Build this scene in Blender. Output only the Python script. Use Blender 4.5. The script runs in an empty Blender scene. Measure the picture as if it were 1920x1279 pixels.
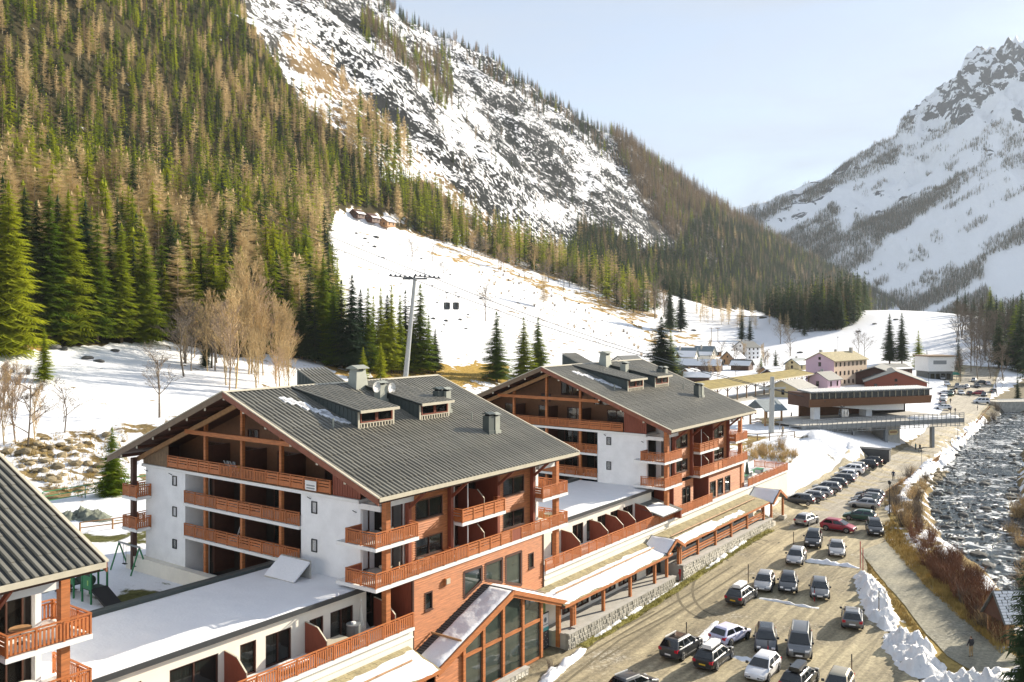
import bpy, bmesh, math, random
import numpy as np
from mathutils import Vector, Matrix

random.seed(7)
scene = bpy.context.scene
COL = scene.collection

# ------------------------------------------------------------------ camera, world, sun, exposure
FPX, HOR, CXP, CAMH = 1644.0, 600.0, 960.0, 25.5      # focal length and horizon in photo pixels, eye height
cam_d = bpy.data.cameras.new('camera')
cam = bpy.data.objects.new('camera', cam_d)
COL.objects.link(cam)
cam.location = (0, 0, CAMH)
cam.rotation_euler = (math.radians(90), 0, 0)
cam_d.sensor_width = 36.0
cam_d.lens = 36.0 * FPX / 1920.0
cam_d.shift_y = -(639.5 - HOR) / 1920.0
cam_d.clip_start = 0.5
cam_d.clip_end = 20000
scene.camera = cam

SUN_AZ, SUN_EL = math.radians(34.8), math.radians(21.5)   # azimuth from +X towards +Y
world = bpy.data.worlds.new('World')
scene.world = world
world.use_nodes = True
wn, wl = world.node_tree.nodes, world.node_tree.links
wn.clear()
w_out = wn.new('ShaderNodeOutputWorld')
w_bg = wn.new('ShaderNodeBackground')
w_sky = wn.new('ShaderNodeTexSky')
w_sky.sky_type = 'NISHITA'
w_sky.sun_disc = False
w_sky.sun_elevation = SUN_EL
w_sky.sun_rotation = math.radians(90) - SUN_AZ
w_sky.altitude = 1400
w_sky.air_density = 1.0
w_sky.dust_density = 1.4
w_sky.ozone_density = 1.0
# thin high cloud over the whole sky
w_tc = wn.new('ShaderNodeTexCoord')
w_map = wn.new('ShaderNodeMapping'); w_map.inputs['Scale'].default_value = (1.0, 1.0, 4.0)
w_noi = wn.new('ShaderNodeTexNoise'); w_noi.inputs['Scale'].default_value = 2.2
w_noi.inputs['Detail'].default_value = 7; w_noi.inputs['Roughness'].default_value = 0.62
w_noi.inputs['Distortion'].default_value = 0.6
w_cr = wn.new('ShaderNodeMapRange')
w_cr.inputs['From Min'].default_value = 0.36; w_cr.inputs['From Max'].default_value = 0.72
w_cr.inputs['To Min'].default_value = 0.45; w_cr.inputs['To Max'].default_value = 1.0
w_mix = wn.new('ShaderNodeMix'); w_mix.data_type = 'RGBA'
w_mix.inputs['B'].default_value = (2.95, 3.3, 3.85, 1)
wl.new(w_tc.outputs['Generated'], w_map.inputs['Vector'])
wl.new(w_map.outputs['Vector'], w_noi.inputs['Vector'])
wl.new(w_noi.outputs['Fac'], w_cr.inputs['Value'])
wl.new(w_cr.outputs['Result'], w_mix.inputs['Factor'])
wl.new(w_sky.outputs['Color'], w_mix.inputs['A'])
wl.new(w_mix.outputs['Result'], w_bg.inputs['Color'])
w_bg.inputs['Strength'].default_value = 0.088
wl.new(w_bg.outputs['Background'], w_out.inputs['Surface'])

sun_d = bpy.data.lights.new('sun', 'SUN')
sun_d.energy = 5.0
sun_d.angle = math.radians(0.5)
sun_d.color = (1.0, 0.90, 0.74)
sun = bpy.data.objects.new('sun', sun_d)
COL.objects.link(sun)
_sd = Vector((math.cos(SUN_AZ) * math.cos(SUN_EL), math.sin(SUN_AZ) * math.cos(SUN_EL), math.sin(SUN_EL)))
sun.rotation_euler = _sd.to_track_quat('Z', 'Y').to_euler()
sun.location = _sd * 200

scene.view_settings.view_transform = 'Standard'
scene.view_settings.look = 'None'
scene.view_settings.gamma = 1
scene.view_settings.use_curve_mapping = False
scene.view_settings.exposure = 1.30
scene.render.engine = 'CYCLES'
scene.cycles.use_denoising = True
scene.cycles.max_bounces = 5
scene.cycles.diffuse_bounces = 3
scene.cycles.glossy_bounces = 2
scene.cycles.transmission_bounces = 4
scene.cycles.transparent_max_bounces = 6
scene.cycles.volume_bounces = 0
scene.cycles.sample_clamp_indirect = 6

# ------------------------------------------------------------------ frames: building axis u along the street, v into the buildings
UX, UY = 0.5857132, 0.8105183
OX, OY = -9.20105, 59.25
THETA = math.atan2(UY, UX)
DX, DY = 0.42, 0.9075            # valley direction


def W(a, b, z=0.0):
    return Vector((OX + a * UX - b * UY, OY + a * UY + b * UX, z))


def ab(x, y):
    dx, dy = x - OX, y - OY
    return dx * UX + dy * UY, -dx * UY + dy * UX


# ------------------------------------------------------------------ noise and terrain height
def _hash(ix, iy, seed):
    h = (ix.astype(np.int64) * 374761393 + iy.astype(np.int64) * 668265263 + seed * 69069) & 0x7fffffff
    h = ((h ^ (h >> 13)) * 1274126177) & 0x7fffffff
    return ((h ^ (h >> 16)) & 0xffff) / 65535.0


def vnoise(x, y, seed=0):
    x = np.asarray(x, float); y = np.asarray(y, float)
    ix, iy = np.floor(x), np.floor(y)
    fx, fy = x - ix, y - iy
    fx = fx * fx * (3 - 2 * fx); fy = fy * fy * (3 - 2 * fy)
    a = _hash(ix, iy, seed); b = _hash(ix + 1, iy, seed)
    c = _hash(ix, iy + 1, seed); d = _hash(ix + 1, iy + 1, seed)
    return (a + (b - a) * fx) * (1 - fy) + (c + (d - c) * fx) * fy


def fbm(x, y, seed=0, octaves=4, gain=0.5):
    s, amp, tot = 0, 1.0, 0
    for k in range(octaves):
        s = s + amp * (vnoise(x, y, seed + k * 17) - 0.5)
        tot += amp
        x = x * 2.03 + 11.3; y = y * 2.03 - 7.1; amp *= gain
    return s / tot * 2


def sst(x, a, b):
    t = np.clip((x - a) / (b - a), 0, 1)
    return t * t * (3 - 2 * t)


def polydist(x, y, pts):
    x = np.asarray(x, float); y = np.asarray(y, float)
    best = np.full(x.shape, 1e9)
    for (x0, y0), (x1, y1) in zip(pts[:-1], pts[1:]):
        dx, dy = x1 - x0, y1 - y0
        t = np.clip(((x - x0) * dx + (y - y0) * dy) / (dx * dx + dy * dy), 0, 1)
        best = np.minimum(best, np.hypot(x - x0 - t * dx, y - y0 - t * dy))
    return best


def ground_px(px, py, z):
    t = (CAMH - z) * FPX / (py - HOR)
    return ((px - CXP) / FPX * t, t)


RIV_Z = -4.6
RIVER = [ground_px(px, py, RIV_Z) for px, py in
         ((2260, 1320), (2085, 1190), (1936, 1090), (1845, 1000), (1826, 950), (1838, 890), (1866, 838), (1893, 805), (1925, 782), (1975, 760), (2060, 735))]
GZ = -1.9


def terrain(x, y):
    x = np.asarray(x, float); y = np.asarray(y, float)
    a, b = ab(x, y)
    t = -DY * x + DX * y
    s = DX * x + DY * y
    street = GZ + 0.9 * sst(a, 24, 62) * (1 - sst(a, 74, 105))
    # upper terrace behind the buildings
    e = sst(a, 66, 74); f = sst(a, 120, 260)
    b0 = 1.0 + e * -4.0
    b1 = 5.0 + e * 5.0 + f * 22
    top = 3.4 - 1.2 * f
    z = street + (top - street) * np.clip((b - b0) / np.maximum(b1 - b0, .1), 0, 1)
    # piled snow between the chalets and the lift
    mound = 2.9 * np.exp(-(((a - 116) / 11) ** 2 + ((b - 6.0) / 4.2) ** 2)) + 2.6 * np.exp(-(((a - 122) / 6) ** 2 + ((b - 1.2) / 3.2) ** 2)) + 1.2 * np.exp(-(((a - 100) / 9) ** 2 + ((b - 6.0) / 5.0) ** 2))
    z = z + mound * (1 + 0.7 * fbm(x * .35, y * .35, 5, 5))
    # hillside on the left: its crest comes down and closes in towards the end of the valley
    tr = np.interp(s, [940, 1107, 1376, 1647, 2040, 2851, 3600], [720, 704, 597, 489, 354, 60, 40])
    zc = np.interp(s, [940, 1107, 1376, 1647, 2040, 2851, 3600], [508, 488, 420, 354, 243, 76, 30])
    tn = t * 720 / tr
    h = np.interp(tn, [0, 97, 118, 130, 157, 330, 700, 760, 1000, 2000], [0, 0, 5.1, 6.6, 14, 86.6, 500, 520, 430, -100]) * zc / 520
    rough = sst(tn, 300, 420) * np.minimum(1, zc / 400)
    bank = sst(t, 95, 100) * (1 - sst(t, 116, 122)) * (1 - sst(s, 130, 220))
    z = z + h + bank * 0.9 * fbm(x * .45, y * .45, 3) + sst(t, 120, 200) * 1.6 * fbm(x * .03, y * .03, 21)
    z = z + rough * (22 * fbm(x / 190, y / 190, 31, 3) + 13 * fbm(s / 60, t / 34, 37, 4))
    spur = 26 * np.exp(-((s - 560 - .55 * (t - 300)) / 150.0) ** 2) * sst(t, 330, 480) * (1 - sst(t, 560, 720))
    z = z + spur
    # knoll of open snow across the valley
    z = z + 31 * np.exp(-(((x - 290) / 150) ** 2 + ((y - 690) / 190) ** 2))
    # right side of the valley
    far_r = x - (0.62 * y + 25)
    z = z + 26 * sst(far_r, 0, 160) * sst(y, 120, 320)
    # river channel
    d = polydist(x, y, RIVER)
    wob = 1.6 * fbm(x * .18, y * .18, 9)
    ch = sst(d + wob, 5.2, 9.5)
    bed = RIV_Z - 0.55 + 0.5 * fbm(x * .6, y * .6, 12)
    z = np.where(d < 12, bed + (z - bed) * ch, z)
    return z


_TS = np.geomspace(30, 5000, 300)


def hits(px, py):
    """Points of the ground seen at photo pixels (arrays)."""
    px = np.atleast_1d(np.asarray(px, float)); py = np.atleast_1d(np.asarray(py, float))
    u = ((px - CXP) / FPX)[:, None]; w = ((py - HOR) / FPX)[:, None]
    T = np.broadcast_to(_TS, (len(px), len(_TS)))
    D = CAMH - w * T - terrain(u * T, T)
    k = np.where((D < 0).any(1), np.argmax(D < 0, 1), len(_TS) - 1)
    k = np.maximum(k, 1)
    lo, hi = _TS[k - 1], _TS[k]
    for _ in range(2):
        f = np.linspace(0, 1, 9)[None, :]
        T = lo[:, None] + (hi - lo)[:, None] * f
        D = CAMH - w * T - terrain(u * T, T)
        k = np.maximum(np.where((D < 0).any(1), np.argmax(D < 0, 1), 8), 1)
        r = np.arange(len(px)); lo, hi = T[r, k - 1], T[r, k]
    t = (lo + hi) / 2
    return u[:, 0] * t, t, CAMH - w[:, 0] * t


def hit(px, py, lift=0.0):
    x, y, z = hits([px], [py])
    return Vector((x[0], y[0], z[0]))


def hz(x, y):
    return float(terrain(np.array([x]), np.array([y]))[0])


def to_px(x, y, z):
    return CXP + FPX * x / y, HOR - FPX * (z - CAMH) / y


# ------------------------------------------------------------------ materials
def new_mat(name):
    m = bpy.data.materials.new(name)
    m.use_nodes = True
    return m, m.node_tree.nodes, m.node_tree.links, m.node_tree.nodes['Principled BSDF']


def C4(c):
    return (c[0], c[1], c[2], 1)


MATS = {}


def mat(name, col, rough=0.7, var=0.2, scale=3.0, metal=0.0, bump=0.0, rnd=0.0, stretch=(1, 1, 1), spec=0.4, detail=5):
    """Plain procedural material: base colour broken up by noise, optional bump and per-object variation."""
    m, n, l, b = new_mat(name)
    tc = n.new('ShaderNodeTexCoord'); mp = n.new('ShaderNodeMapping'); mp.inputs['Scale'].default_value = stretch
    nz = n.new('ShaderNodeTexNoise'); nz.inputs['Scale'].default_value = scale; nz.inputs['Detail'].default_value = detail
    nz.inputs['Roughness'].default_value = 0.6
    mr = n.new('ShaderNodeMapRange')
    mr.inputs['From Min'].default_value = 0.25; mr.inputs['From Max'].default_value = 0.75
    mr.inputs['To Min'].default_value = 1 - var; mr.inputs['To Max'].default_value = 1 + var
    mx = n.new('ShaderNodeMix'); mx.data_type = 'RGBA'; mx.blend_type = 'MULTIPLY'; mx.inputs['Factor'].default_value = 1
    mx.inputs['A'].default_value = C4(col)
    l.new(tc.outputs['Object'], mp.inputs['Vector']); l.new(mp.outputs['Vector'], nz.inputs['Vector'])
    l.new(nz.outputs['Fac'], mr.inputs['Value']); l.new(mr.outputs['Result'], mx.inputs['B'])
    src = mx.outputs['Result']
    if rnd:
        oi = n.new('ShaderNodeObjectInfo'); r2 = n.new('ShaderNodeMapRange')
        r2.inputs['To Min'].default_value = 1 - rnd; r2.inputs['To Max'].default_value = 1 + rnd
        m2 = n.new('ShaderNodeMix'); m2.data_type = 'RGBA'; m2.blend_type = 'MULTIPLY'; m2.inputs['Factor'].default_value = 1
        l.new(oi.outputs['Random'], r2.inputs['Value']); l.new(src, m2.inputs['A']); l.new(r2.outputs['Result'], m2.inputs['B'])
        src = m2.outputs['Result']
    l.new(src, b.inputs['Base Color'])
    b.inputs['Roughness'].default_value = rough; b.inputs['Metallic'].default_value = metal
    b.inputs['Specular IOR Level'].default_value = spec
    if bump:
        bp = n.new('ShaderNodeBump'); bp.inputs['Strength'].default_value = bump; bp.inputs['Distance'].default_value = 0.05
        l.new(nz.outputs['Fac'], bp.inputs['Height']); l.new(bp.outputs['Normal'], b.inputs['Normal'])
    MATS[name] = m
    return m


def leaf_mat(name, col, col2, trans=0.25, rnd=0.3):
    m, n, l, b = new_mat(name)
    oi = n.new('ShaderNodeObjectInfo'); gi = n.new('ShaderNodeNewGeometry')
    nz = n.new('ShaderNodeTexNoise'); nz.inputs['Scale'].default_value = 0.7; nz.inputs['Detail'].default_value = 3
    tc = n.new('ShaderNodeTexCoord'); l.new(tc.outputs['Object'], nz.inputs['Vector'])
    ad = n.new('ShaderNodeMath'); ad.operation = 'ADD'
    mul = n.new('ShaderNodeMath'); mul.operation = 'MULTIPLY_ADD'; mul.inputs[1].default_value = rnd * 2; mul.inputs[2].default_value = -rnd
    l.new(oi.outputs['Random'], mul.inputs[0]); l.new(nz.outputs['Fac'], ad.inputs[0]); l.new(mul.outputs[0], ad.inputs[1])
    mx = n.new('ShaderNodeMix'); mx.data_type = 'RGBA'
    mx.inputs['A'].default_value = C4(col); mx.inputs['B'].default_value = C4(col2)
    cl = n.new('ShaderNodeMapRange'); cl.inputs['From Min'].default_value = 0.2; cl.inputs['From Max'].default_value = 0.8
    l.new(ad.outputs[0], cl.inputs['Value']); l.new(cl.outputs['Result'], mx.inputs['Factor'])
    l.new(mx.outputs['Result'], b.inputs['Base Color'])
    b.inputs['Roughness'].default_value = 0.75; b.inputs['Specular IOR Level'].default_value = 0.2
    tr = n.new('ShaderNodeBsdfTranslucent'); l.new(mx.outputs['Result'], tr.inputs['Color'])
    ms = n.new('ShaderNodeMixShader'); ms.inputs['Fac'].default_value = trans
    l.new(b.outputs['BSDF'], ms.inputs[1]); l.new(tr.outputs['BSDF'], ms.inputs[2])
    l.new(ms.outputs['Shader'], n['Material Output'].inputs['Surface'])
    MATS[name] = m
    return m


mat('wood_orange', (0.44, 0.155, 0.05), 0.62, 0.36, 3.0, stretch=(0.35, 0.35, 3.2), bump=0.15)
mat('wood_rail', (0.44, 0.145, 0.045), 0.55, 0.22, 4.0, rnd=0.12)
mat('wood_red', (0.235, 0.062, 0.032), 0.6, 0.2, 3.0, stretch=(4, 4, .5))
mat('wood_dark', (0.075, 0.030, 0.018), 0.6, 0.25, 3.0)
mat('wood_grey', (0.235, 0.16, 0.095), 0.75, 0.3, 3.0)
mat('wood_gold', (0.36, 0.20, 0.09), 0.7, 0.25, 3.0)
mat('wood_inner', (0.16, 0.075, 0.036), 0.7, 0.15, 3.0)
mat('white_render', (0.88, 0.875, 0.865), 0.85, 0.09, 0.8, bump=0.05)
mat('white_paint', (0.80, 0.79, 0.76), 0.6, 0.05, 1.5)
mat('cream_render', (0.80, 0.75, 0.64), 0.88, 0.07, 0.9, bump=0.05)
mat('concrete', (0.42, 0.40, 0.36), 0.9, 0.18, 1.4, bump=0.1)
mat('roof_metal', (0.185, 0.175, 0.145), 0.5, 0.24, 0.35, metal=0.1, rnd=0.10)
mat('roof_pan_shade', (0.035, 0.038, 0.035), 0.5, 0.10, 1.5, metal=0.25)  # same roof metal with the shadow between the ribs put into its colour
mat('roof_trim', (0.52, 0.47, 0.36), 0.5, 0.10, 2.0)
mat('barge', (0.17, 0.115, 0.07), 0.6, 0.2, 2.0)
mat('barge_red', (0.225, 0.075, 0.04), 0.6, 0.2, 2.0)
mat('dormer_metal', (0.075, 0.09, 0.085), 0.5, 0.1, 2.0, metal=0.2)
mat('flue_metal', (0.33, 0.34, 0.29), 0.5, 0.12, 2.0, metal=0.2)
mat('dark_gap', (0.012, 0.012, 0.012), 0.8, 0.1)
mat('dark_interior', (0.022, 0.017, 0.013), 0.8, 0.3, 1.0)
mat('grey_steel', (0.27, 0.285, 0.295), 0.45, 0.1, 3.0, metal=0.5)
mat('dark_steel', (0.07, 0.075, 0.08), 0.45, 0.1, 3.0, metal=0.4)
mat('pylon_steel', (0.36, 0.37, 0.36), 0.5, 0.08, 2.0, metal=0.3)
mat('play_green', (0.03, 0.19, 0.075), 0.5, 0.1)
mat('play_dark', (0.035, 0.06, 0.045), 0.7, 0.2)
mat('rubber', (0.02, 0.02, 0.021), 0.8, 0.1)
mat('rim', (0.42, 0.43, 0.45), 0.35, 0.05, metal=0.8)
mat('trim_black', (0.025, 0.026, 0.028), 0.5, 0.1)
mat('red_paint', (0.45, 0.02, 0.02), 0.4, 0.05)
mat('plate_yellow', (0.65, 0.42, 0.03), 0.4, 0.03)
mat('plate_white', (0.75, 0.75, 0.75), 0.4, 0.03)
mat('lamp_red', (0.45, 0.012, 0.03), 0.2, 0.03)
mat('lamp_clear', (0.75, 0.77, 0.80), 0.12, 0.03)
mat('skin', (0.42, 0.24, 0.17), 0.6, 0.05)
mat('stone', (0.50, 0.47, 0.40), 0.9, 0.35, 1.3, bump=0.4, rnd=0.3)
mat('mortar', (0.30, 0.285, 0.25), 0.95, 0.2, 3.0)
mat('rock', (0.07, 0.07, 0.066), 0.9, 0.35, 1.0, bump=0.3, rnd=0.3)
mat('bank_rock', (0.25, 0.20, 0.12), 0.92, 0.35, 1.0, bump=0.3, rnd=0.3)
mat('bark', (0.12, 0.085, 0.055), 0.9, 0.3, 3.0)
mat('bark_pale', (0.45, 0.37, 0.25), 0.9, 0.3, 3.0)
mat('twig_tan', (0.46, 0.33, 0.16), 0.9, 0.25, 3.0, rnd=0.2)
mat('twig_pink', (0.42, 0.30, 0.19), 0.9, 0.25, 3.0, rnd=0.2)
mat('twig_grey', (0.17, 0.135, 0.10), 0.9, 0.3, 3.0, rnd=0.2)
mat('twig_red', (0.17, 0.08, 0.042), 0.9, 0.35, 3.0, rnd=0.3)
mat('dry_grass', (0.40, 0.28, 0.085), 0.9, 0.4, 0.5, rnd=0.2)
mat('sod_roof', (0.24, 0.185, 0.05), 0.95, 0.45, 0.6, bump=0.4)
mat('shingle_roof', (0.33, 0.28, 0.16), 0.9, 0.4, 1.5, bump=0.3)
mat('slate_blue', (0.15, 0.19, 0.21), 0.6, 0.25, 1.5)
mat('slate_grey', (0.13, 0.135, 0.13), 0.65, 0.25, 1.5)
mat('pink_render', (0.58, 0.41, 0.48), 0.85, 0.05, 1.0)
mat('peach_render', (0.70, 0.53, 0.38), 0.85, 0.07, 1.0)
mat('yellow_render', (0.62, 0.50, 0.28), 0.85, 0.07, 1.0)
mat('brush', (0.15, 0.165, 0.13), 0.95, 0.4, 3.0, bump=0.5)
mat('curtain', (0.55, 0.52, 0.45), 0.9, 0.1)
mat('screen_green', (0.28, 0.40, 0.17), 0.7, 0.08)
mat('lime_green', (0.30, 0.52, 0.16), 0.6, 0.08)  # plain lime green surface colour, no emission
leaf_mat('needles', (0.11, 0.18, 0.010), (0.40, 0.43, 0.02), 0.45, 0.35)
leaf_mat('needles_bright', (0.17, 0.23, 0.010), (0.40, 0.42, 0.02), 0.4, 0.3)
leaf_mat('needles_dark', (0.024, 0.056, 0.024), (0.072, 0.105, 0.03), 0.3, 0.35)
leaf_mat('larch_twigs', (0.52, 0.40, 0.21), (0.74, 0.60, 0.36), 0.42, 0.4)
leaf_mat('larch_brown', (0.20, 0.15, 0.095), (0.33, 0.24, 0.14), 0.25, 0.4)


def glass_mat(name, col, rough=0.03, alpha=1.0):
    m, n, l, b = new_mat(name)
    nz = n.new('ShaderNodeTexNoise'); nz.inputs['Scale'].default_value = 0.8
    tc = n.new('ShaderNodeTexCoord'); l.new(tc.outputs['Object'], nz.inputs['Vector'])
    mx = n.new('ShaderNodeMix'); mx.data_type = 'RGBA'
    mx.inputs['A'].default_value = C4([c * .5 for c in col]); mx.inputs['B'].default_value = C4([c * 1.5 for c in col])
    l.new(nz.outputs['Fac'], mx.inputs['Factor']); l.new(mx.outputs['Result'], b.inputs['Base Color'])
    b.inputs['Roughness'].default_value = rough; b.inputs['IOR'].default_value = 1.5
    b.inputs['Specular IOR Level'].default_value = 0.8
    b.inputs['Alpha'].default_value = alpha
    MATS[name] = m
    return m


glass_mat('glass', (0.018, 0.024, 0.022), 0.03, 0.62)
glass_mat('car_glass', (0.012, 0.015, 0.016))
# bigger entrance panes mirror the surroundings
glass_mat('glass_mirror', (0.045, 0.06, 0.05), 0.02).node_tree.nodes['Principled BSDF'].inputs['Specular IOR Level'].default_value = 1.0


def snow_mat(name, col=(0.82, 0.825, 0.845), bump=0.35, scale=0.6):
    m, n, l, b = new_mat(name)
    tc = n.new('ShaderNodeTexCoord'); nz = n.new('ShaderNodeTexNoise'); nz.inputs['Scale'].default_value = scale; nz.inputs['Detail'].default_value = 8
    n2 = n.new('ShaderNodeTexNoise'); n2.inputs['Scale'].default_value = scale * 9; n2.inputs['Detail'].default_value = 4
    l.new(tc.outputs['Object'], nz.inputs['Vector']); l.new(tc.outputs['Object'], n2.inputs['Vector'])
    ad = n.new('ShaderNodeMath'); ad.operation = 'MULTIPLY_ADD'; ad.inputs[1].default_value = 0.25
    l.new(n2.outputs['Fac'], ad.inputs[0]); l.new(nz.outputs['Fac'], ad.inputs[2])
    bp = n.new('ShaderNodeBump'); bp.inputs['Strength'].default_value = bump; bp.inputs['Distance'].default_value = 0.25
    l.new(ad.outputs[0], bp.inputs['Height']); l.new(bp.outputs['Normal'], b.inputs['Normal'])
    mr = n.new('ShaderNodeMix'); mr.data_type = 'RGBA'; mr.inputs['A'].default_value = C4([c * .93 for c in col]); mr.inputs['B'].default_value = C4(col)
    l.new(nz.outputs['Fac'], mr.inputs['Factor']); l.new(mr.outputs['Result'], b.inputs['Base Color'])
    b.inputs['Roughness'].default_value = 0.65; b.inputs['Specular IOR Level'].default_value = 0.25
    MATS[name] = m
    return m


snow_mat('snow')
snow_mat('snow_dirty', (0.80, 0.79, 0.78), 0.8, 1.1)


# ------------------------------------------------------------------ mesh builder and object helpers
class MB:
    def __init__(s):
        s.v = []; s.f = []; s.m = []; s.ms = []

    def mi(s, m):
        if m not in s.ms:
            s.ms.append(m)
        return s.ms.index(m)

    def poly(s, pts, m):
        i = len(s.v); s.v.extend([tuple(p) for p in pts]); s.f.append(tuple(range(i, i + len(pts)))); s.m.append(s.mi(m))

    def box(s, x0, x1, y0, y1, z0, z1, m):
        if x0 > x1: x0, x1 = x1, x0
        if y0 > y1: y0, y1 = y1, y0
        if z0 > z1: z0, z1 = z1, z0
        i = len(s.v)
        s.v += [(x0, y0, z0), (x1, y0, z0), (x1, y1, z0), (x0, y1, z0), (x0, y0, z1), (x1, y0, z1), (x1, y1, z1), (x0, y1, z1)]
        k = s.mi(m)
        for q in ((0, 3, 2, 1), (4, 5, 6, 7), (0, 1, 5, 4), (1, 2, 6, 5), (2, 3, 7, 6), (3, 0, 4, 7)):
            s.f.append(tuple(i + j for j in q)); s.m.append(k)
        return s

    def prism(s, prof, axis, d0, d1, m):
        """Extrude a 2-D outline along an axis: x -> outline in (y, z); y -> (x, z); z -> (x, y)."""
        n = len(prof); i = len(s.v); k = s.mi(m)
        for d in (d0, d1):
            for p, q in prof:
                s.v.append((d, p, q) if axis == 'x' else (p, d, q) if axis == 'y' else (p, q, d))
        s.f.append(tuple(i + j for j in range(n))); s.m.append(k)
        s.f.append(tuple(i + n + j for j in reversed(range(n)))); s.m.append(k)
        for j in range(n):
            j2 = (j + 1) % n
            s.f.append((i + j, i + n + j, i + n + j2, i + j2)); s.m.append(k)
        return s

    def beam(s, p0, p1, w, h, m, up=(0, 0, 1)):
        p0, p1 = Vector(p0), Vector(p1)
        d = (p1 - p0).normalized(); upv = Vector(up)
        if abs(d.dot(upv)) > 0.98:
            upv = Vector((1, 0, 0))
        sd = d.cross(upv).normalized(); uu = sd.cross(d)
        i = len(s.v); k = s.mi(m)
        for p in (p0, p1):
            for a, b in ((-1, -1), (1, -1), (1, 1), (-1, 1)):
                s.v.append(tuple(p + sd * (a * w / 2) + uu * (b * h / 2)))
        for q in ((0, 1, 2, 3), (7, 6, 5, 4), (0, 4, 5, 1), (1, 5, 6, 2), (2, 6, 7, 3), (3, 7, 4, 0)):
            s.f.append(tuple(i + j for j in q)); s.m.append(k)
        return s

    def tube(s, pts, r, m, n=6, cap=True):
        pts = [Vector(p) for p in pts]
        rs = r if isinstance(r, (list, tuple)) else [r] * len(pts)
        i = len(s.v); k = s.mi(m)
        for j, p in enumerate(pts):
            d = (pts[min(j + 1, len(pts) - 1)] - pts[max(j - 1, 0)]).normalized()
            ref = Vector((0, 0, 1)) if abs(d.z) < 0.9 else Vector((1, 0, 0))
            sd = d.cross(ref).normalized(); uu = sd.cross(d)
            for q in range(n):
                an = 2 * math.pi * q / n
                s.v.append(tuple(p + (sd * math.cos(an) + uu * math.sin(an)) * rs[j]))
        for j in range(len(pts) - 1):
            for q in range(n):
                q2 = (q + 1) % n
                s.f.append((i + j * n + q, i + (j + 1) * n + q, i + (j + 1) * n + q2, i + j * n + q2)); s.m.append(k)
        if cap:
            s.f.append(tuple(i + q for q in range(n))); s.m.append(k)
            s.f.append(tuple(i + (len(pts) - 1) * n + q for q in reversed(range(n)))); s.m.append(k)
        return s

    def mesh(s, name, smooth=False):
        me = bpy.data.meshes.new(name)
        me.from_pydata(s.v, [], s.f)
        for m in s.ms:
            me.materials.append(MATS[m])
        if s.f:
            me.polygons.foreach_set('material_index', s.m)
            if smooth:
                me.polygons.foreach_set('use_smooth', [True] * len(s.f))
        me.update()
        return me


KIDS = {}


def tag(o, label=None, cat=None, group=None, kind=None):
    if label: o['label'] = label
    if cat: o['category'] = cat
    if group: o['group'] = group
    if kind: o['kind'] = kind
    return o


def obj(name, data, parent=None, loc=None, rot=None, label=None, kind=None):
    me = data.mesh(name) if isinstance(data, MB) else data
    o = bpy.data.objects.new(name, me)
    COL.objects.link(o)
    if parent:
        o.parent = parent; KIDS.setdefault(parent.name, []).append(o)
    if loc is not None: o.location = loc
    if rot is not None: o.rotation_euler = (0, 0, rot)
    if label: o['label'] = label
    if kind: o['kind'] = kind
    return o


def thing(name, label, cat, loc=(0, 0, 0), rot=0.0, group=None):
    o = bpy.data.objects.new(name, None)
    o.empty_display_size = 0.5
    COL.objects.link(o)
    o.location = loc; o.rotation_euler = (0, 0, rot)
    return tag(o, label, cat, group)




def copy_tree(o, parent=None, loc=None, rot=None):
    c = o.copy(); COL.objects.link(c)
    if parent:
        c.parent = parent; KIDS.setdefault(parent.name, []).append(c)
    if loc is not None: c.location = loc
    if rot is not None: c.rotation_euler = (0, 0, rot)
    for k in KIDS.get(o.name, []):
        copy_tree(k, c)
    return c


def local_root(name, label, cat, a, b, z=0.0, group=None):
    """A thing whose own axes are the building axes: x along the street, y into the building."""
    return thing(name, label, cat, W(a, b, z), THETA, group)

# ================================================================== THE GROUND
from mathutils.geometry import delaunay_2d_cdt


def inpoly(px, py, poly):
    r = np.zeros(np.shape(px), bool)
    n = len(poly)
    for i in range(n):
        x0, y0 = poly[i]; x1, y1 = poly[(i + 1) % n]
        if y0 == y1:
            continue
        c = ((y0 > py) != (y1 > py)) & (px < (x1 - x0) * (py - y0) / (y1 - y0) + x0)
        r ^= c
    return r


# where woods and open slopes lie on the mountainside (outlined as seen from the terrace)
WOOD_NEAR = [(-700, -500), (400, -500), (432, 0), (500, 95), (560, 200), (640, 265), (740, 335), (800, 352), (868, 402), (885, 445),
             (860, 462), (745, 425), (742, 400), (640, 385), (612, 440), (614, 540), (640, 640), (560, 668), (470, 668), (300, 636), (-700, 650)]
WOOD_EDGE = [(742, 405), (870, 405), (1000, 462), (1090, 500), (1180, 545), (1250, 585), (1190, 590), (1080, 535), (950, 492), (850, 462), (760, 430)]
WOOD_FAR = [(1062, 500), (1085, 420), (1150, 440), (1200, 470), (1280, 470), (1290, 425), (1330, 400), (1400, 432), (1550, 500), (1700, 565),
            (1640, 600), (1560, 622), (1480, 610), (1420, 585), (1330, 575), (1230, 545), (1120, 520)]
WOOD_LARCH = [(1130, 225), (1260, 320), (1400, 395), (1560, 475), (1760, 560), (1640, 590), (1500, 545), (1400, 505), (1290, 478), (1230, 420), (1180, 330)]
WOOD_CLUMP = [(660, 40), (700, 30), (770, 100), (845, 95), (850, 215), (820, 205), (770, 150), (690, 85)]
WOOD_CLUMP2 = [(690, 330), (640, 255), (660, 215), (720, 240), (775, 290), (770, 330)]
WOOD_CREST = [(700, -60), (760, -20), (870, 45), (1000, 130), (1100, 205), (1230, 300), (1410, 400), (1390, 430), (1190, 335), (1060, 250), (960, 175), (850, 100), (740, 40), (680, 5)]
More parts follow.
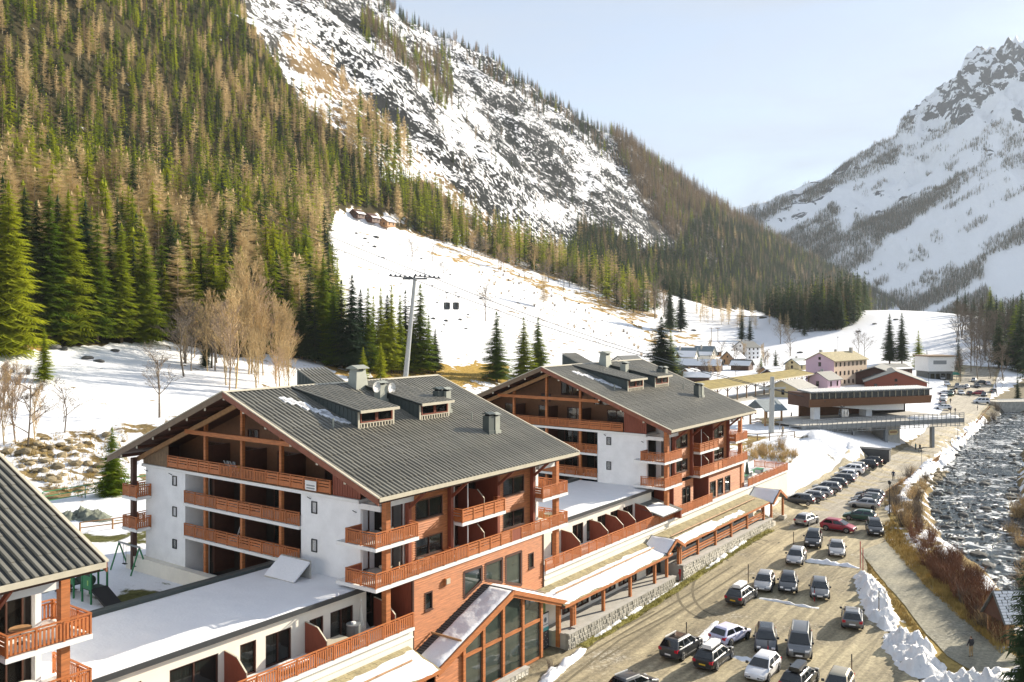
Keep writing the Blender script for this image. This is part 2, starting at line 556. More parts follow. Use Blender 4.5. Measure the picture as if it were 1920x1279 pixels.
WARM_ROCK = [(520, 60), (600, 100), (700, 200), (790, 290), (900, 400), (1010, 470), (880, 440), (800, 352), (740, 335), (640, 265), (560, 200)]
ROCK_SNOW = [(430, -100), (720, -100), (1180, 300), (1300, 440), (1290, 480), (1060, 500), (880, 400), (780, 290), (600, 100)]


def build_ground():
    NA, NR = 420, 540
    az = np.radians(np.linspace(-48, 50, NA))
    rr = np.geomspace(24, 3900, NR)
    A, R = np.meshgrid(az, rr)
    X, Y = R * np.sin(A), R * np.cos(A)
    Z = terrain(X, Y)
    a, b = ab(X, Y)
    t = -DY * X + DX * Y
    s = DX * X + DY * Y
    px = CXP + FPX * X / Y; py = HOR - FPX * (Z - CAMH) / Y
    px0, py0 = px, py
    wsc = np.clip(60 * 300 / np.maximum(Y, 120), 6, 30)
    px = px + wsc * fbm(X * .03, Y * .03, 81, 4); py = py + wsc * fbm(X * .03, Y * .03, 82, 4)
    n1 = fbm(X * .05, Y * .05, 51, 4); n2 = fbm(X * .3, Y * .3, 52, 3)
    cov = np.full(X.shape, 0.80)
    col = np.zeros(X.shape + (3,)); col[:] = (0.30, 0.215, 0.085)

    def put(mask, c=None, rgb=None):
        if c is not None:
            cov[mask] = c
        if rgb is not None:
            col[mask] = rgb
    street = (b < 0) & (a > -80) & (t < 60)
    put(street, 0.10, (0.22, 0.19, 0.13))
    put((b > 2) & (b < 48) & (t < 92) & (a < 60), 0.62, (0.12, 0.12, 0.045))
    put((t > 96) & (t < 119) & (s < 260), 0.53, (0.21, 0.155, 0.075))
    put((t > 119) & (t < 165), 0.93, (0.26, 0.19, 0.09))
    put((t >= 120) & (t < 420), 0.86)
    put((t >= 380), 0.60, (0.07, 0.068, 0.062))
    put(inpoly(px, py, ROCK_SNOW) & (t > 330), 0.46, (0.017, 0.019, 0.020))  # soil darker than real rock: shade on the face painted into the colour
    put(inpoly(px, py, [(930, 215), (1100, 225), (1200, 320), (1300, 430), (1290, 480), (1060, 495), (900, 405), (900, 300)]) & (t > 300), 0.41, (0.015, 0.018, 0.019))  # lower middle of the face, shade again put into the rock colour
    put(inpoly(px, py, WARM_ROCK) & (t > 330), 0.53, (0.22, 0.15, 0.075))
    for w, c in ((WOOD_NEAR, 0.10),):
        put(inpoly(px, py, w) & (t > 128), c, (0.05, 0.042, 0.02))
    put(inpoly(px, py, WOOD_FAR) & (t > 40), 0.14, (0.055, 0.05, 0.035))
    put(inpoly(px, py, WOOD_LARCH) & (t > 40), 0.26, (0.105, 0.085, 0.065))
    put(inpoly(px, py, WOOD_EDGE) & (t > 120), 0.40, (0.30, 0.20, 0.085))
    # dry grass showing through on the ski slope
    for line, wd in (([(690, 700), (800, 703), (945, 722)], 16), ([(820, 458), (930, 505), (1040, 548), (1120, 560), (1180, 590), (1230, 640)], 7),
                     ([(600, 640), (640, 690), (700, 702)], 20), ([(1180, 640), (1260, 625), (1330, 660)], 7), ([(0, 650), (60, 645)], 22)):
        d = polydist(px, py * 1.6, [(p, q * 1.6) for p, q in line])
        m = (d < wd * (1 + 1.6 * n2)) & (t > 112) & (t < 480)
        put(m, 0.40, (0.36, 0.235, 0.075))
    m = (px > 690) & (px < 960) & (py > 688 + 18 * n2) & (py < 722 + 14 * n2) & (t > 60) & (t < 260)
    put(m, 0.22, (0.40, 0.265, 0.07))
    knoll = (X > 110) & (Y > 380)
    put(knoll & (t < 110), 0.97)
    put(inpoly(px, py, [(900, 545), (1010, 560), (1120, 575), (1230, 640), (1210, 690), (1040, 690), (960, 640)]) & (t > 100) & (t < 330), 0.72, (0.24, 0.17, 0.085))
    dr = polydist(X, Y, RIVER)
    put(dr < 8, 0.22, (0.13, 0.12, 0.10))
    put((dr >= 6) & (dr < 13) & (Y < 260), 0.45, (0.26, 0.19, 0.085))
    put((dr >= 11) & (dr < 22) & (b < -12) & (Y < 150), 0.30, (0.33, 0.24, 0.085))
    put((a > 72) & (a < 135) & (b > -4) & (b < 16), 0.80, (0.20, 0.17, 0.11))
    put((a > 78) & (a < 120) & (b > 15) & (b < 30), 0.30, (0.30, 0.22, 0.085))
    cov = cov + 0.10 * n1
    # broken rock bands on the high face
    hi = sst(t, 320, 400) * (cov < .8) * (cov > .2)
    band = .6 * fbm(s / 55, Z / 20, 84, 3) + .9 * fbm(s / 18, Z / 7, 85, 3) + .5 * fbm(s / 160, Z / 70, 87, 2)
    cov = cov + hi * .38 * band
    ski = (t > 122) & (t < 420) & (cov > .8)
    cov = cov - ski * .16 * sst(fbm(X / 14, Y / 14, 86, 4), .05, .5)
    drop = 0.35 * (inpoly(px0, py0, LOT_PX) & (t < 60))
    Zm = Z - drop
    verts = np.stack([X, Y, Zm], -1).reshape(-1, 3)
    idx = np.arange(NA * NR).reshape(NR, NA)
    quads = np.stack([idx[:-1, :-1], idx[:-1, 1:], idx[1:, 1:], idx[1:, :-1]], -1).reshape(-1, 4)
    return grid_mesh('ground', verts, quads, cov.ravel(), col.reshape(-1, 3))


def grid_mesh(name, verts, quads, cov, col):
    me = bpy.data.meshes.new(name)
    me.vertices.add(len(verts)); me.vertices.foreach_set('co', verts.astype(np.float32).ravel())
    me.loops.add(len(quads) * 4); me.loops.foreach_set('vertex_index', quads.astype(np.int32).ravel())
    me.polygons.add(len(quads)); me.polygons.foreach_set('loop_start', np.arange(0, len(quads) * 4, 4, dtype=np.int32))
    me.update(calc_edges=True)
    me.polygons.foreach_set('use_smooth', np.ones(len(quads), bool))
    at = me.attributes.new('cover', 'FLOAT', 'POINT'); at.data.foreach_set('value', cov.astype(np.float32))
    rgba = np.ones((len(verts), 4), np.float32); rgba[:, :3] = col
    ac = me.attributes.new('soil', 'FLOAT_COLOR', 'POINT'); ac.data.foreach_set('color', rgba.ravel())
    return me


def terrain_mat(name, sc, sharp=0.06, bump=0.5, bdist=0.6, amp=0.9, snow=(0.77, 0.775, 0.795), stretch=(1, 1, 1)):
    m, n, l, b = new_mat(name)
    tc = n.new('ShaderNodeTexCoord')
    mp = n.new('ShaderNodeMapping'); mp.inputs['Scale'].default_value = stretch
    l.new(tc.outputs['Object'], mp.inputs['Vector'])
    nz = n.new('ShaderNodeTexNoise'); nz.inputs['Scale'].default_value = sc; nz.inputs['Detail'].default_value = 6
    nz.inputs['Roughness'].default_value = 0.58; nz.inputs['Distortion'].default_value = 0.5
    l.new(mp.outputs['Vector'], nz.inputs['Vector'])
    cv = n.new('ShaderNodeAttribute'); cv.attribute_name = 'cover'
    so = n.new('ShaderNodeAttribute'); so.attribute_name = 'soil'
    ad = n.new('ShaderNodeMath'); ad.operation = 'MULTIPLY_ADD'; ad.inputs[1].default_value = amp * 2
    l.new(nz.outputs['Fac'], ad.inputs[0]); l.new(cv.outputs['Fac'], ad.inputs[2])
    mr = n.new('ShaderNodeMapRange'); mr.interpolation_type = 'SMOOTHSTEP'
    mr.inputs['From Min'].default_value = amp + 0.5 - sharp; mr.inputs['From Max'].default_value = amp + 0.5 + sharp
    l.new(ad.outputs[0], mr.inputs['Value'])
    n2 = n.new('ShaderNodeTexNoise'); n2.inputs['Scale'].default_value = sc * 6; n2.inputs['Detail'].default_value = 8; n2.inputs['Roughness'].default_value = 0.7
    l.new(mp.outputs['Vector'], n2.inputs['Vector'])
    r2 = n.new('ShaderNodeMapRange'); r2.inputs['From Min'].default_value = 0.3; r2.inputs['From Max'].default_value = 0.7
    r2.inputs['To Min'].default_value = 0.4; r2.inputs['To Max'].default_value = 1.35
    l.new(n2.outputs['Fac'], r2.inputs['Value'])
    mu = n.new('ShaderNodeMix'); mu.data_type = 'RGBA'; mu.blend_type = 'MULTIPLY'; mu.inputs['Factor'].default_value = 1
    l.new(so.outputs['Color'], mu.inputs['A']); l.new(r2.outputs['Result'], mu.inputs['B'])
    mx = n.new('ShaderNodeMix'); mx.data_type = 'RGBA'; mx.inputs['B'].default_value = C4(snow)
    l.new(mu.outputs['Result'], mx.inputs['A']); l.new(mr.outputs['Result'], mx.inputs['Factor'])
    l.new(mx.outputs['Result'], b.inputs['Base Color'])
    b.inputs['Roughness'].default_value = 0.9; b.inputs['Specular IOR Level'].default_value = 0.04
    bp = n.new('ShaderNodeBump'); bp.inputs['Strength'].default_value = bump; bp.inputs['Distance'].default_value = bdist
    sm = n.new('ShaderNodeMath'); sm.operation = 'MULTIPLY_ADD'; sm.inputs[1].default_value = 0.5
    l.new(n2.outputs['Fac'], sm.inputs[0]); l.new(nz.outputs['Fac'], sm.inputs[2])
    l.new(sm.outputs[0], bp.inputs['Height']); l.new(bp.outputs['Normal'], b.inputs['Normal'])
    MATS[name] = m
    return m


LOT_PX = [(860, 1420), (952, 1300), (1060, 1222), (1118, 1190), (1284, 1085), (1322, 1068), (1437, 988), (1448, 952), (1470, 932), (1530, 898),
          (1570, 872), (1622, 852), (1668, 856), (1704, 838), (1735, 808), (1768, 770), (1778, 742), (1772, 700), (1800, 684), (1876, 690), (1862, 725), (1852, 762), (1806, 815),
          (1742, 866), (1690, 903), (1652, 928), (1668, 975), (1662, 1012), (1622, 1036), (1632, 1110), (1668, 1195), (1730, 1290), (1800, 1420)]
ROAD_PX = [(1478, 992), (1500, 952), (1560, 912), (1640, 866), (1704, 838), (1735, 808), (1768, 770), (1790, 742), (1800, 720), (1812, 690),
           (1868, 692), (1858, 725), (1848, 762), (1802, 815), (1738, 866), (1688, 901), (1640, 928), (1600, 950), (1560, 985)]
PATH_PX = [(1612, 1034), (1640, 1070), (1690, 1128), (1738, 1190), (1776, 1230), (1830, 1262), (1905, 1290), (1915, 1240), (1868, 1206), (1815, 1168), (1758, 1112), (1700, 1056), (1662, 1016)]


def sheet(name, px_poly, lift, m, step=1.6, jitter=0.35, label=None):
    """A thin surface laid on the ground inside an outline."""
    P = [hit(x, y) for x, y in px_poly]
    pts = []
    for i, p in enumerate(P):
        q = P[(i + 1) % len(P)]
        n = max(1, int((q - p).length / step))
        for k in range(n):
            w = p.lerp(q, k / n)
            pts.append((w.x + jitter * float(fbm(w.x * .4, w.y * .4, 71)), w.y + jitter * float(fbm(w.x * .4, w.y * .4, 72))))
    nb = len(pts)
    edges = [(i, (i + 1) % nb) for i in range(nb)]
    xs = [p[0] for p in pts]; ys = [p[1] for p in pts]
    gs = step * 2
    gx, gy = np.meshgrid(np.arange(min(xs), max(xs), gs), np.arange(min(ys), max(ys), gs))
    gx, gy = gx.ravel(), gy.ravel()
    ins = inpoly(gx, gy, pts)
    allp = [Vector((p[0], p[1])) for p in pts] + [Vector((x, y)) for x, y in zip(gx[ins], gy[ins])]
    r = delaunay_2d_cdt(allp, edges, [], 1, 1e-4)
    vv = np.array([(p.x, p.y) for p in r[0]])
    zz = terrain(vv[:, 0], vv[:, 1]) + lift
    me = bpy.data.meshes.new(name)
    me.from_pydata([(x, y, z) for (x, y), z in zip(vv, zz)], [], [tuple(f) for f in r[2]])
    bm = bmesh.new(); bm.from_mesh(me); bmesh.ops.recalc_face_normals(bm, faces=bm.faces)
    up = sum(f.normal.z for f in bm.faces)
    if up < 0:
        bmesh.ops.reverse_faces(bm, faces=bm.faces)
    bm.to_mesh(me); bm.free()
    me.materials.append(m)
    me.polygons.foreach_set('use_smooth', [True] * len(me.polygons))
    o = obj(name, me, kind='structure')
    return o


def lot_mat(name, c1, c2, c3, streak=0.55):
    """Worn dirt or asphalt: patches, streaks along the direction of travel, a little frost."""
    m, n, l, b = new_mat(name)
    tc = n.new('ShaderNodeTexCoord')
    mp = n.new('ShaderNodeMapping'); mp.inputs['Rotation'].default_value = (0, 0, -THETA)
    mp2 = n.new('ShaderNodeMapping'); mp2.inputs['Rotation'].default_value = (0, 0, 0); mp2.inputs['Scale'].default_value = (0.07, 1.1, 1)
    l.new(tc.outputs['Object'], mp.inputs['Vector']); l.new(mp.outputs['Vector'], mp2.inputs['Vector'])
    big = n.new('ShaderNodeTexNoise'); big.inputs['Scale'].default_value = 0.16; big.inputs['Detail'].default_value = 9; big.inputs['Roughness'].default_value = 0.65
    st = n.new('ShaderNodeTexNoise'); st.inputs['Scale'].default_value = 1.3; st.inputs['Detail'].default_value = 5; st.inputs['Distortion'].default_value = 0.8
    fine = n.new('ShaderNodeTexNoise'); fine.inputs['Scale'].default_value = 3.5; fine.inputs['Detail'].default_value = 8; fine.inputs['Roughness'].default_value = 0.75
    l.new(tc.outputs['Object'], big.inputs['Vector']); l.new(mp2.outputs['Vector'], st.inputs['Vector']); l.new(tc.outputs['Object'], fine.inputs['Vector'])
    m1 = n.new('ShaderNodeMix'); m1.data_type = 'RGBA'; m1.inputs['A'].default_value = C4(c1); m1.inputs['B'].default_value = C4(c2)
    r1 = n.new('ShaderNodeMapRange'); r1.inputs['From Min'].default_value = 0.35; r1.inputs['From Max'].default_value = 0.65
    l.new(big.outputs['Fac'], r1.inputs['Value']); l.new(r1.outputs['Result'], m1.inputs['Factor'])
    m2 = n.new('ShaderNodeMix'); m2.data_type = 'RGBA'; m2.blend_type = 'MULTIPLY'; m2.inputs['Factor'].default_value = 1
    r2 = n.new('ShaderNodeMapRange'); r2.inputs['From Min'].default_value = 0.35; r2.inputs['From Max'].default_value = 0.65
    r2.inputs['To Min'].default_value = 1 - streak * .6; r2.inputs['To Max'].default_value = 1 + streak * .4
    l.new(st.outputs['Fac'], r2.inputs['Value']); l.new(m1.outputs['Result'], m2.inputs['A']); l.new(r2.outputs['Result'], m2.inputs['B'])
    m3 = n.new('ShaderNodeMix'); m3.data_type = 'RGBA'; m3.blend_type = 'MULTIPLY'; m3.inputs['Factor'].default_value = 1
    r3 = n.new('ShaderNodeMapRange'); r3.inputs['From Min'].default_value = 0.3; r3.inputs['From Max'].default_value = 0.7
    r3.inputs['To Min'].default_value = 0.55; r3.inputs['To Max'].default_value = 1.4
    l.new(fine.outputs['Fac'], r3.inputs['Value']); l.new(m2.outputs['Result'], m3.inputs['A']); l.new(r3.outputs['Result'], m3.inputs['B'])
    # frost and remains of snow in patches
    m4 = n.new('ShaderNodeMix'); m4.data_type = 'RGBA'; m4.inputs['B'].default_value = C4(c3)
    ad = n.new('ShaderNodeMath'); ad.operation = 'ADD'
    l.new(big.outputs['Fac'], ad.inputs[0]); l.new(fine.outputs['Fac'], ad.inputs[1])
    r4 = n.new('ShaderNodeMapRange'); r4.inputs['From Min'].default_value = 1.12; r4.inputs['From Max'].default_value = 1.30; r4.inputs['To Max'].default_value = 0.75
    l.new(ad.outputs[0], r4.inputs['Value']); l.new(r4.outputs['Result'], m4.inputs['Factor']); l.new(m3.outputs['Result'], m4.inputs['A'])
    l.new(m4.outputs['Result'], b.inputs['Base Color'])
    b.inputs['Roughness'].default_value = 0.85; b.inputs['Specular IOR Level'].default_value = 0.25
    bp = n.new('ShaderNodeBump'); bp.inputs['Strength'].default_value = 0.45; bp.inputs['Distance'].default_value = 0.06
    l.new(fine.outputs['Fac'], bp.inputs['Height']); l.new(bp.outputs['Normal'], b.inputs['Normal'])
    MATS[name] = m
    return m


terrain_mat('terrain', 0.22)
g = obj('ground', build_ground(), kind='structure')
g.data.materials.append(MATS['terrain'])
lot_mat('lot_dirt', (0.40, 0.34, 0.215), (0.26, 0.22, 0.145), (0.58, 0.55, 0.47))
lot_mat('asphalt_worn', (0.37, 0.33, 0.26), (0.28, 0.25, 0.20), (0.52, 0.49, 0.43), 0.35)
lot_mat('path_gravel', (0.30, 0.275, 0.20), (0.22, 0.21, 0.165), (0.45, 0.43, 0.36), 0.3)
sheet('parking_lot', LOT_PX, 0.02, MATS['lot_dirt'])
sheet('road', ROAD_PX, 0.035, MATS['asphalt_worn'])
sheet('path', PATH_PX, 0.06, MATS['path_gravel'], step=1.2, jitter=0.25)


def track(px_pts, width, name):
    """A pair of tyre marks pressed into the dirt."""
    P = [hit(x, y) for x, y in px_pts]
    mb = MB()
    for off in (-0.75, 0.75):
        L, R = [], []
        for i, p in enumerate(P):
            d = (P[min(i + 1, len(P) - 1)] - P[max(i - 1, 0)]); d.z = 0; d.normalize()
            nrm = Vector((-d.y, d.x, 0))
            for lst, w in ((L, off - width / 2), (R, off + width / 2)):
                q = p + nrm * w
                lst.append((q.x, q.y, hz(q.x, q.y) + 0.03))
        for i in range(len(P) - 1):
            mb.poly([L[i], R[i], R[i + 1], L[i + 1]], 'track_dirt')
    return mb


mat('track_dirt', (0.15, 0.125, 0.075), 0.9, 0.35, 2.5, bump=0.3)
_tm = MB()
def arc_px(cx, cy, rx, ry, a0, a1, n=14):
    return [(cx + rx * math.cos(math.radians(a0 + (a1 - a0) * k / (n - 1))), cy + ry * math.sin(math.radians(a0 + (a1 - a0) * k / (n - 1)))) for k in range(n)]
for pts in (arc_px(1350, 1108, 66, 52, 100, 230), [(1110, 1235), (1200, 1180), (1300, 1120), (1380, 1068), (1450, 1015)],
            arc_px(1405, 1040, 60, 26, 150, 300), [(1040, 1279), (1090, 1240), (1150, 1195), (1240, 1150)]):
    q = track(pts, 0.24, 'tyre_tracks')
    off = len(_tm.v); _tm.v += q.v; _tm.f += [tuple(i + off for i in f) for f in q.f]; _tm.mi('track_dirt'); _tm.m += [0] * len(q.f)
obj('tyre_tracks', _tm, kind='structure')


# ------------------------------------------------------------------ river
def water_mat():
    m, n, l, b = new_mat('water')
    tc = n.new('ShaderNodeTexCoord')
    nz = n.new('ShaderNodeTexNoise'); nz.inputs['Scale'].default_value = 0.5; nz.inputs['Detail'].default_value = 7; nz.inputs['Roughness'].default_value = 0.62; nz.inputs['Distortion'].default_value = 1.2
    l.new(tc.outputs['Object'], nz.inputs['Vector'])
    mr = n.new('ShaderNodeMapRange'); mr.inputs['From Min'].default_value = 0.535; mr.inputs['From Max'].default_value = 0.60
    lw = n.new('ShaderNodeTexNoise'); lw.inputs['Scale'].default_value = 0.12; lw.inputs['Detail'].default_value = 3; l.new(tc.outputs['Object'], lw.inputs['Vector'])
    am = n.new('ShaderNodeMath'); am.operation = 'MULTIPLY_ADD'; am.inputs[1].default_value = 0.45; l.new(lw.outputs['Fac'], am.inputs[0]); l.new(nz.outputs['Fac'], am.inputs[2])
    sb = n.new('ShaderNodeMath'); sb.operation = 'SUBTRACT'; sb.inputs[1].default_value = 0.225; l.new(am.outputs[0], sb.inputs[0])
    l.new(sb.outputs[0], mr.inputs['Value'])
    mx = n.new('ShaderNodeMix'); mx.data_type = 'RGBA'; mx.inputs['A'].default_value = (0.022, 0.036, 0.042, 1); mx.inputs['B'].default_value = (0.85, 0.86, 0.85, 1)  # white is foam, and also sun glitter painted on the water
    l.new(mr.outputs['Result'], mx.inputs['Factor']); l.new(mx.outputs['Result'], b.inputs['Base Color'])
    b.inputs['Roughness'].default_value = 0.16
    bp = n.new('ShaderNodeBump'); bp.inputs['Strength'].default_value = 0.9; bp.inputs['Distance'].default_value = 0.5
    l.new(nz.outputs['Fac'], bp.inputs['Height']); l.new(bp.outputs['Normal'], b.inputs['Normal'])
    MATS['water'] = m


water_mat()
_w = MB()
_L, _R = [], []
for i, p in enumerate(RIVER):
    p0 = Vector(RIVER[max(i - 1, 0)]); p1 = Vector(RIVER[min(i + 1, len(RIVER) - 1)])
    d = (p1 - p0).normalized(); nr = Vector((-d.y, d.x))
    z = RIV_Z + 0.0025 * max(0, p[1] - 80)
    _L.append((p[0] + nr.x * 8.0, p[1] + nr.y * 8.0, z)); _R.append((p[0] - nr.x * 8.0, p[1] - nr.y * 8.0, z))
for i in range(len(RIVER) - 1):
    _w.poly([_L[i], _L[i + 1], _R[i + 1], _R[i]][::-1], 'water')
obj('river', _w, kind='structure')


# ------------------------------------------------------------------ the mountain across the valley
def build_mountain():
    ridge = [(1180, 470), (1290, 440), (1356, 405), (1400, 383), (1460, 368), (1500, 352), (1530, 340), (1600, 296), (1680, 252), (1692, 232), (1740, 188), (1790, 138), (1815, 106),
             (1832, 93), (1850, 98), (1872, 84), (1900, 86), (1925, 88), (1990, 96), (2100, 110), (2300, 120), (2700, 130)]
    NC, NRW = 330, 210
    pxs = np.linspace(1180, 2700, NC) if False else np.concatenate([np.linspace(1180, 1960, 250), np.linspace(1970, 2700, 80)])
    pyr = np.interp(pxs, [p[0] for p in ridge], [p[1] for p in ridge])
    v = np.linspace(0, 1.12, NRW)
    PX, V = np.meshgrid(pxs, v)
    PYR = np.meshgrid(pyr, v)[0]
    y1 = 3900.0
    y0 = np.interp(PX, [1180, 1640, 2000, 2400], [3000, 2800, 2300, 2000])
    Y = y0 + (y1 - y0) * V
    X = (PX - CXP) / FPX * Y
    zr = CAMH + (HOR - PYR) / FPX * y1
    foot = 8.0
    vv = np.clip(V, 0, 1)
    Zb = foot + (zr - foot) * vv ** 1.12
    Zb = np.where(V > 1, np.maximum(zr - (V - 1) * 9000 * 0.6, 10), Zb)
    q = X * .55 + Y * .2
    rid = 1 - np.abs(fbm(X / 330, Y / 900, 61, 4)) * 2
    craggy = 1 - np.abs(fbm(X / 120, Y / 160, 67, 5, .6)) * 2
    amp = sst(V, 0.05, 0.5) * (0.35 + .65 * sst(zr, 500, 1100))
    Z = Zb + amp * (rid - .6) * 105 * (1 - .6 * sst(V, .85, 1)) + sst(V, .55, .8) * sst(zr, 650, 1050) * (craggy - .55) * 80
    Z = Z + sst(V, .1, .4) * 16 * fbm(X / 60, Y / 90, 68, 4)
    py = HOR - FPX * (Z - CAMH) / Y
    rock = [(1676, 258), (1720, 190), (1790, 110), (1830, 70), (1990, 40), (1990, 180), (1900, 150), (1850, 195), (1800, 235), (1745, 222)]
    cov = np.full(PX.shape, 0.93) - 0.16 * sst(fbm(X / 200, Y / 500, 62, 4), 0.0, .5)
    col = np.zeros(PX.shape + (3,)); col[:] = (0.07, 0.075, 0.085)
    cov[inpoly(PX, py, rock)] = 0.52
    crag2 = [(1440, 395), (1490, 350), (1600, 300), (1560, 360), (1480, 430)]
    cov[inpoly(PX, py, crag2)] = 0.62
    cov = cov - .30 * sst(fbm(X / 90, Z / 60, 69, 4), .12, .5) * sst(V, .25, .6)
    verts = np.stack([X, Y, Z], -1).reshape(-1, 3)
    idx = np.arange(PX.size).reshape(PX.shape)
    quads = np.stack([idx[:-1, :-1], idx[:-1, 1:], idx[1:, 1:], idx[1:, :-1]], -1).reshape(-1, 4)
    return grid_mesh('mountain', verts, quads, cov.ravel(), col.reshape(-1, 3)), X, Y, Z, PX, py


terrain_mat('mountain_snow', 0.02, 0.05, 0.7, 12.0, 0.9, (0.91, 0.915, 0.92))
_mm, MX, MY, MZ, MPX, MPY = build_mountain()
_mo = obj('mountain', _mm, kind='structure')
_mm.materials.append(MATS['mountain_snow'])

# ================================================================== CHALET BLOCKS
RS, LS = 6.25 / 16.64, 6.5 / 16.4
A0R, A1R, RIDGE_B, RIDGE_Z = -0.8, 24.4, 15.6, 19.9


def zr(b):
    return 13.65 + RS * (b + 1.04) if b <= RIDGE_B else 13.4 + LS * (32 - b)


def row_spans(x0, x1, z, holes):
    spans = [(x0, x1)]
    for h in holes:
        xs = []
        n = len(h)
        for i in range(n):
            (xa, za), (xb, zb) = h[i], h[(i + 1) % n]
            if (za > z) != (zb > z):
                xs.append(xa + (z - za) / (zb - za) * (xb - xa))
        if len(xs) >= 2:
            h0, h1 = min(xs), max(xs)
            ns = []
            for s0, s1 in spans:
                if h1 <= s0 or h0 >= s1:
                    ns.append((s0, s1)); continue
                if h0 > s0: ns.append((s0, h0))
                if h1 < s1: ns.append((h1, s1))
            spans = ns
    return [s for s in spans if s[1] - s[0] > .02]


def clad(x0, x1, z0, z1, y, m='wood_orange', holes=(), h=0.175, back=0.08):
    """Lapped horizontal boards on a wall that faces -y, with openings left out."""
    mb = MB()
    n = max(1, round((z1 - z0) / h)); hh = (z1 - z0) / n
    for i in range(n):
        zb = z0 + i * hh
        for s0, s1 in row_spans(x0, x1, zb + hh / 2, holes):
            mb.prism([(y + back, zb), (y - .055, zb), (y - .004, zb + hh - .03), (y + back, zb + hh - .03)], 'x', s0, s1, m)
    return mb


def rect(x0, x1, z0, z1):
    return [(x0, z0), (x1, z0), (x1, z1), (x0, z1)]


_PANEL = {}


def panel_mesh(L, style):
    key = (round(L, 2), style)
    if key in _PANEL:
        return _PANEL[key]
    mb = MB()
    m = 'wood_rail'
    if style == 'v':
        mb.box(.05, L - .05, -.02, .02, .06, .15, m); mb.box(.05, L - .05, -.02, .02, .80, .90, m)
        n = max(2, int((L - .14) / .17)); p = (L - .14) / n
        for i in range(n):
            c = .07 + p * (i + .5)
            mb.box(c - .056, c + .056, -.045, -.021, .08, .88, m)
    elif style == 'h':
        for z0, z1 in ((.06, .46), (.52, .66), (.72, .90)):
            mb.box(.05, L - .05, -.02, .02, z0, z1, m)
        for f in (.12, .88):
            mb.box(L * f - .04, L * f + .04, .021, .05, .06, .9, m)
    else:
        mb.box(.03, L - .03, -.02, .02, .03, .98, 'wood_red')
    _PANEL[key] = mb.mesh('balustrade_panel')
    return _PANEL[key]


def balustrade(parent, p0, p1, z, styles, pitch=1.42, rail_m='wood_rail'):
    """Posts, handrail and infill panels between two points; every panel is its own piece."""
    p0, p1 = Vector((p0[0], p0[1], z)), Vector((p1[0], p1[1], z))
    d = p1 - p0; L = d.length; n = max(1, round(L / pitch)); l = L / n
    an = math.atan2(d.y, d.x)
    mb = MB()
    mb.box(-.05, L + .05, -.065, .065, .99, 1.045, rail_m)
    for i in range(n + 1):
        mb.box(l * i - .045, l * i + .045, -.055, .055, -.05, .99, rail_m)
    r = obj('railing', mb, parent, p0, an)
    for i in range(n):
        obj('balustrade_panel', panel_mesh(l, styles[i % len(styles)] if isinstance(styles, (list, tuple, str)) else styles), parent, p0 + d * (i / n), an)
    return r


def window(parent, x0, x1, z0, z1, y, bars=1, frame='wood_dark', gl='glass', depth=.10, f=.085, name='window', sill=True):
    """Window in a wall that faces -y: frame with casement bars, and its pane."""
    mb = MB()
    for a, b, c, d in ((x0, x0 + f, z0, z1), (x1 - f, x1, z0, z1), (x0 + f, x1 - f, z1 - f, z1), (x0 + f, x1 - f, z0, z0 + f)):
        mb.box(a, b, y - .05, y + depth, c, d, frame)
    for i in range(bars):
        c = x0 + (x1 - x0) * (i + 1) / (bars + 1)
        mb.box(c - .04, c + .04, y - .03, y + depth - .02, z0 + f, z1 - f, frame)
    if sill:
        mb.box(x0 - .06, x1 + .06, y - .11, y - .051, z0 - .05, z0 + .02, frame)
    o = obj(name, mb, parent)
    g = MB(); g.box(x0 + f * .5, x1 - f * .5, y + depth * .5, y + depth * .5 + .02, z0 + f * .5, z1 - f * .5, gl)
    obj('pane', g, o)
    cr = random.Random(int(x0 * 37 + z0 * 91 + y * 13))
    if cr.random() < .75:
        c = MB(); wdt = (x1 - x0) * cr.uniform(.16, .42); side = cr.random() < .5
        a, b = (x0 + f, x0 + f + wdt) if side else (x1 - f - wdt, x1 - f)
        n = max(2, int(wdt / .12))
        for i in range(n):
            c.box(a + (b - a) * i / n, a + (b - a) * (i + 1) / n, y + depth * .5 + .03 + .015 * (i % 2), y + depth * .5 + .05 + .015 * (i % 2), z0 + f, z1 - f, 'curtain')
        obj('curtain', c, o)
    return o


def window_x(parent, y0, y1, z0, z1, x, frame='trim_black', gl='glass', name='window', bars=0):
    """Same for a wall that faces -x."""
    f = .07
    mb = MB()
    for a, b, c, d in ((y0, y0 + f, z0, z1), (y1 - f, y1, z0, z1), (y0 + f, y1 - f, z1 - f, z1), (y0 + f, y1 - f, z0, z0 + f)):
        mb.box(x - .03, x + .09, a, b, c, d, frame)
    for i in range(bars):
        c = y0 + (y1 - y0) * (i + 1) / (bars + 1)
        mb.box(x - .02, x + .08, c - .04, c + .04, z0 + f, z1 - f, frame)
    o = obj(name, mb, parent)
    g = MB(); g.box(x + .04, x + .06, y0 + .03, y1 - .03, z0 + .03, z1 - .03, gl)
    obj('pane', g, o)
    return o


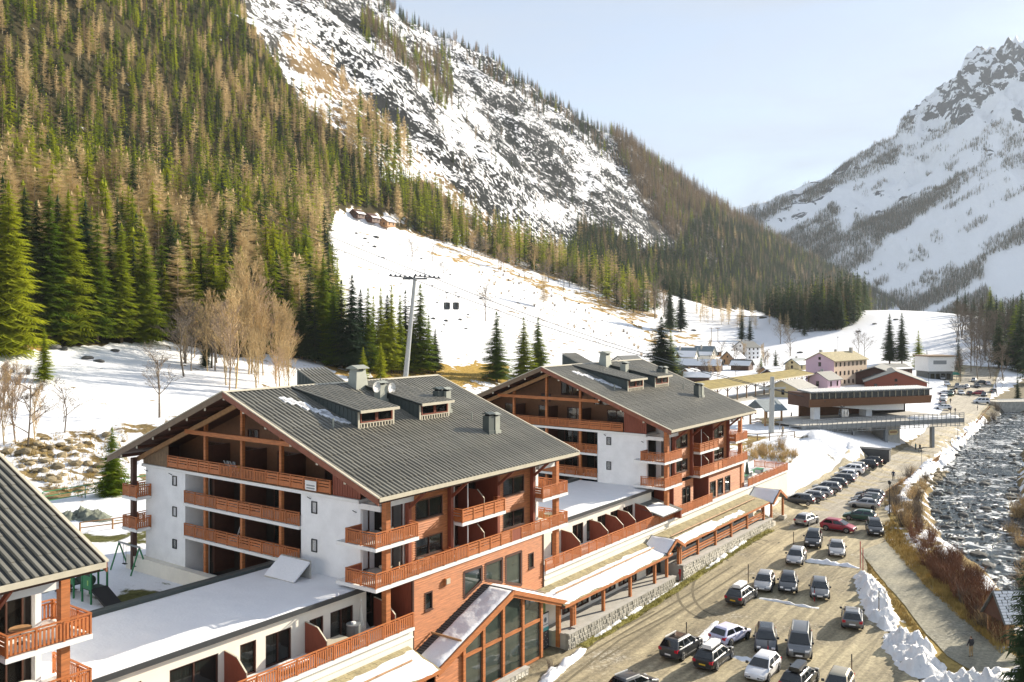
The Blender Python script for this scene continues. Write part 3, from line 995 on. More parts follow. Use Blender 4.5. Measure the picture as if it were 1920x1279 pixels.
def rib_mesh(name, seed, y_top, z_top, y_bot, z_bot, w=0.24, h=0.10, seg=2.3):
    """One roof panel: a raised rib in lapped lengths running down the slope."""
    r = random.Random(seed)
    top, bot = Vector((0, y_top, z_top)), Vector((0, y_bot, z_bot))
    d = (bot - top); L = d.length; d.normalize()
    nrm = Vector((0, -d.z, d.y))
    if nrm.z < 0: nrm = -nrm
    cuts = [0.0]
    x = seg * r.uniform(.25, 1.0)
    while x < L - .3:
        cuts.append(x); x += seg
    cuts.append(L)
    mb = MB()
    for s, e in zip(cuts[:-1], cuts[1:]):
        e2 = min(L, e + .05)
        a, b2 = top + d * s + nrm * h * .8, top + d * e2 + nrm * (h + .018)
        a0, b0 = top + d * s + nrm * .002, top + d * e2 + nrm * .002
        X = Vector((1, 0, 0))
        hw, tw = w / 2, w / 2 - .035
        p = [a0 - X * hw, a - X * tw, a + X * tw, a0 + X * hw]
        q = [b0 - X * hw, b2 - X * tw, b2 + X * tw, b0 + X * hw]
        flip = d.y > 0
        for i in range(3):
            f4 = [p[i], q[i], q[i + 1], p[i + 1]]
            mb.poly(f4 if flip else f4[::-1], 'roof_metal')
        mb.poly(q if not flip else q[::-1], 'roof_metal')
    return mb.mesh(name)


def build_block(root):
    # ---- body
    mb = MB()
    mb.box(3.9, 22.9, 3.2, 29.6, -1.9, 12.72, 'dark_interior')
    obj('core', mb, root)
    mb = MB()
    mb.box(1.5, 1.75, 3.0, 9.3, 3.0, 12.5, 'white_render'); mb.box(1.76, 3.9, 9.05, 9.298, 3.0, 12.5, 'white_render')
    mb.box(1.5, 1.75, 24.0, 29.9, 3.0, 12.5, 'white_render'); mb.box(1.76, 3.9, 24.002, 24.25, 3.0, 12.5, 'white_render')
    mb.box(1.76, 22.9, 29.62, 29.9, 3.0, 12.7, 'white_render')
    mb.box(1.76, 4.25, 4.0, 4.2, 7.2, 12.5, 'white_render'); mb.box(4.251, 4.4, 1.4, 4.2, 7.2, 13.4, 'white_render')
    mb.box(22.91, 23.1, 3.1, 29.6, -1.9, 13.4, 'white_render'); mb.box(22.7, 23.0, 2.35, 2.65, 3.9, 13.3, 'white_render')
    mb.box(20.3, 20.5, 1.25, 3.19, -1.0, 13.4, 'white_render')
    for y in (12.2, 16.4, 20.6):
        mb.box(1.9, 3.88, y - .07, y + .07, 4.5, 12.5, 'wood_dark')
    obj('wall', mb, root)
    # ---- slabs that show as white bands on the gable
    mb = MB()
    mb.box(1.25, 3.89, 2.95, 30.2, 12.5, 12.75, 'white_paint')
    obj('slab', mb, root)
    for z in (7.0, 9.76):
        b = obj('balcony', MB().box(1.28, 3.89, 9.301, 23.999, z, z + .25, 'white_paint'), root)
        balustrade(b, (1.38, 23.9), (1.38, 9.4), z + .25, 'vvvhhhhvvv')
    t = obj('top_balcony', MB().box(1.24, 3.9, 5.9, 26.4, 12.751, 12.80, 'wood_grey'), root)
    balustrade(t, (1.38, 26.35), (1.38, 5.95), 12.78, 'hhhhhvvvvhhhhhh', 1.45)
    # low terrace wall under the gable
    obj('plinth', MB().box(.7, 1.499, 11.9, 31.5, 2.9, 4.5, 'cream_render').box(.55, .699, 11.9, 31.5, 2.9, 4.62, 'cream_render'), root)
    # ---- posts on the gable
    for y in (11.7, 16.45, 21.3):
        obj('post', MB().box(1.5, 1.78, y - .14, y + .14, 4.4, 12.49, 'wood_orange'), root)
        obj('post', MB().box(1.5, 1.78, y - .13, y + .13, 12.8, zr(y) - .75, 'wood_orange'), root)
    # ---- dark back walls with glazed doors
    for z in (4.5, 7.3, 10.05):
        for y0 in (9.9, 13.0, 17.2, 21.2):
            window_x(root, y0, y0 + 2.3, z, z + 2.15, 3.84, 'wood_dark', 'glass', 'balcony_door', 1)
    # ---- attic loggia
    mb = MB()
    ys = [3.4, 15.6, 28.6]
    mb.prism([(3.2, 12.8), (28.8, 12.8), (28.8, zr(28.8) - .35), (15.6, 19.5), (3.2, zr(3.2) - .35)], 'x', 4.0, 4.2, 'wood_inner')
    for y in (11.7, 16.45, 21.3):
        mb.box(1.8, 3.99, y - .06, y + .06, 12.8, 15.0, 'wood_dark')
    for y in (3.25, 28.65):
        mb.prism([(1.6, 12.81), (3.99, 12.81), (3.99, zr(y) - .5), (1.6, zr(y) - .5)], 'y', y, y + .12, 'wood_dark')
    obj('attic_wall', mb, root)
    for y0, y1 in ((7.0, 9.4), (12.3, 15.0), (17.0, 19.2), (22.0, 24.4)):
        window_x(root, y0, y1, 12.82, 14.9, 3.95, 'wood_dark', 'glass', 'balcony_door', 1)
    for y0, y1, z0, z1 in ((12.6, 15.9, 16.3, 18.3), (17.4, 18.8, 15.4, 16.4), (9.0, 11.2, 15.4, 16.6)):
        window_x(root, y0, y1, z0, z1, 3.95, 'wood_dark', 'glass', 'window', 1)
    # boarded corners of the gable, board by board
    for lo, hi in ((3.0, 5.85), (26.45, 30.3)):
        mb = MB()
        n = int((hi - lo) / .24)
        for i in range(n):
            y0 = lo + (hi - lo) * i / n; y1 = lo + (hi - lo) * (i + .86) / n
            mb.prism([(y0, 12.76), (y1, 12.76), (y1, zr(y1) - .95), (y0, zr(y0) - .95)], 'x', 1.46, 1.52, 'wood_red' if lo < 10 else 'wood_grey')
        mb.prism([(lo, 12.76), (hi, 12.76), (hi, zr(hi) - .95), (lo, zr(lo) - .95)], 'x', 1.521, 1.6, 'wood_dark')
        obj('gable_boarding', mb, root, kind='stuff')
    # ---- roof
    mb = MB()
    mb.prism([(-1.04, 13.65), (RIDGE_B, RIDGE_Z), (32, 13.4), (32, 13.3), (RIDGE_B, 19.78), (-1.04, 13.55)], 'x', A0R, A1R, 'roof_pan_shade')
    roof = obj('roof', mb, root)
    mb = MB()
    mb.prism([(-0.9, 13.56), (RIDGE_B, 19.765), (31.9, 13.3), (31.9, 13.2), (RIDGE_B, 19.66), (-0.9, 13.46)], 'x', A0R + .05, A1R - .05, 'wood_dark')
    obj('soffit', mb, roof)
    vr = [rib_mesh('roof_panel', 900 + i, RIDGE_B - .12, RIDGE_Z - .045, -1.02, 13.66) for i in range(4)]
    vl = [rib_mesh('roof_panel', 950 + i, RIDGE_B + .12, RIDGE_Z - .045, 31.95, 13.42) for i in range(4)]
    n = 59
    for i in range(n):
        x = A0R + .25 + (A1R - A0R - .5) * i / (n - 1)
        obj('roof_panel', vr[(i * 7 + i // 3) % 4], roof, (x, 0, 0))
        obj('roof_panel', vl[(i * 5 + i // 2) % 4], roof, (x, 0, 0))
    obj('ridge_cap', MB().prism([(RIDGE_B - .28, RIDGE_Z + .02), (RIDGE_B, RIDGE_Z + .14), (RIDGE_B + .28, RIDGE_Z + .02), (RIDGE_B, RIDGE_Z + .06)], 'x', A0R - .02, A1R + .02, 'roof_trim'), roof)
    obj('gutter', MB().box(A0R, A1R, -1.17, -1.045, 13.44, 13.70, 'roof_trim'), roof); obj('gutter', MB().box(A0R, A1R, 32.002, 32.12, 13.2, 13.46, 'roof_trim'), roof)
    for side, m in ((0, 'barge_red'), (1, 'barge')):
        for x in (A0R - .09, A1R + .003):
            mb = MB()
            if side == 0:
                pr = [(-1.1, 13.68), (RIDGE_B, RIDGE_Z + .05), (RIDGE_B, RIDGE_Z - .42), (-1.1, 13.22)]
            else:
                pr = [(RIDGE_B + .002, RIDGE_Z + .05), (32.05, 13.44), (32.05, 12.97), (RIDGE_B + .002, RIDGE_Z - .42)]
            mb.prism(pr, 'x', x, x + .085, m)
            obj('barge_board', mb, roof)
            v = MB()
            if side == 0:
                v.prism([(-1.12, 13.70), (RIDGE_B, RIDGE_Z + .07), (RIDGE_B, RIDGE_Z + .15), (-1.12, 13.78)], 'x', x - .03, x + .15, 'roof_trim')
            else:
                v.prism([(RIDGE_B + .002, RIDGE_Z + .07), (32.08, 13.46), (32.08, 13.54), (RIDGE_B + .002, RIDGE_Z + .15)], 'x', x - .03, x + .15, 'roof_trim')
            obj('verge_strip', v, roof)
    # purlins, inner rafters, tie beam
    for y in (2.2, 5.0, 7.8, 10.6, 13.2, 15.6, 18.0, 20.4, 22.8, 25.2, 27.6, 30.0):
        z = zr(y) - .38
        mb = MB().box(A0R + .06, 1.6, y - .12, y + .12, z - .24, z - .01, 'wood_dark')
        mb.box(A0R + .03, A0R + .058, y - .11, y + .11, z - .23, z - .02, 'roof_trim')
        obj('purlin', mb, root)
    for x in (1.05,):
        obj('rafter', MB().prism([(0.3, zr(.3) - .62), (RIDGE_B, 19.27), (RIDGE_B, 18.85), (0.3, zr(.3) - 1.02)], 'x', x, x + .22, 'wood_orange'), root)
        obj('rafter', MB().prism([(RIDGE_B + .002, 19.27), (30.6, zr(30.6) - .62), (30.6, zr(30.6) - 1.02), (RIDGE_B + .002, 18.85)], 'x', x, x + .22, 'wood_gold'), root)
        obj('tie_beam', MB().box(x - .02, x + .2, 8.9, 23.4, 15.95, 16.3, 'wood_orange'), root)
    obj('loggia_rafter', MB().prism([(0.3, zr(.3) - .45), (RIDGE_B, 19.4), (30.6, zr(30.6) - .45), (30.6, zr(30.6) - .62), (RIDGE_B, 19.2), (.3, zr(.3) - .62)], 'x', 1.6, 4.0, 'wood_dark'), root)
    # ---- street front, upper floors (wall plane at y 1.2)
    win = [(5.25, 8.3), (16.05, 19.1)]
    for (x0, x1), (w0, w1) in zip(((4.4, 9.2), (15.0, 20.3)), win):
        h = [rect(w0, w1, 10.75, 12.25), rect(w0, w1, 8.0, 9.42)]
        obj('cladding', clad(x0, x1, 7.26, 13.4, 1.2, holes=h), root, kind='stuff')
        window(root, w0, w1, 10.75, 12.25, 1.2, 1)
        window(root, w0, w1, 8.0, 9.42, 1.2, 1)
        obj('backing', MB().box(x0, x1, 1.42, 3.19, 7.2, 13.4, 'dark_interior'), root)
        # slatted shutter strip beside the windows
        mb = MB()
        for k in range(18):
            for zz in (7.4, 10.1):
                mb.box(x0 + .05, x0 + .5, 1.08, 1.12, zz + k * .14, zz + k * .14 + .1, 'wood_orange')
        obj('shutter', mb, root)
    for x in (4.3, 9.05, 15.0, 20.15):
        obj('pier', MB().box(x - .16, x + .16, .82, 1.16, 7.26, 13.75, 'wood_red'), root)
        obj('strut', MB().beam((x, .9, 11.95), (x, -.75, 13.35), .17, .2, 'wood_red'), root)
        obj('eave_beam', MB().beam((x, 1.1, 13.45), (x, -.85, 13.42), .16, .2, 'wood_red'), root)
    obj('wall_plate', MB().box(A0R + .1, A1R - .1, -.78, -.6, 13.22, 13.42, 'wood_dark'), root)
    # recessed bay in the middle
    mb = MB()
    mb.box(9.2, 9.35, 1.1, 3.19, 7.26, 13.5, 'wood_red'); mb.box(14.85, 14.999, 1.1, 3.19, 7.26, 13.5, 'wood_red')
    mb.box(11.2, 12.0, 3.0, 3.18, 7.26, 12.6, 'cream_render')
    mb.box(9.36, 14.84, 1.1, 3.19, 12.62, 12.9, 'wood_dark')
    obj('bay_wall', mb, root)
    for z in (7.28, 10.03):
        window(root, 9.5, 11.1, z, z + 2.2, 3.05, 1, 'wood_dark', 'glass', .1, .08, 'balcony_door', False)
        window(root, 12.2, 14.7, z, z + 2.2, 3.05, 1, 'wood_dark', 'glass', .1, .08, 'balcony_door', False)
        scr = MB(); scr.prism([(.35, z), (3.0, z), (3.0, z + 1.95), (1.0, z + 1.95), (.35, z + 1.35)], 'x', 12.35, 12.42, 'wood_red')
        scr.beam((12.385, .33, z), (12.385, .33, z + 1.37), .09, .04, 'roof_trim', (1, 0, 0)); scr.beam((12.385, .33, z + 1.37), (12.385, 1.0, z + 1.98), .09, .04, 'roof_trim')
        obj('privacy_screen', scr, root)
    obj('downpipe', MB().tube([(10.35, .35, 7.3), (10.35, .35, 13.2)], .045, 'white_paint', 6), root)
    # balconies on the street side
    b = obj('balcony', MB().box(9.28, 14.86, .0, 3.0, 9.76, 10.0, 'white_paint'), root)
    balustrade(b, (9.36, .08), (14.78, .08), 10.0, 'h'); balustrade(b, (9.36, 1.15), (9.36, .1), 10.0, 'h'); balustrade(b, (14.78, .1), (14.78, 1.15), 10.0, 'v')
    b = obj('balcony', MB().box(0, 4.35, .0, 3.9, 9.76, 10.0, 'white_paint'), root)
    balustrade(b, (.08, .08), (4.27, .08), 10.0, 'v'); balustrade(b, (.08, 2.95), (.08, .1), 10.0, 'v'); balustrade(b, (1.45, 2.9), (.1, 2.9), 10.0, 'p', 1.3); balustrade(b, (4.27, .1), (4.27, 1.1), 10.0, 'v')
    b = obj('balcony', MB().box(20.25, 24.35, .0, 3.9, 9.76, 10.0, 'white_paint'), root)
    balustrade(b, (20.35, .08), (24.27, .08), 10.0, 'v'); balustrade(b, (20.33, 1.2), (20.33, .1), 10.0, 'h'); balustrade(b, (24.27, .1), (24.27, 3.7), 10.0, 'v'); balustrade(b, (24.2, 3.75), (22.95, 3.75), 10.0, 'v')
    # corner loggias: posts, beams, doors
    for x in (1.62, 23.2):
        obj('corner_post', MB().box(x - .22, x + .22, .38, .82, -1.6, 13.3, 'wood_orange'), root)
    mb = MB()
    mb.box(1.3, 4.3, 2.75, 3.0, 12.1, 12.5, 'white_paint'); mb.box(1.3, 1.6, .85, 2.75, 12.15, 12.55, 'white_paint'); mb.box(1.61, 4.3, .45, .75, 12.5, 12.9, 'white_paint')
    obj('loggia_beam', mb, root); obj('loggia_beam', MB().box(20.3, 22.9, .45, .75, 12.5, 12.9, 'white_paint'), root)
    for z in (7.28, 10.03):
        window_x(root, 1.5, 2.5, z, z + 2.15, 4.21, 'wood_dark', 'glass', 'balcony_door')
        window(root, 2.1, 3.3, z, z + 2.15, 3.96, 0, 'wood_dark', 'glass', .1, .08, 'balcony_door', False)
        window(root, 20.9, 22.5, z, z + 2.15, 3.15, 1, 'wood_dark', 'glass', .1, .08, 'balcony_door', False)
    # rear corner balconies
    for z in (7.0, 9.76):
        b = obj('balcony', MB().box(.0, 2.9, 29.0, 31.2, z, z + .25, 'white_paint'), root)
        balustrade(b, (.08, 31.1), (.08, 29.1), z + .25, 'v', 1.0); balustrade(b, (.1, 29.05), (1.4, 29.05), z + .25, 'v', 1.3); balustrade(b, (2.8, 31.12), (.1, 31.12), z + .25, 'v', 1.4)
    obj('corner_post', MB().box(.5, .9, 30.3, 30.7, 3.2, 13.3, 'wood_dark'), root)
    # ---- gable windows with little lamps
    for y0, y1, z0, z1 in ((7.5, 8.1, 11.15, 12.05), (7.5, 8.1, 8.3, 9.25), (25.2, 25.8, 11.25, 12.1), (25.2, 25.8, 8.6, 9.45), (25.2, 25.8, 5.85, 6.65)):
        window_x(root, y0, y1, z0, z1, 1.46)
    for y, z in ((8.2, 12.3), (25.9, 12.25), (3.4, 11.9), (29.6, 12.2)):
        obj('wall_lamp', MB().beam((1.48, y, z - .12), (1.22, y + .1, z + .06), .06, .06, 'trim_black'), root)
    # ---- dormers
    for x0, x1 in ((5.9, 9.85), (13.05, 16.85)):
        yf, zf = 7.75, 18.28
        zb = zr(yf)
        mb = MB()
        for x in (x0, x1 - .08):
            mb.prism([(yf, zb - .1), (yf, zf), (15.5, 19.78), (15.5, 19.5)], 'x', x, x + .08, 'dormer_metal')
        n = 16
        for i in range(n):
            y = yf + .25 + i * .46
            za, zt = zr(y), zf + (y - yf) * (19.78 - zf) / (15.5 - yf)
            if zt - za > .05:
                mb.box(x0 - .035, x0 + .001, y, y + .05, za, zt, 'dormer_metal')
        d = obj('dormer', mb, root)
        dr = obj('dormer_roof', MB().prism([(yf - .45, zf + .02), (15.6, 19.86), (15.6, 19.95), (yf - .45, zf + .11)], 'x', x0 - .22, x1 + .22, 'roof_pan_shade'), d)
        vm = [rib_mesh('dormer_panel', 990 + i, 15.55, 19.95, yf - .43, zf + .115, .23, .07, 1.5) for i in range(2)]
        k = int((x1 - x0 + .3) / .40)
        for i in range(k + 1):
            obj('dormer_panel', vm[i % 2], d, (x0 - .1 + (x1 - x0 + .2) * i / k, 0, 0))
        obj('dormer_fascia', MB().box(x0 - .22, x1 + .22, yf - .53, yf - .455, zf - .06, zf + .16, 'roof_trim'), d)
        mb = MB()
        mb.box(x0 - .06, x0 + .12, yf - .06, yf - .005, zb - .08, zf, 'roof_trim'); mb.box(x1 - .12, x1 + .06, yf - .06, yf - .005, zb - .08, zf, 'roof_trim')
        mb.box(x0 + .12, x1 - .12, yf - .06, yf - .005, zb - .06, zb + .07, 'roof_trim'); mb.box(x0 + .12, x1 - .12, yf - .06, yf - .005, zb + .36, zb + .44, 'roof_trim')
        for i in range(11):
            x = x0 + .3 + (x1 - x0 - .6) * i / 10
            mb.box(x - .06, x + .06, yf - .04, yf + .0, zb + .07, zb + .36, 'roof_trim')
        mb.box(x0 + .1, x1 - .1, yf, yf + .05, zb, zf, 'dark_gap')
        obj('dormer_front', mb, d)
        xm = (x0 + x1) / 2
        for a, b2 in ((x0 + .2, xm - .05), (xm + .05, x1 - .2)):
            window(d, a, b2, zb + .46, zf - .06, yf - .04, 0, 'wood_red', 'glass', .08, .08, 'window', False)
    # raised lift housing behind the ridge
    mb = MB().prism([(16.1, 19.5), (19.4, 21.0), (19.4, 18.2), (16.1, 19.3)], 'x', 9.7, 13.0, 'dormer_metal')
    for i in range(7):
        y = 16.6 + .4 * i
        mb.box(9.66, 9.699, y, y + .05, 18.6, 19.5 + (y - 16.1) * .4545, 'dormer_metal')
    hsg = obj('lift_housing', mb, root)
    vm = rib_mesh('roof_panel', 1200, 19.5, 21.12, 16.0, 19.53, .23, .07, 1.5)
    for i in range(9):
        obj('housing_panel', vm, hsg, (9.75 + 3.2 * i / 8, 0, 0))
    # chimneys
    mb = MB()
    for z0, z1, w0, w1, d0, d1 in ((19.2, 21.0, .78, .55, .62, .45),):
        bm_pts = [(12.5 + sx * w0, 14.6 + sy * d0, z0) for sx, sy in ((-1, -1), (1, -1), (1, 1), (-1, 1))]
        tp = [(12.5 + sx * w1, 14.6 + sy * d1, z1) for sx, sy in ((-1, -1), (1, -1), (1, 1), (-1, 1))]
        for i in range(4):
            mb.poly([bm_pts[i], bm_pts[(i + 1) % 4], tp[(i + 1) % 4], tp[i]], 'flue_metal')
        mb.poly(tp, 'flue_metal')
    ch = obj('chimney', mb, root)
    obj('chimney_cap', MB().prism([(13.9, 21.25), (14.6, 21.5), (15.3, 21.25), (15.3, 21.18), (13.9, 21.18)], 'x', 11.75, 13.25, 'flue_metal').box(11.9, 12.2, 14.2, 15.0, 21.0, 21.18, 'flue_metal').box(12.8, 13.1, 14.2, 15.0, 21.0, 21.18, 'flue_metal'), ch)

    def flue(x, y, w, z1, m, cap=True):
        z0 = zr(y) - .3
        q = MB().box(x - w, x + w, y - w * .9, y + w * .9, z0, z1, m).box(x - w - .08, x + w + .08, y - w - .06, y + w + .06, zr(y) + .02 - .1, zr(y) + .22, m)
        c = obj('chimney', q, root)
        if cap:
            obj('chimney_cap', MB().prism([(y - w - .12, z1 + .16), (y, z1 + .34), (y + w + .12, z1 + .16)], 'x', x - w - .08, x + w + .08, m).box(x - w * .6, x + w * .6, y - w * .6, y + w * .6, z1, z1 + .17, 'dark_gap'), c)
        return c
    flue(18.15, 4.3, .38, 17.15, 'dormer_metal'); flue(18.98, 4.2, .33, 17.05, 'flue_metal')
    flue(16.8, 8.9, .36, 19.2, 'dormer_metal'); flue(17.55, 8.6, .33, 19.15, 'flue_metal')
    flue(12.4, 11.7, .42, 19.9, 'flue_metal')
    for x, y in ((3.9, 8.4), (18.6, 6.5)):
        obj('vent_pipe', MB().tube([(x, y, zr(y) - .1), (x, y, zr(y) + .75)], .07, 'flue_metal', 6), root)


def dish(parent, x, y, z, r):
    mb = MB()
    n = 14
    c = (x + .12, y + .05, z)
    ring = [(x + r * .25 * math.cos(6.283 * i / n), y - .18 + 0.0, z) for i in range(n)]
    pts = [(x + r * math.cos(6.283 * i / n), y - .2 * r, z + r * math.sin(6.283 * i / n)) for i in range(n)]
    mid = [(x + r * .55 * math.cos(6.283 * i / n), y - .02, z + r * .55 * math.sin(6.283 * i / n)) for i in range(n)]
    for i in range(n):
        j = (i + 1) % n
        mb.poly([pts[i], pts[j], mid[j], mid[i]], 'white_paint'); mb.poly([mid[i], mid[j], (x, y + .06, z)], 'white_paint')
        mb.poly([mid[i], mid[j], pts[j], pts[i]][::1], 'white_paint')
    mb.tube([(x, y + .05, z), (x, y - .45, z - .1)], .02, 'grey_steel', 4)
    mb.tube([(x, y + .05, z), (x + .3 * (1 if x < 12.4 else -1), y + .1, z)], .03, 'grey_steel', 4)
    return obj('satellite_dish', mb, parent)


blk = local_root('chalet_block', 'big chalet in the middle with satellite dishes on its roof and glazed entrance gable below', 'apartment building', 0, 0, 0, 'chalet residence blocks')
build_block(blk)
blk2 = copy_tree(blk, None, W(44, 0)); blk2['label'] = 'second chalet farther along the street, behind the flat snowy roof'
blk0 = copy_tree(blk, None, W(-44, 0)); blk0['label'] = 'chalet cut off by the left picture edge, green grey ribbed roof and orange balconies'
dish(blk, 11.55, 11.4, 19.75, .48); dish(blk, 13.3, 11.3, 19.55, .48)
obj('antenna_mast', MB().tube([(12.4, 11.7, 19.9), (12.4, 11.7, 20.6)], .03, 'dark_steel', 5).box(11.8, 13.0, 11.68, 11.72, 20.1, 20.14, 'dark_steel').box(11.9, 12.9, 11.68, 11.72, 19.5, 19.54, 'dark_steel'), blk)

# lower street balconies: one long run on the middle and left chalets, split on the second
for rt in (blk, blk0):
    b = obj('balcony', MB().box(0, 24.35, .0, 3.19, 7.0, 7.25, 'white_paint').box(0, 3.89, 3.191, 3.9, 7.0, 7.25, 'white_paint'), rt)
    balustrade(b, (.08, .08), (24.27, .08), 7.25, 'vvvvvvvhhhhpvvvvvv'); balustrade(b, (.08, 2.95), (.08, .1), 7.25, 'v'); balustrade(b, (1.45, 2.9), (.1, 2.9), 7.25, 'p', 1.3)
    balustrade(b, (24.27, .1), (24.27, 3.7), 7.25, 'v')
b = obj('balcony', MB().box(0, 4.35, .0, 3.9, 7.0, 7.25, 'white_paint'), blk2)
balustrade(b, (.08, .08), (4.27, .08), 7.25, 'v'); balustrade(b, (.08, 2.95), (.08, .1), 7.25, 'v'); balustrade(b, (4.27, .1), (4.27, 1.1), 7.25, 'v')
b = obj('balcony', MB().box(9.28, 24.35, .0, 3.19, 7.0, 7.25, 'white_paint'), blk2)
balustrade(b, (9.36, .08), (24.27, .08), 7.25, 'vvvhhvvvv'); balustrade(b, (9.36, 1.15), (9.36, .1), 7.25, 'v'); balustrade(b, (24.27, .1), (24.27, 3.7), 7.25, 'v')

# lower street front of the middle chalet
W1 = [(9.58, 4.2), (11.81, 4.98), (11.81, 6.16), (9.58, 6.2)]
W2 = [(12.26, 4.97), (14.53, 4.2), (14.53, 6.2), (12.26, 6.2)]
W3 = [(14.98, 4.08), (17.2, 3.35), (17.2, 6.2), (14.98, 6.2)]
holes = [W1, W2, W3, rect(5.07, 5.92, 4.4, 5.72), rect(18.24, 19.0, 4.43, 5.74)]
obj('cladding', clad(3.85, 20.4, -1.6, 6.98, .14, holes=holes), blk, kind='stuff')
mb = MB().box(3.8, 3.98, .25, 3.19, -1.6, 6.99, 'wood_red').box(3.99, 20.29, .5, 3.19, -1.6, 6.99, 'dark_interior').box(20.3, 20.48, .25, 3.19, -1.6, 6.99, 'wood_red')
mb.box(3.74, 3.9, .06, .22, 1.0, 6.99, 'wood_dark'); mb.box(20.38, 20.52, .06, .22, 1.0, 6.99, 'wood_dark')
obj('lower_wall', mb, blk)
for Wp in (W1, W2, W3):
    mb = MB(); g2 = MB()
    n = 4
    cx = sum(p[0] for p in Wp) / 4; cz = sum(p[1] for p in Wp) / 4
    for i in range(n):
        mb.beam((Wp[i][0], .14, Wp[i][1]), (Wp[(i + 1) % n][0], .14, Wp[(i + 1) % n][1]), .22, .11, 'wood_dark', (0, 1, 0))
    xm = cx
    o = obj('window', mb, blk)
    g2.prism(Wp, 'y', .2, .23, 'glass_mirror')
    obj('pane', g2, o)
window(blk, 5.07, 5.92, 4.4, 5.72, .12, 0); window(blk, 18.24, 19.0, 4.43, 5.74, .12, 0)
obj('air_vent', MB().box(7.28, 7.7, -.12, .1, 5.85, 6.25, 'roof_trim').box(7.22, 7.76, -.06, .1, 5.8, 6.3, 'wood_orange'), blk)
window(blk, 2.3, 3.6, 4.0, 6.3, 3.96 + .05, 0, 'wood_dark', 'glass', .1, .08, 'balcony_door', False)

# lower street front of the second chalet
hl = [rect(13.2 + k * 2.3, 14.9 + k * 2.3, 3.9, 5.9) for k in range(3)] + [rect(6.2, 8.4, 4.2, 6.2)]
obj('cladding', clad(3.9, 9.2, -1.0, 6.98, .9, holes=hl), blk2, kind='stuff')
obj('cladding', clad(12.7, 24.3, -1.0, 6.98, .5, holes=hl), blk2, kind='stuff')
obj('lower_wall', MB().box(3.9, 9.2, 1.1, 3.19, -1.9, 6.99, 'dark_interior').box(9.21, 12.69, 2.6, 3.19, -1.9, 6.99, 'wood_red').box(12.7, 20.29, .75, 3.19, -1.9, 6.99, 'dark_interior').box(20.51, 24.3, .75, 3.0, -1.9, 6.99, 'dark_interior').box(3.75, 3.89, .8, 3.19, -1.9, 6.99, 'wood_red').box(12.55, 12.69, .4, 2.59, -1.9, 6.99, 'wood_red').box(9.3, 10.4, 2.5, 2.59, 3.6, 5.8, 'white_paint'), blk2)
for k in range(3):
    window(blk2, 13.2 + k * 2.3, 14.9 + k * 2.3, 3.9, 5.9, .48, 0)
window(blk2, 6.2, 8.4, 4.2, 6.2, .88, 1)
obj('cladding', clad(3.85, 24.3, -1.6, 6.98, .14), blk0, kind='stuff')
obj('lower_wall', MB().box(3.99, 20.29, .5, 3.19, -1.6, 6.99, 'dark_interior'), blk0)
# patch of snow left in the shade beside the first dormer
sn = MB(); r9 = random.Random(4)
for k in range(30):
    f = k / 29
    x = 3.35 + 2.35 * f + r9.uniform(-.25, .25); y = 13.2 - 4.6 * f + r9.uniform(-.3, .3)
    L = r9.uniform(.3, .8)
    sn.prism([(y, zr(y) + .06), (y + L, zr(y + L) + .06), (y + L, zr(y + L) + .16), (y, zr(y) + .16)], 'x', x - .2, x + r9.uniform(.15, .45), 'snow')
for rt in (blk, blk2):
    tag(obj('roof_snow', sn.mesh('roof_snow'), rt), kind='stuff')

# ================================================================== FLAT ROOFED LINKS, TERRACE, ENTRANCE, COVERED WALKWAYS
def bumpy_slab(x0, x1, y0, y1, z, h, m='snow', nx=40, ny=22, amp=.05, seed=1, edge=.12, bare=None):
    """Snow lying on a flat or sloping surface: top with soft relief, edges rounded down. z is a number or a function of (x, y)."""
    zf = z if callable(z) else (lambda x, y: z)
    mb = MB(); k = mb.mi(m)
    I, Jm = np.meshgrid(np.arange(nx + 1), np.arange(ny + 1))
    Xg = x0 + (x1 - x0) * I / nx; Yg = y0 + (y1 - y0) * Jm / ny
    fw = .35 * fbm(Xg * .9, Yg * .9, seed + 3); f1 = fbm(Xg * .5, Yg * .5, seed); f2 = fbm(Xg * 1.7, Yg * 1.7, seed + 9)
    for j in range(ny + 1):
        for i in range(nx + 1):
            x, y = float(Xg[j, i]), float(Yg[j, i])
            edge_ = i in (0, nx) or j in (0, ny)
            w = float(fw[j, i]) if edge_ else 0
            e = 0 if edge_ else 1
            t = h * e * (1 + float(f1[j, i])) + amp * e * float(f2[j, i])
            xx = x + (w * edge * 2 if i in (0, nx) else 0); yy = y + (w * edge * 2 if j in (0, ny) else 0)
            if bare is not None:
                t -= bare(x, y)
            mb.v.append((xx, yy, zf(xx, yy) + t))
    for j in range(ny):
        for i in range(nx):
            a = j * (nx + 1) + i
            q = (a, a + 1, a + nx + 2, a + nx + 1)
            if bare is not None and all(mb.v[n][2] < zf(mb.v[n][0], mb.v[n][1]) - .02 for n in q):
                continue
            mb.f.append(q); mb.m.append(k)
    return mb.mesh('snow', True)


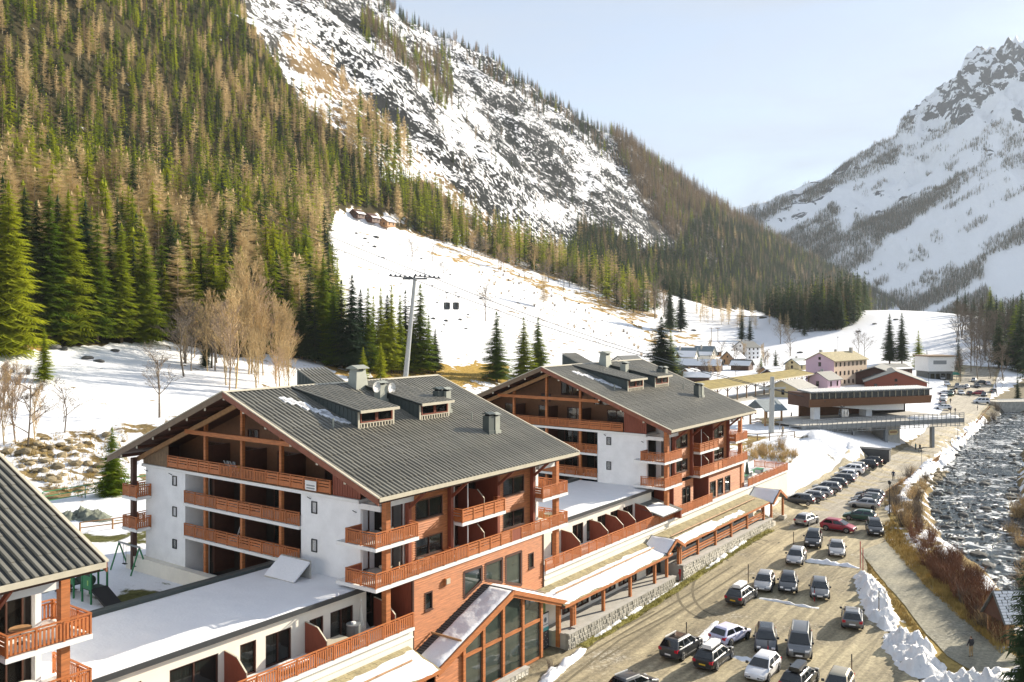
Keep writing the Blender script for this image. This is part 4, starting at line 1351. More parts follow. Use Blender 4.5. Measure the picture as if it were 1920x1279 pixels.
def link(root, x0, x1, doors, screens, rail0, rail1, seed, bare_patch=None):
    mb = MB()
    y = 2.4
    holes = [rect(a, b2, 3.7, 5.75) for a, b2 in doors]
    # front wall, pieced around the openings
    xs = [x0] + [v for d in doors for v in d] + [x1]
    for i in range(0, len(xs), 2):
        mb.box(xs[i], xs[i + 1], y, y + .22, -1.9, 6.5, 'cream_render')
    for a, b2 in doors:
        mb.box(a, b2, y, y + .22, 5.75, 6.5, 'cream_render'); mb.box(a, b2, y, y + .22, -1.9, 3.68, 'cream_render')
    mb.box(x0, x1, 4.0, 11.7, -1.9, 6.4, 'dark_interior')
    mb.box(x0, x1, 11.71, 11.9, -1.9, 6.5, 'cream_render')
    obj('wall', mb, root)
    for i, (a, b2) in enumerate(doors):
        window(root, a, b2, 3.72, 5.75, y + .1, 1 if b2 - a > 1.5 else 0, 'wood_dark', 'glass', .12, .07, 'terrace_door', False)
    mb = MB()
    mb.box(x0, x1, 2.22, 12.1, 6.501, 6.72, 'concrete')
    roof = obj('roof', mb, root)
    mb = MB()
    mb.box(x0, x1, 2.1, 2.219, 6.5, 6.80, 'dark_steel'); mb.box(x0, x1, 12.101, 12.25, 6.5, 7.0, 'dormer_metal'); mb.box(x0, x1, 11.7, 12.1, 6.722, 6.98, 'dormer_metal')
    tag(obj('roof_edging', mb, roof), kind='stuff')
    obj('roof_snow', bumpy_slab(x0, x1, 2.235, 11.65, 6.725, .09, 'snow', 60, 30, .05, seed, .1, bare_patch), roof)
    # terrace deck, fascia, retaining wall
    mb = MB()
    mb.box(rail0, rail1, -.15, 2.39, 3.5, 3.72, 'white_paint')
    obj('terrace_slab', mb, root)
    obj('retaining_wall', MB().box(rail0, rail1, .02, .3, -1.9, 3.49, 'cream_render').box(rail0, rail1, -.06, .019, 2.95, 3.05, 'cream_render'), root)
    balustrade(root, (rail0 + .06, -.04), (rail1 - .06, -.04), 3.72, 'v', 1.45)
    for s in screens:
        scr = MB(); scr.prism([(.35, 3.72), (2.39, 3.72), (2.39, 5.75), (1.2, 5.6), (.35, 4.9)], 'x', s, s + .08, 'wood_red')
        scr.beam((s + .04, .34, 3.72), (s + .04, .34, 4.92), .1, .04, 'roof_trim', (1, 0, 0)); scr.beam((s + .04, .34, 4.92), (s + .04, 1.2, 5.63), .1, .04, 'roof_trim'); scr.beam((s + .04, 1.2, 5.63), (s + .04, 2.38, 5.78), .1, .04, 'roof_trim')
        obj('privacy_screen', scr, root)


lk = local_root('link_building', 'flat snow covered link with cream wall between the left and the middle chalet', 'building', 0, 0, 0, 'flat roofed links')
link(lk, -21.0, 1.48, [(-17.6, -15.6), (-13.9, -10.69), (-9.16, -7.96), (-7.25, -5.22), (-3.71, -2.5), (-1.88, .22)], [-16.6, -10.3, -4.1, 2.2], -20.3, 3.72, 3)
lk2 = local_root('link_building', 'flat snow covered link with cream wall between the middle and the second chalet', 'building', 0, 0, 0, 'flat roofed links')
link(lk2, 23.15, 45.48, [(25.2, 26.6), (28.94, 30.94), (31.57, 32.77), (33.67, 35.6), (36.3, 38.0), (39.0, 41.2)], [26.9, 32.1, 35.2, 37.8, 41.6], 20.52, 46.9, 8,
     lambda x, y: .30 * max(0, 1 - math.hypot((x - 25.5) / 5.5, (y - 4.6) / 3.2)) + .06 * float(fbm(np.float64(x * 1.3), np.float64(y * 1.3), 4)) * (x < 31))
obj('roof_moss', bumpy_slab(23.2, 31, 2.3, 8, 6.724, .02, 'sod_roof', 20, 14, .02, 2), KIDS[lk2.name][[k.name.split('.')[0] for k in KIDS[lk2.name]].index('roof')])
# little lean-to roof over the far end of the second terrace
obj('lean_to_roof', MB().prism([(3.4, 5.75), (-.9, 4.75), (-.9, 4.65), (3.4, 5.65)], 'x', 41.6, 46.5, 'slate_grey').box(46.2, 46.5, -.8, 3.3, 3.72, 4.6, 'wood_red'), lk2)
obj('lean_to_snow', bumpy_slab(41.8, 45.6, -.85, 1.6, lambda x, y: 4.75 + (y + .9) * .2326, .05, 'snow', 14, 10, .03, 5), lk2)
# AC unit, covered table and things on the near terrace
tag(obj('water_tank', MB().prism([(math.cos(i * .5236) * .48, math.sin(i * .5236) * .48) for i in range(12)], 'z', 0, 1.25, 'slate_grey').prism([(math.cos(i * .5236) * .5, math.sin(i * .5236) * .5) for i in range(12)], 'z', 1.25, 1.33, 'grey_steel').box(-.12, .12, -.12, .12, 1.33, 1.45, 'white_paint'), None, W(-1.0, 1.1, 3.72), THETA), 'round grey tank beside the closed parasol on the near terrace', 'tank')
t = thing('closed_parasol', 'folded white parasol standing on the near terrace', 'parasol', W(.1, 1.5, 3.72))
obj('pole', MB().tube([(0, 0, 0), (0, 0, 2.6)], .03, 'white_paint', 6).prism([(-.3, -.3), (.3, -.3), (.3, .3), (-.3, .3)], 'z', 0, .08, 'concrete'), t)
obj('canopy', MB().tube([(0, 0, .75), (0, 0, 1.0), (0, 0, 1.9), (0, 0, 2.5)], [.26, .2, .11, .03], 'curtain', 8), t)
t = thing('garden_table', 'flat covered table behind the near terrace railing', 'table', W(-4.0 + 1.2, 1.0, 3.72), THETA)
obj('table_top', MB().box(-.9, .9, -.5, .5, .7, .76, 'roof_trim'), t); obj('leg', MB().box(-.8, -.72, -.4, .4, 0, .7, 'wood_grey'), t); obj('leg', MB().box(.72, .8, -.4, .4, 0, .7, 'wood_grey'), t)
t = thing('covered_lounger', 'lounger under a pale snowy cover on the near terrace', 'lounger', W(-8.0 + 1.6, .95, 3.72), THETA)
obj('cover', bumpy_slab(-1.1, 1.1, -.45, .45, .35, .22, 'snow_dirty', 12, 8, .05, 9), t); obj('frame', MB().box(-1.05, 1.05, -.4, .4, .1, .36, 'wood_grey'), t)

# terrace of the second chalet with its railing
tr2 = local_root('terrace', 'long sunny terrace with orange railing along the second chalet', 'terrace', 0, 0, 0)
obj('terrace_slab', MB().box(46.95, 57, -.15, .45, 3.5, 3.72, 'white_paint').box(68.35, 84, -.15, 5, 3.5, 3.72, 'white_paint').box(57.01, 68.34, -.15, .4, 3.5, 3.72, 'white_paint'), tr2, kind='stuff')
obj('retaining_wall', MB().box(46.95, 84, .02, .3, -1.9, 3.49, 'cream_render'), tr2)
balustrade(tr2, (47.0, -.04), (56.6, -.04), 3.72, 'v', 1.45)
balustrade(tr2, (68.4, -.04), (83.9, -.04), 3.72, 'v', 1.45)
balustrade(tr2, (83.9, 0), (83.9, 4.9), 3.72, 'v', 1.45)


def stone_wall(root, x0, x1, y, z0, z1, seed=1, name='stone_wall', s=.42):
    """Dry-stone facing: rows of uneven blocks proud of the mortar."""
    r = random.Random(seed)
    obj(name, MB().box(x0, x1, y, y + .3, z0, z1, 'mortar').box(x0 - .04, x1 + .04, y - .09, y + .38, z1, z1 + .1, 'concrete'), root)
    mb = MB()
    n = max(1, int((z1 - z0) / .3)); h = (z1 - z0) / n
    for j in range(n):
        x = x0 + (0 if j % 2 else -.1)
        while x < x1 - .1:
            w = s * r.uniform(.55, 1.3); w = min(w, x1 - x)
            d = r.uniform(.02, .10); k = h * r.uniform(.06, .2)
            a, b2, c, d2 = x + .03, x + w - .03, z0 + j * h + k * .5, z0 + (j + 1) * h - k * .5
            q = r.uniform(.02, .07)
            i = len(mb.v); mi = mb.mi('stone')
            mb.v += [(a, y, c), (b2, y, c), (b2, y, d2), (a, y, d2), (a + q, y - d, c + q), (b2 - q, y - d, c + q * .6), (b2 - q, y - d, d2 - q), (a + q * .5, y - d, d2 - q)]
            for f in ((4, 5, 6, 7), (0, 1, 5, 4), (1, 2, 6, 5), (2, 3, 7, 6), (3, 0, 4, 7)):
                mb.f.append(tuple(i + v for v in f)); mb.m.append(mi)
            x += w
    obj('wall_stones', mb, root, kind='stuff')


def walkway(name, label, x0, x1, zw, ze, posts, floor, windows, snow_rects, roof_m, seed, rails=False, yw=-.02, ye=-3.05):
    rt = local_root(name, label, 'covered walkway', 0, 0, 0, 'covered walkways along the street')
    zf = lambda x, y: ze + (zw - ze) * (y - ye) / (yw - ye)
    mb = MB().prism([(yw, zw), (ye, ze), (ye, ze - .14), (yw, zw - .14)], 'x', x0, x1, roof_m)
    rf = obj('roof', mb, rt)
    mb = MB()
    mb.box(x0, x1, ye - .06, ye - .005, ze - .2, ze + .02, 'wood_orange'); mb.box(x0, x1, -2.84, -2.6, ze - .34, ze - .16, 'wood_red')
    tag(obj('eave_board', mb, rf), kind='stuff')
    # shingles laid in rows
    r = random.Random(seed)
    sh = MB()
    rows = 13
    for j in range(rows):
        y1 = ye + (yw - ye) * j / rows; y2 = ye + (yw - ye) * (j + 1.25) / rows
        if y2 > yw: y2 = yw
        x = x0
        while x < x1 - .05:
            w = min(r.uniform(.25, .5), x1 - x); t = r.uniform(.03, .06)
            i = len(sh.v); k = sh.mi('shingle_roof')
            sh.v += [(x, y1, zf(x, y1) + t), (x + w - .02, y1, zf(x, y1) + t), (x + w - .02, y2, zf(x, y2) + .012), (x, y2, zf(x, y2) + .012), (x, y1, zf(x, y1)), (x + w - .02, y1, zf(x, y1))]
            sh.f += [(i, i + 1, i + 2, i + 3), (i + 4, i + 5, i + 1, i)]; sh.m += [k, k]
            x += w
    obj('shingles', sh, rf, kind='stuff')
    for sx0, sx1, sy0, sy1, hh in snow_rects:
        obj('roof_snow', bumpy_slab(sx0, sx1, sy0, sy1, lambda x, y: zf(x, y) + .05, hh, 'snow', max(6, int((sx1 - sx0) * 2.4)), 12, .05, seed + 5, .5, lambda x, y: .10 * max(0, float(fbm(np.float64(x * .9), np.float64(y * 1.2), seed + 2)) - .18)), rf)
    # snow guard pole on brackets
    gy = -1.65
    mb = MB().tube([(x0 + .8, gy, zf(0, gy) + .32), (x1 - 1.4, gy, zf(0, gy) + .32)], .065, 'wood_gold', 6)
    x = x0 + 1.2
    while x < x1 - 1.5:
        mb.beam((x, gy + .12, zf(0, gy) + .05), (x, gy - .06, zf(0, gy) + .42), .04, .04, 'wood_grey'); x += 2.4
    tag(obj('snow_guard', mb, rf), kind='stuff')
    for x in posts:
        obj('post', MB().box(x - .13, x + .13, -2.84, -2.58, floor, ze - .1, 'wood_orange'), rt)
    mb = MB().box(x0, x1, -.85, .015, floor, zf(0, -.85) - .15, 'cream_render')
    obj('back_wall', mb, rt)
    for a, b2, z0, z1 in windows:
        window(rt, a, b2, floor + z0, floor + z1, -.95, 1 if b2 - a > 1.6 else 0, 'wood_dark', 'glass', .10, .07, 'window', False)
    obj('walk_floor', MB().box(x0, x1, -3.1, -.86, -1.9, floor, 'concrete'), rt)
    stone_wall(rt, x0, x1, -3.4, -2.1, floor - .02, seed)
    if rails:
        for z in (.45, .75, 1.0):
            mb = MB()
            for a, b2 in zip(posts[:-1], posts[1:]):
                mb.box(a + .14, b2 - .14, -2.76, -2.66, floor + z - .07, floor + z + .05, 'wood_orange')
            tag(obj('rail_board', mb, rt), kind='stuff')
    return rt


_wins1 = [(22.0, 23.9, .35, 1.55), (24.3, 26.3, .35, 1.55), (26.9, 28.9, .35, 1.55), (29.5, 31.3, .35, 1.55), (32.1, 34.1, .35, 1.5), (34.8, 35.6, .1, 1.6), (37.9, 39.1, .05, 1.6)]
walkway('covered_walkway', 'covered walkway right of the glazed entrance, roof thick with white snow', 19.0, 39.4, 2.42, 1.72, (21.0, 25.95, 31.0, 36.1), -.6, _wins1, [(19.2, 39.2, -2.98, -.85, .13)], 'slate_grey', 31)
walkway('covered_walkway', 'far covered walkway with mossy shingle roof only half under snow', 41.2, 68.0, 2.75, 2.12, (41.6, 46.4, 51.2, 55.85, 60.9, 66.6), .05, [(42.2, 45.9, .35, 1.7), (47, 50.6, .35, 1.7), (51.7, 55.3, .35, 1.7), (56.3, 60.2, .35, 1.7), (61.4, 66, .35, 1.7)], [(41.4, 52.5, -2.98, -1.75, .10), (52.5, 60, -2.9, -2.2, .05)], 'slate_grey', 41, True)
walkway('covered_walkway', 'covered walkway left of the glazed entrance at the bottom edge, white with snow', -22, 3.2, 2.5, 1.55, (-3, 1.8), -.5, [], [(-21.8, 3.0, -2.98, -.62, .13)], 'slate_grey', 51)


# ---- small cross gables over the walkway
def gablet(label, xc, half, zr_, ze, y0, y1, cat='porch roof', posts=(), snow=True):
    rt = local_root('gable_canopy', label, cat, 0, 0, 0, 'little gables over the walkway')
    mb = MB()
    mb.prism([(xc - half, ze), (xc, zr_), (xc + half, ze), (xc + half, ze - .14), (xc, zr_ - .14), (xc - half, ze - .14)], 'y', y0, y1, 'slate_grey')
    rf = obj('roof', mb, rt)
    for s in (-1, 1):
        obj('verge_board', MB().beam((xc, y0 - .05, zr_ - .1), (xc + s * half, y0 - .05, ze - .1), .08, .3, 'wood_orange', (0, 0, 1)), rf)
    if snow:
        obj('roof_snow', bumpy_slab(xc - half + .05, xc - .1, y0 + .1, y1 - .1, lambda x, y: zr_ - (xc - x) * (zr_ - ze) / half + .01, .09, 'snow', 10, 14, .04, int(xc)), rf)
    for x, y, z0 in posts:
        obj('post', MB().box(x - .13, x + .13, y - .13, y + .13, z0, ze - .05, 'wood_orange'), rt)
    return rt


gablet('small snowy cross gable where the two walkway roofs meet', 40.3, 2.1, 2.98, 1.95, -3.1, -.2, posts=((38.7, -2.75, -1.2), (41.9, -2.75, -.6)))
rt = gablet('open timber shelter with patchy snow roof at the far walkway end', 70.6, 2.6, 3.35, 2.0, -3.5, .0, 'shelter', ((68.4, -3.1, -.9), (72.8, -3.1, -.9), (72.8, -.3, -.9)), True)
obj('plinth', MB().box(72.3, 73.3, -3.5, -2.7, -1.5, -.4, 'stone').box(68.0, 68.9, -3.5, -2.7, -1.5, -.4, 'stone'), rt, kind='stuff')

# ---- the glazed entrance
en = local_root('entrance_porch', 'gabled entrance with tall orange framed glazing and snow on its roof', 'porch', 0, 0, 0)
RX, RZ, LX, LZ, QX, QZ = 12.1, 4.72, 3.25, 1.5, 20.95, 1.5
obj('roof', MB().prism([(LX, LZ), (RX, RZ), (QX, QZ), (QX, QZ - .16), (RX, RZ - .16), (LX, LZ - .16)], 'y', -2.72, .1, 'slate_grey'), en)
rf = KIDS[en.name][0]
_sl = lambda x, y: RZ - (RX - x) * (RZ - LZ) / (RX - LX)
obj('roof_snow', bumpy_slab(LX + .05, RX - .15, -2.68, -.55, lambda x, y: _sl(x, y) + .02, .13, 'snow', 40, 14, .05, 14), rf)
obj('roof_snow', bumpy_slab(RX + .3, QX - 1.5, -2.66, -.1, lambda x, y: RZ - (x - RX) * (RZ - QZ) / (QX - RX) + .02, .11, 'snow', 30, 10, .05, 15), rf)
mb = MB()
for k in range(36):       # ribs of the slate roof showing along the bare strip
    x = LX + .3 + k * .24
    mb.prism([(-.54, _sl(x, 0)), (.1, _sl(x, 0)), (.1, _sl(x, 0) + .07), (-.54, _sl(x, 0) + .07)], 'x', x, x + .10, 'dark_steel')
obj('roof_rib', mb, rf, kind='stuff')
obj('snow_guard', MB().tube([(5.75, .05, _sl(5.75, 0) + .3), (5.75, -2.75, _sl(5.75, 0) + .3)], .08, 'wood_gold', 6), rf)
obj('snow_guard', MB().tube([(15.4, -1.2, RZ - 1.2 + .25), (18.6, -1.2, RZ - 2.35 + .25)], .05, 'wood_dark', 6), rf)
for s, (x1, z1) in ((-1, (LX, LZ)), (1, (QX, QZ))):
    obj('verge_board', MB().beam((RX, -2.80, RZ - .16), (x1, -2.80, z1 - .16), .12, .32, 'wood_orange', (0, 0, 1)), en)
    obj('verge_board', MB().beam((RX, -2.70, RZ - .45), (x1, -2.70, z1 - .45), .16, .22, 'wood_orange', (0, 0, 1)), en)
zu = lambda x: (RZ - abs(RX - x) * (RZ - LZ) / (RX - LX)) - .2
cols = [6.35, 8.65, 11.1, 13.7, 16.3]
for x in cols + [19.0]:
    obj('post', MB().box(x - .14, x + .14, -2.58, -2.22, -1.8, zu(x), 'wood_orange'), en)
obj('post', MB().box(20.65, 20.95, -2.8, -2.5, -1.9, QZ - .15, 'wood_orange'), en)
for a, b2 in zip(cols[:-1], cols[1:]):
    obj('transom', MB().box(a + .14, b2 - .14, -2.54, -2.26, 1.18, 1.42, 'wood_orange'), en)
    for z0, z1 in ((-1.65, 1.18),):
        obj('pane', MB().box(a + .14, b2 - .14, -2.42, -2.38, z0, z1, 'glass_mirror'), en)
    xa, xb = a + .14, b2 - .14
    top = [(xa, 1.42), (xb, 1.42), (xb, zu(xb) - .3)] + ([(RX, zu(RX) - .3)] if xa < RX < xb else []) + [(xa, zu(xa) - .3)]
    obj('pane', MB().prism(top, 'y', -2.42, -2.38, 'glass_mirror'), en)
    mb = MB().box(a + .14, b2 - .14, -2.5, -2.3, -1.85, -1.65, 'wood_orange')
    obj('bottom_rail', mb, en)
obj('cladding', clad(LX + .1, 6.2, -1.9, 1.42, -2.4, holes=[[(LX - 1, 1.2), (LX - 1, 9), (LX + 1.0, 9), (LX + .1, 1.25)]]), en, kind='stuff')
mb = MB()
for k in range(9):
    x = 3.8 + k * .29
    mb.box(x, x + .27, -2.42, -2.34, 1.42, max(1.43, zu(x) - .15), 'wood_orange')
obj('gable_boarding', mb, en, kind='stuff')
obj('lobby', MB().prism([(3.6, -1.9), (16.1, -1.9), (16.1, 2.9), (12.1, 4.35), (3.6, 1.35)], 'y', -.4, .0, 'dark_interior').box(3.5, 16.1, -2.2, -.41, -1.95, -1.8, 'concrete').box(16.45, 18.86, -1.2, -1.1, -1.9, 2.2, 'screen_green').box(16.2, 16.42, -2.2, -.5, -1.9, 2.4, 'lime_green'), en)
sg = local_root('poster_board', 'tall poster board, white and teal above a dark picture, beside the entrance', 'poster', 0, 0, 0)
obj('board', MB().box(17.35, 18.5, -1.78, -1.7, -1.8, 1.2, 'trim_black'), sg)
mat('teal', (0.10, 0.42, 0.42), 0.5, .15)
obj('poster', MB().box(17.42, 18.43, -1.80, -1.782, .0, 1.12, 'white_paint').box(17.42, 18.43, -1.80, -1.782, -.3, -.001, 'teal').box(17.42, 18.43, -1.80, -1.782, -1.7, -.302, 'dark_steel'), sg)
mb = MB()
mb.prism([(17.92 + .22 * math.cos(i * .785), .62 + .22 * math.sin(i * .785)) for i in range(8)], 'y', -1.806, -1.801, 'slate_blue')
mb.box(17.55, 18.3, -1.806, -1.801, .2, .26, 'slate_blue')
r9 = random.Random(3)
for k in range(26):
    x, z = r9.uniform(17.46, 18.35), r9.uniform(-1.65, -.38); mb.box(x, x + .06, -1.806, -1.801, z, z + .06, ('white_paint', 'flue_metal', 'wood_red')[k % 3])
obj('print', mb, sg, kind='stuff')
rt = local_root('retaining_wall', 'low stone retaining wall in front of the glazed entrance', 'wall', 0, 0, 0)
stone_wall(rt, 4, 13.2, -3.4, -2.1, -1.45, 77)
rt = local_root('stone_pillar', 'squat stone pillar with a downpipe right of the entrance', 'pillar', 0, 0, 0)
stone_wall(rt, 20.4, 21.2, -3.15, -2.1, -.55, 78)

# ================================================================== VILLAGE, LIFT STATION
def house(label, px, py, w, d, he, rise, ang, wall, roof_m, snow=0.0, floors=2, cols=(2, 3), name='house', cat='house', over=.7, chim=True, low=None, loc=None, win='dark_gap', balcony=False):
    """Gabled house: ridge along local x, gables at -x and +x; ang turns the ridge from +X towards +Y."""
    p = loc or hit(px, py)
    rt = thing(name, label, cat, (p[0], p[1], p[2] - .3), math.radians(ang))
    hw = w / 2
    mb = MB()
    mb.prism([(-hw, 0), (hw, 0), (hw, he), (0, he + rise), (-hw, he)], 'x', 0, d, wall)
    if low:
        mb.box(-.03, d + .03, -hw - .03, hw + .03, 0, he * .42, low)
    obj('wall', mb, rt)
    k = rise / hw
    t = .22
    mb = MB()
    mb.prism([(-hw - over, he - over * k), (0, he + rise), (hw + over, he - over * k), (hw + over, he - over * k + t), (0, he + rise + t), (-hw - over, he - over * k + t)], 'x', -over, d + over, roof_m)
    rf = obj('roof', mb, rt)
    if snow:
        for s in (-1, 1):
            y1 = (hw + over) * (1 - (1 - snow) * .0)
            y0 = (hw + over) * (1 - snow)
            zz = lambda y: he + rise + t - abs(y) * k
            mb = MB().prism([(s * y0, zz(y0) + .01), (s * y1, zz(y1) + .01), (s * y1, zz(y1) + .2), (s * y0, zz(y0) + .22)][::s], 'x', -over + .15, d + over - .15, 'snow')
            obj('roof_snow', mb, rf)
    if chim:
        obj('chimney', MB().box(d * .6, d * .6 + .7, hw * .3, hw * .3 + .7, he + rise * .4, he + rise + .9, 'concrete'), rf)
    fh = he / floors
    for f in range(floors):
        z0 = f * fh + fh * .32; z1 = z0 + fh * .48
        for c in range(cols[0]):
            yc = -hw + w * (c + .5) / cols[0]
            o = obj('window', MB().box(-.06, .05, yc - .5, yc + .5, z0, z1, 'wood_dark'), rt)
            obj('pane', MB().box(-.075, -.061, yc - .38, yc + .38, z0 + .1, z1 - .1, 'glass'), o)
        for c in range(cols[1]):
            xc = d * (c + .5) / cols[1]
            o = obj('window', MB().box(xc - .5, xc + .5, -hw - .06, -hw + .05, z0, z1, 'wood_dark'), rt)
            obj('pane', MB().box(xc - .38, xc + .38, -hw - .075, -hw - .061, z0 + .1, z1 - .1, 'glass'), o)
    if rise > 2.2:
        o = obj('window', MB().box(-.06, .05, -.45, .45, he + .2, he + 1.2, 'wood_dark'), rt)
        obj('pane', MB().box(-.075, -.061, -.35, .35, he + .3, he + 1.1, 'glass'), o)
    if balcony:
        b = obj('balcony', MB().box(-1.2, -.06, -hw * .7, hw * .7, fh * 1.05, fh * 1.12, 'wood_dark'), rt)
        obj('railing', MB().box(-1.25, -1.15, -hw * .7, hw * .7, fh * 1.12, fh * 1.12 + 1, 'dark_steel'), b)
    return rt


h = house('tall three storey hotel with pink gable and peach long side', 1537, 724, 10.5, 25, 9.3, 2.6, 43, 'peach_render', 'shingle_roof', 0, 3, (1, 8), over=.6, name='hotel', cat='hotel')
obj('gable_wall', MB().prism([(-5.27, 0), (5.27, 0), (5.27, 9.25), (0, 11.85), (-5.27, 9.25)], 'x', -.03, -.002, 'pink_render'), h)
obj('chimney', MB().box(6, 7, 2.6, 3.4, 9.5, 12.8, 'concrete'), h); obj('chimney', MB().box(21, 22, -1.4, -.4, 10, 13.4, 'concrete'), h)
house('small pink annex with grey roof leaning on the pink hotel', 1533, 729, 7.2, 9, 3.6, 2.2, 43, 'pink_render', 'slate_grey', 0, 1, (1, 2), over=.7)
house('low yellow house with pale grey roof in front of the pink hotel', 1468, 745, 9.5, 9, 3.3, 1.9, 40, 'yellow_render', 'concrete', 0, 1, (1, 2), chim=False, over=.9)
house('tall white house with grey roof and dark balcony on the slope', 1388, 673, 10.5, 9, 6.6, 3.0, 30, 'white_render', 'slate_grey', 0, 3, (2, 3), low=None, balcony=True)
house('cream house with blue grey roof, right one of the pair below the slope', 1338, 682, 9.5, 9, 5.0, 4.0, 150, 'cream_render', 'slate_blue', .35, 2, (2, 3))
house('cream house with snowy roof, left one of the pair below the slope', 1305, 684, 9.0, 12, 4.6, 4.0, 155, 'cream_render', 'slate_blue', .6, 2, (2, 3))
house('brown chalet with snow roof between the cream pair and the white house', 1364, 684, 8.0, 8, 3.6, 3.2, 35, 'wood_gold', 'slate_grey', .95, 1, (2, 2))
house('long low barn with full snow roof left of the fence', 1300, 694, 9.0, 15, 3.0, 2.2, 160, 'wood_dark', 'slate_grey', .98, 1, (2, 4), chim=False)
house('long low barn with dirty snow roof in the village middle', 1352, 696, 9.5, 16, 3.0, 2.4, 158, 'wood_dark', 'slate_grey', .9, 1, (2, 4))
house('tiny brown chalet with bright snow roof behind the chalet eave', 1286, 712, 6.5, 6, 2.3, 2.0, 40, 'wood_gold', 'slate_grey', .98, 1, (1, 1), chim=False)
house('low shed with snow roof beside the station canopy', 1330, 716, 7, 9, 2.2, 1.4, 165, 'wood_dark', 'slate_grey', .98, 1, (1, 2), chim=False)
house('small house with snowy grey roof right of the compact spruce', 1485, 694, 7.0, 9, 3.0, 2.4, 40, 'yellow_render', 'slate_blue', .5, 1, (1, 2))
house('small brown barn left of the cream pair', 1268, 680, 8, 9, 2.8, 2.2, 150, 'wood_dark', 'slate_grey', .9, 1, (1, 2), chim=False)
house('snowy roofed cabin above the long low barn', 1320, 668, 8, 9, 2.8, 2.2, 30, 'wood_gold', 'slate_grey', .9, 1, (1, 2), chim=False)
house('grey roofed cabin right below the white house', 1408, 694, 8, 8, 2.6, 2.2, 150, 'wood_dark', 'slate_grey', .7, 1, (1, 2), chim=False)
house('low snow roofed hut by the compact spruce', 1432, 706, 7, 7, 2.3, 1.8, 20, 'wood_gold', 'slate_grey', .9, 1, (1, 1), chim=False)
house('green roofed house just behind the second chalet dormers', 1160, 700, 9, 10, 4.5, 2.5, 40, 'cream_render', 'slate_grey', 0, 2, (2, 2), chim=False)
house('little dark chalet by the village trees', 1440, 712, 6, 7, 2.4, 1.8, 35, 'wood_dark', 'slate_grey', .8, 1, (1, 1), chim=False)
house('lowest chalet with snowy roof on the hill clearing', 714, 424, 11, 9, 3.4, 3.2, 60, 'wood_gold', 'slate_grey', .9, 1, (2, 2), chim=False)
house('middle brown chalet on the hill clearing', 688, 416, 9, 8, 3.2, 3.0, 60, 'wood_dark', 'wood_dark', .3, 1, (2, 2), chim=False)
house('upper left brown chalet on the hill clearing', 662, 408, 8, 7, 3.0, 2.8, 60, 'wood_dark', 'wood_dark', .4, 1, (2, 2), chim=False)
house('big dark roofed hall behind the lift station', 1640, 722, 20, 26, 3.2, 3.4, 62, 'wood_dark', 'slate_grey', 0, 1, (3, 4), 'hall', 'hall', chim=False)
house('brown gabled hall with striped dark roof right behind the lift station', 1680, 733, 19, 24, 3.2, 3.6, 70, 'wood_red', 'slate_grey', 0, 1, (3, 4), 'hall', 'hall', chim=False)
house('low dark shed roof left of the big spruces', 1652, 702, 9, 14, 2.6, 1.6, 30, 'wood_dark', 'slate_grey', .2, 1, (2, 3), 'shed', 'shed', chim=False)
# white shop with a flat roof
p = hit(1765, 712)
sh = thing('shop', 'white boxy shop with grey ground floor beside the car park', 'shop', (p.x, p.y, p.z - .3), math.radians(8))
obj('wall', MB().box(-5.6, 5.6, 0, 9, 3.6, 9.4, 'white_paint').box(-5.2, 5.2, .4, 8.6, 0, 3.59, 'slate_grey'), sh)
obj('roof', MB().box(-6.2, 6.2, -.7, 9.6, 9.41, 9.9, 'wood_grey'), sh)
obj('sign', MB().box(-3.4, 2.2, -.06, -.005, 6.4, 7.9, 'grey_steel'), sh)
for k in range(4):
    o = obj('window', MB().box(-4.4 + k * 2.3, -2.7 + k * 2.3, .33, .395, .5, 2.7, 'trim_black'), sh)
    obj('pane', MB().box(-4.3 + k * 2.3, -2.8 + k * 2.3, .30, .325, .6, 2.6, 'glass'), o)
mat('awning_teal', (0.02, 0.22, 0.17), 0.6, .1)
p = hit(1790, 713)
t = thing('market_tent', 'small teal market tent beside the white shop', 'tent', p, .2)
obj('roof', MB().prism([(-2.2, 2.2), (0, 3.2), (2.2, 2.2)], 'y', -1.6, 1.6, 'awning_teal'), t)
for sx in (-2, 2):
    for sy in (-1.5, 1.5):
        obj('leg', MB().box(sx - .06, sx + .06, sy - .06, sy + .06, -.2, 2.25, 'grey_steel'), t)

# railway platform canopy with a mossy roof
pa, pb = hit(1328, 757), hit(1508, 728)
d = Vector((pb.x - pa.x, pb.y - pa.y, 0)); L = d.length; an = math.atan2(d.y, d.x)
cn = thing('platform_canopy', 'long platform canopy with mossy yellow green roof on slim posts', 'canopy', (pa.x, pa.y, pa.z - .3), an)
z1 = 4.5
obj('roof', MB().prism([(-3.4, z1), (3.4, z1 + 1.3), (3.4, z1 + 1.55), (-3.4, z1 + .25)], 'x', -7, L + 1, 'sod_roof'), cn)
obj('fascia', MB().box(-7, L + 1, -3.55, -3.41, z1 - .12, z1 + .25, 'roof_trim'), cn)
n = 13
for i in range(n):
    x = -5 + (L + 4) * i / (n - 1)
    o = obj('post', MB().box(x - .15, x + .15, -2.0, -1.7, -.5, z1 + .2, 'wood_grey'), cn)
    obj('bracket', MB().beam((x, -1.9, z1 - 1.3), (x, -3.2, z1 - .05), .14, .14, 'wood_grey').beam((x, -1.8, z1 - 1.3), (x, .4, z1 + .5), .14, .14, 'wood_grey'), o)
obj('platform', MB().box(-7, L + 2, -4.2, 4.5, -.6, .35, 'concrete'), cn)

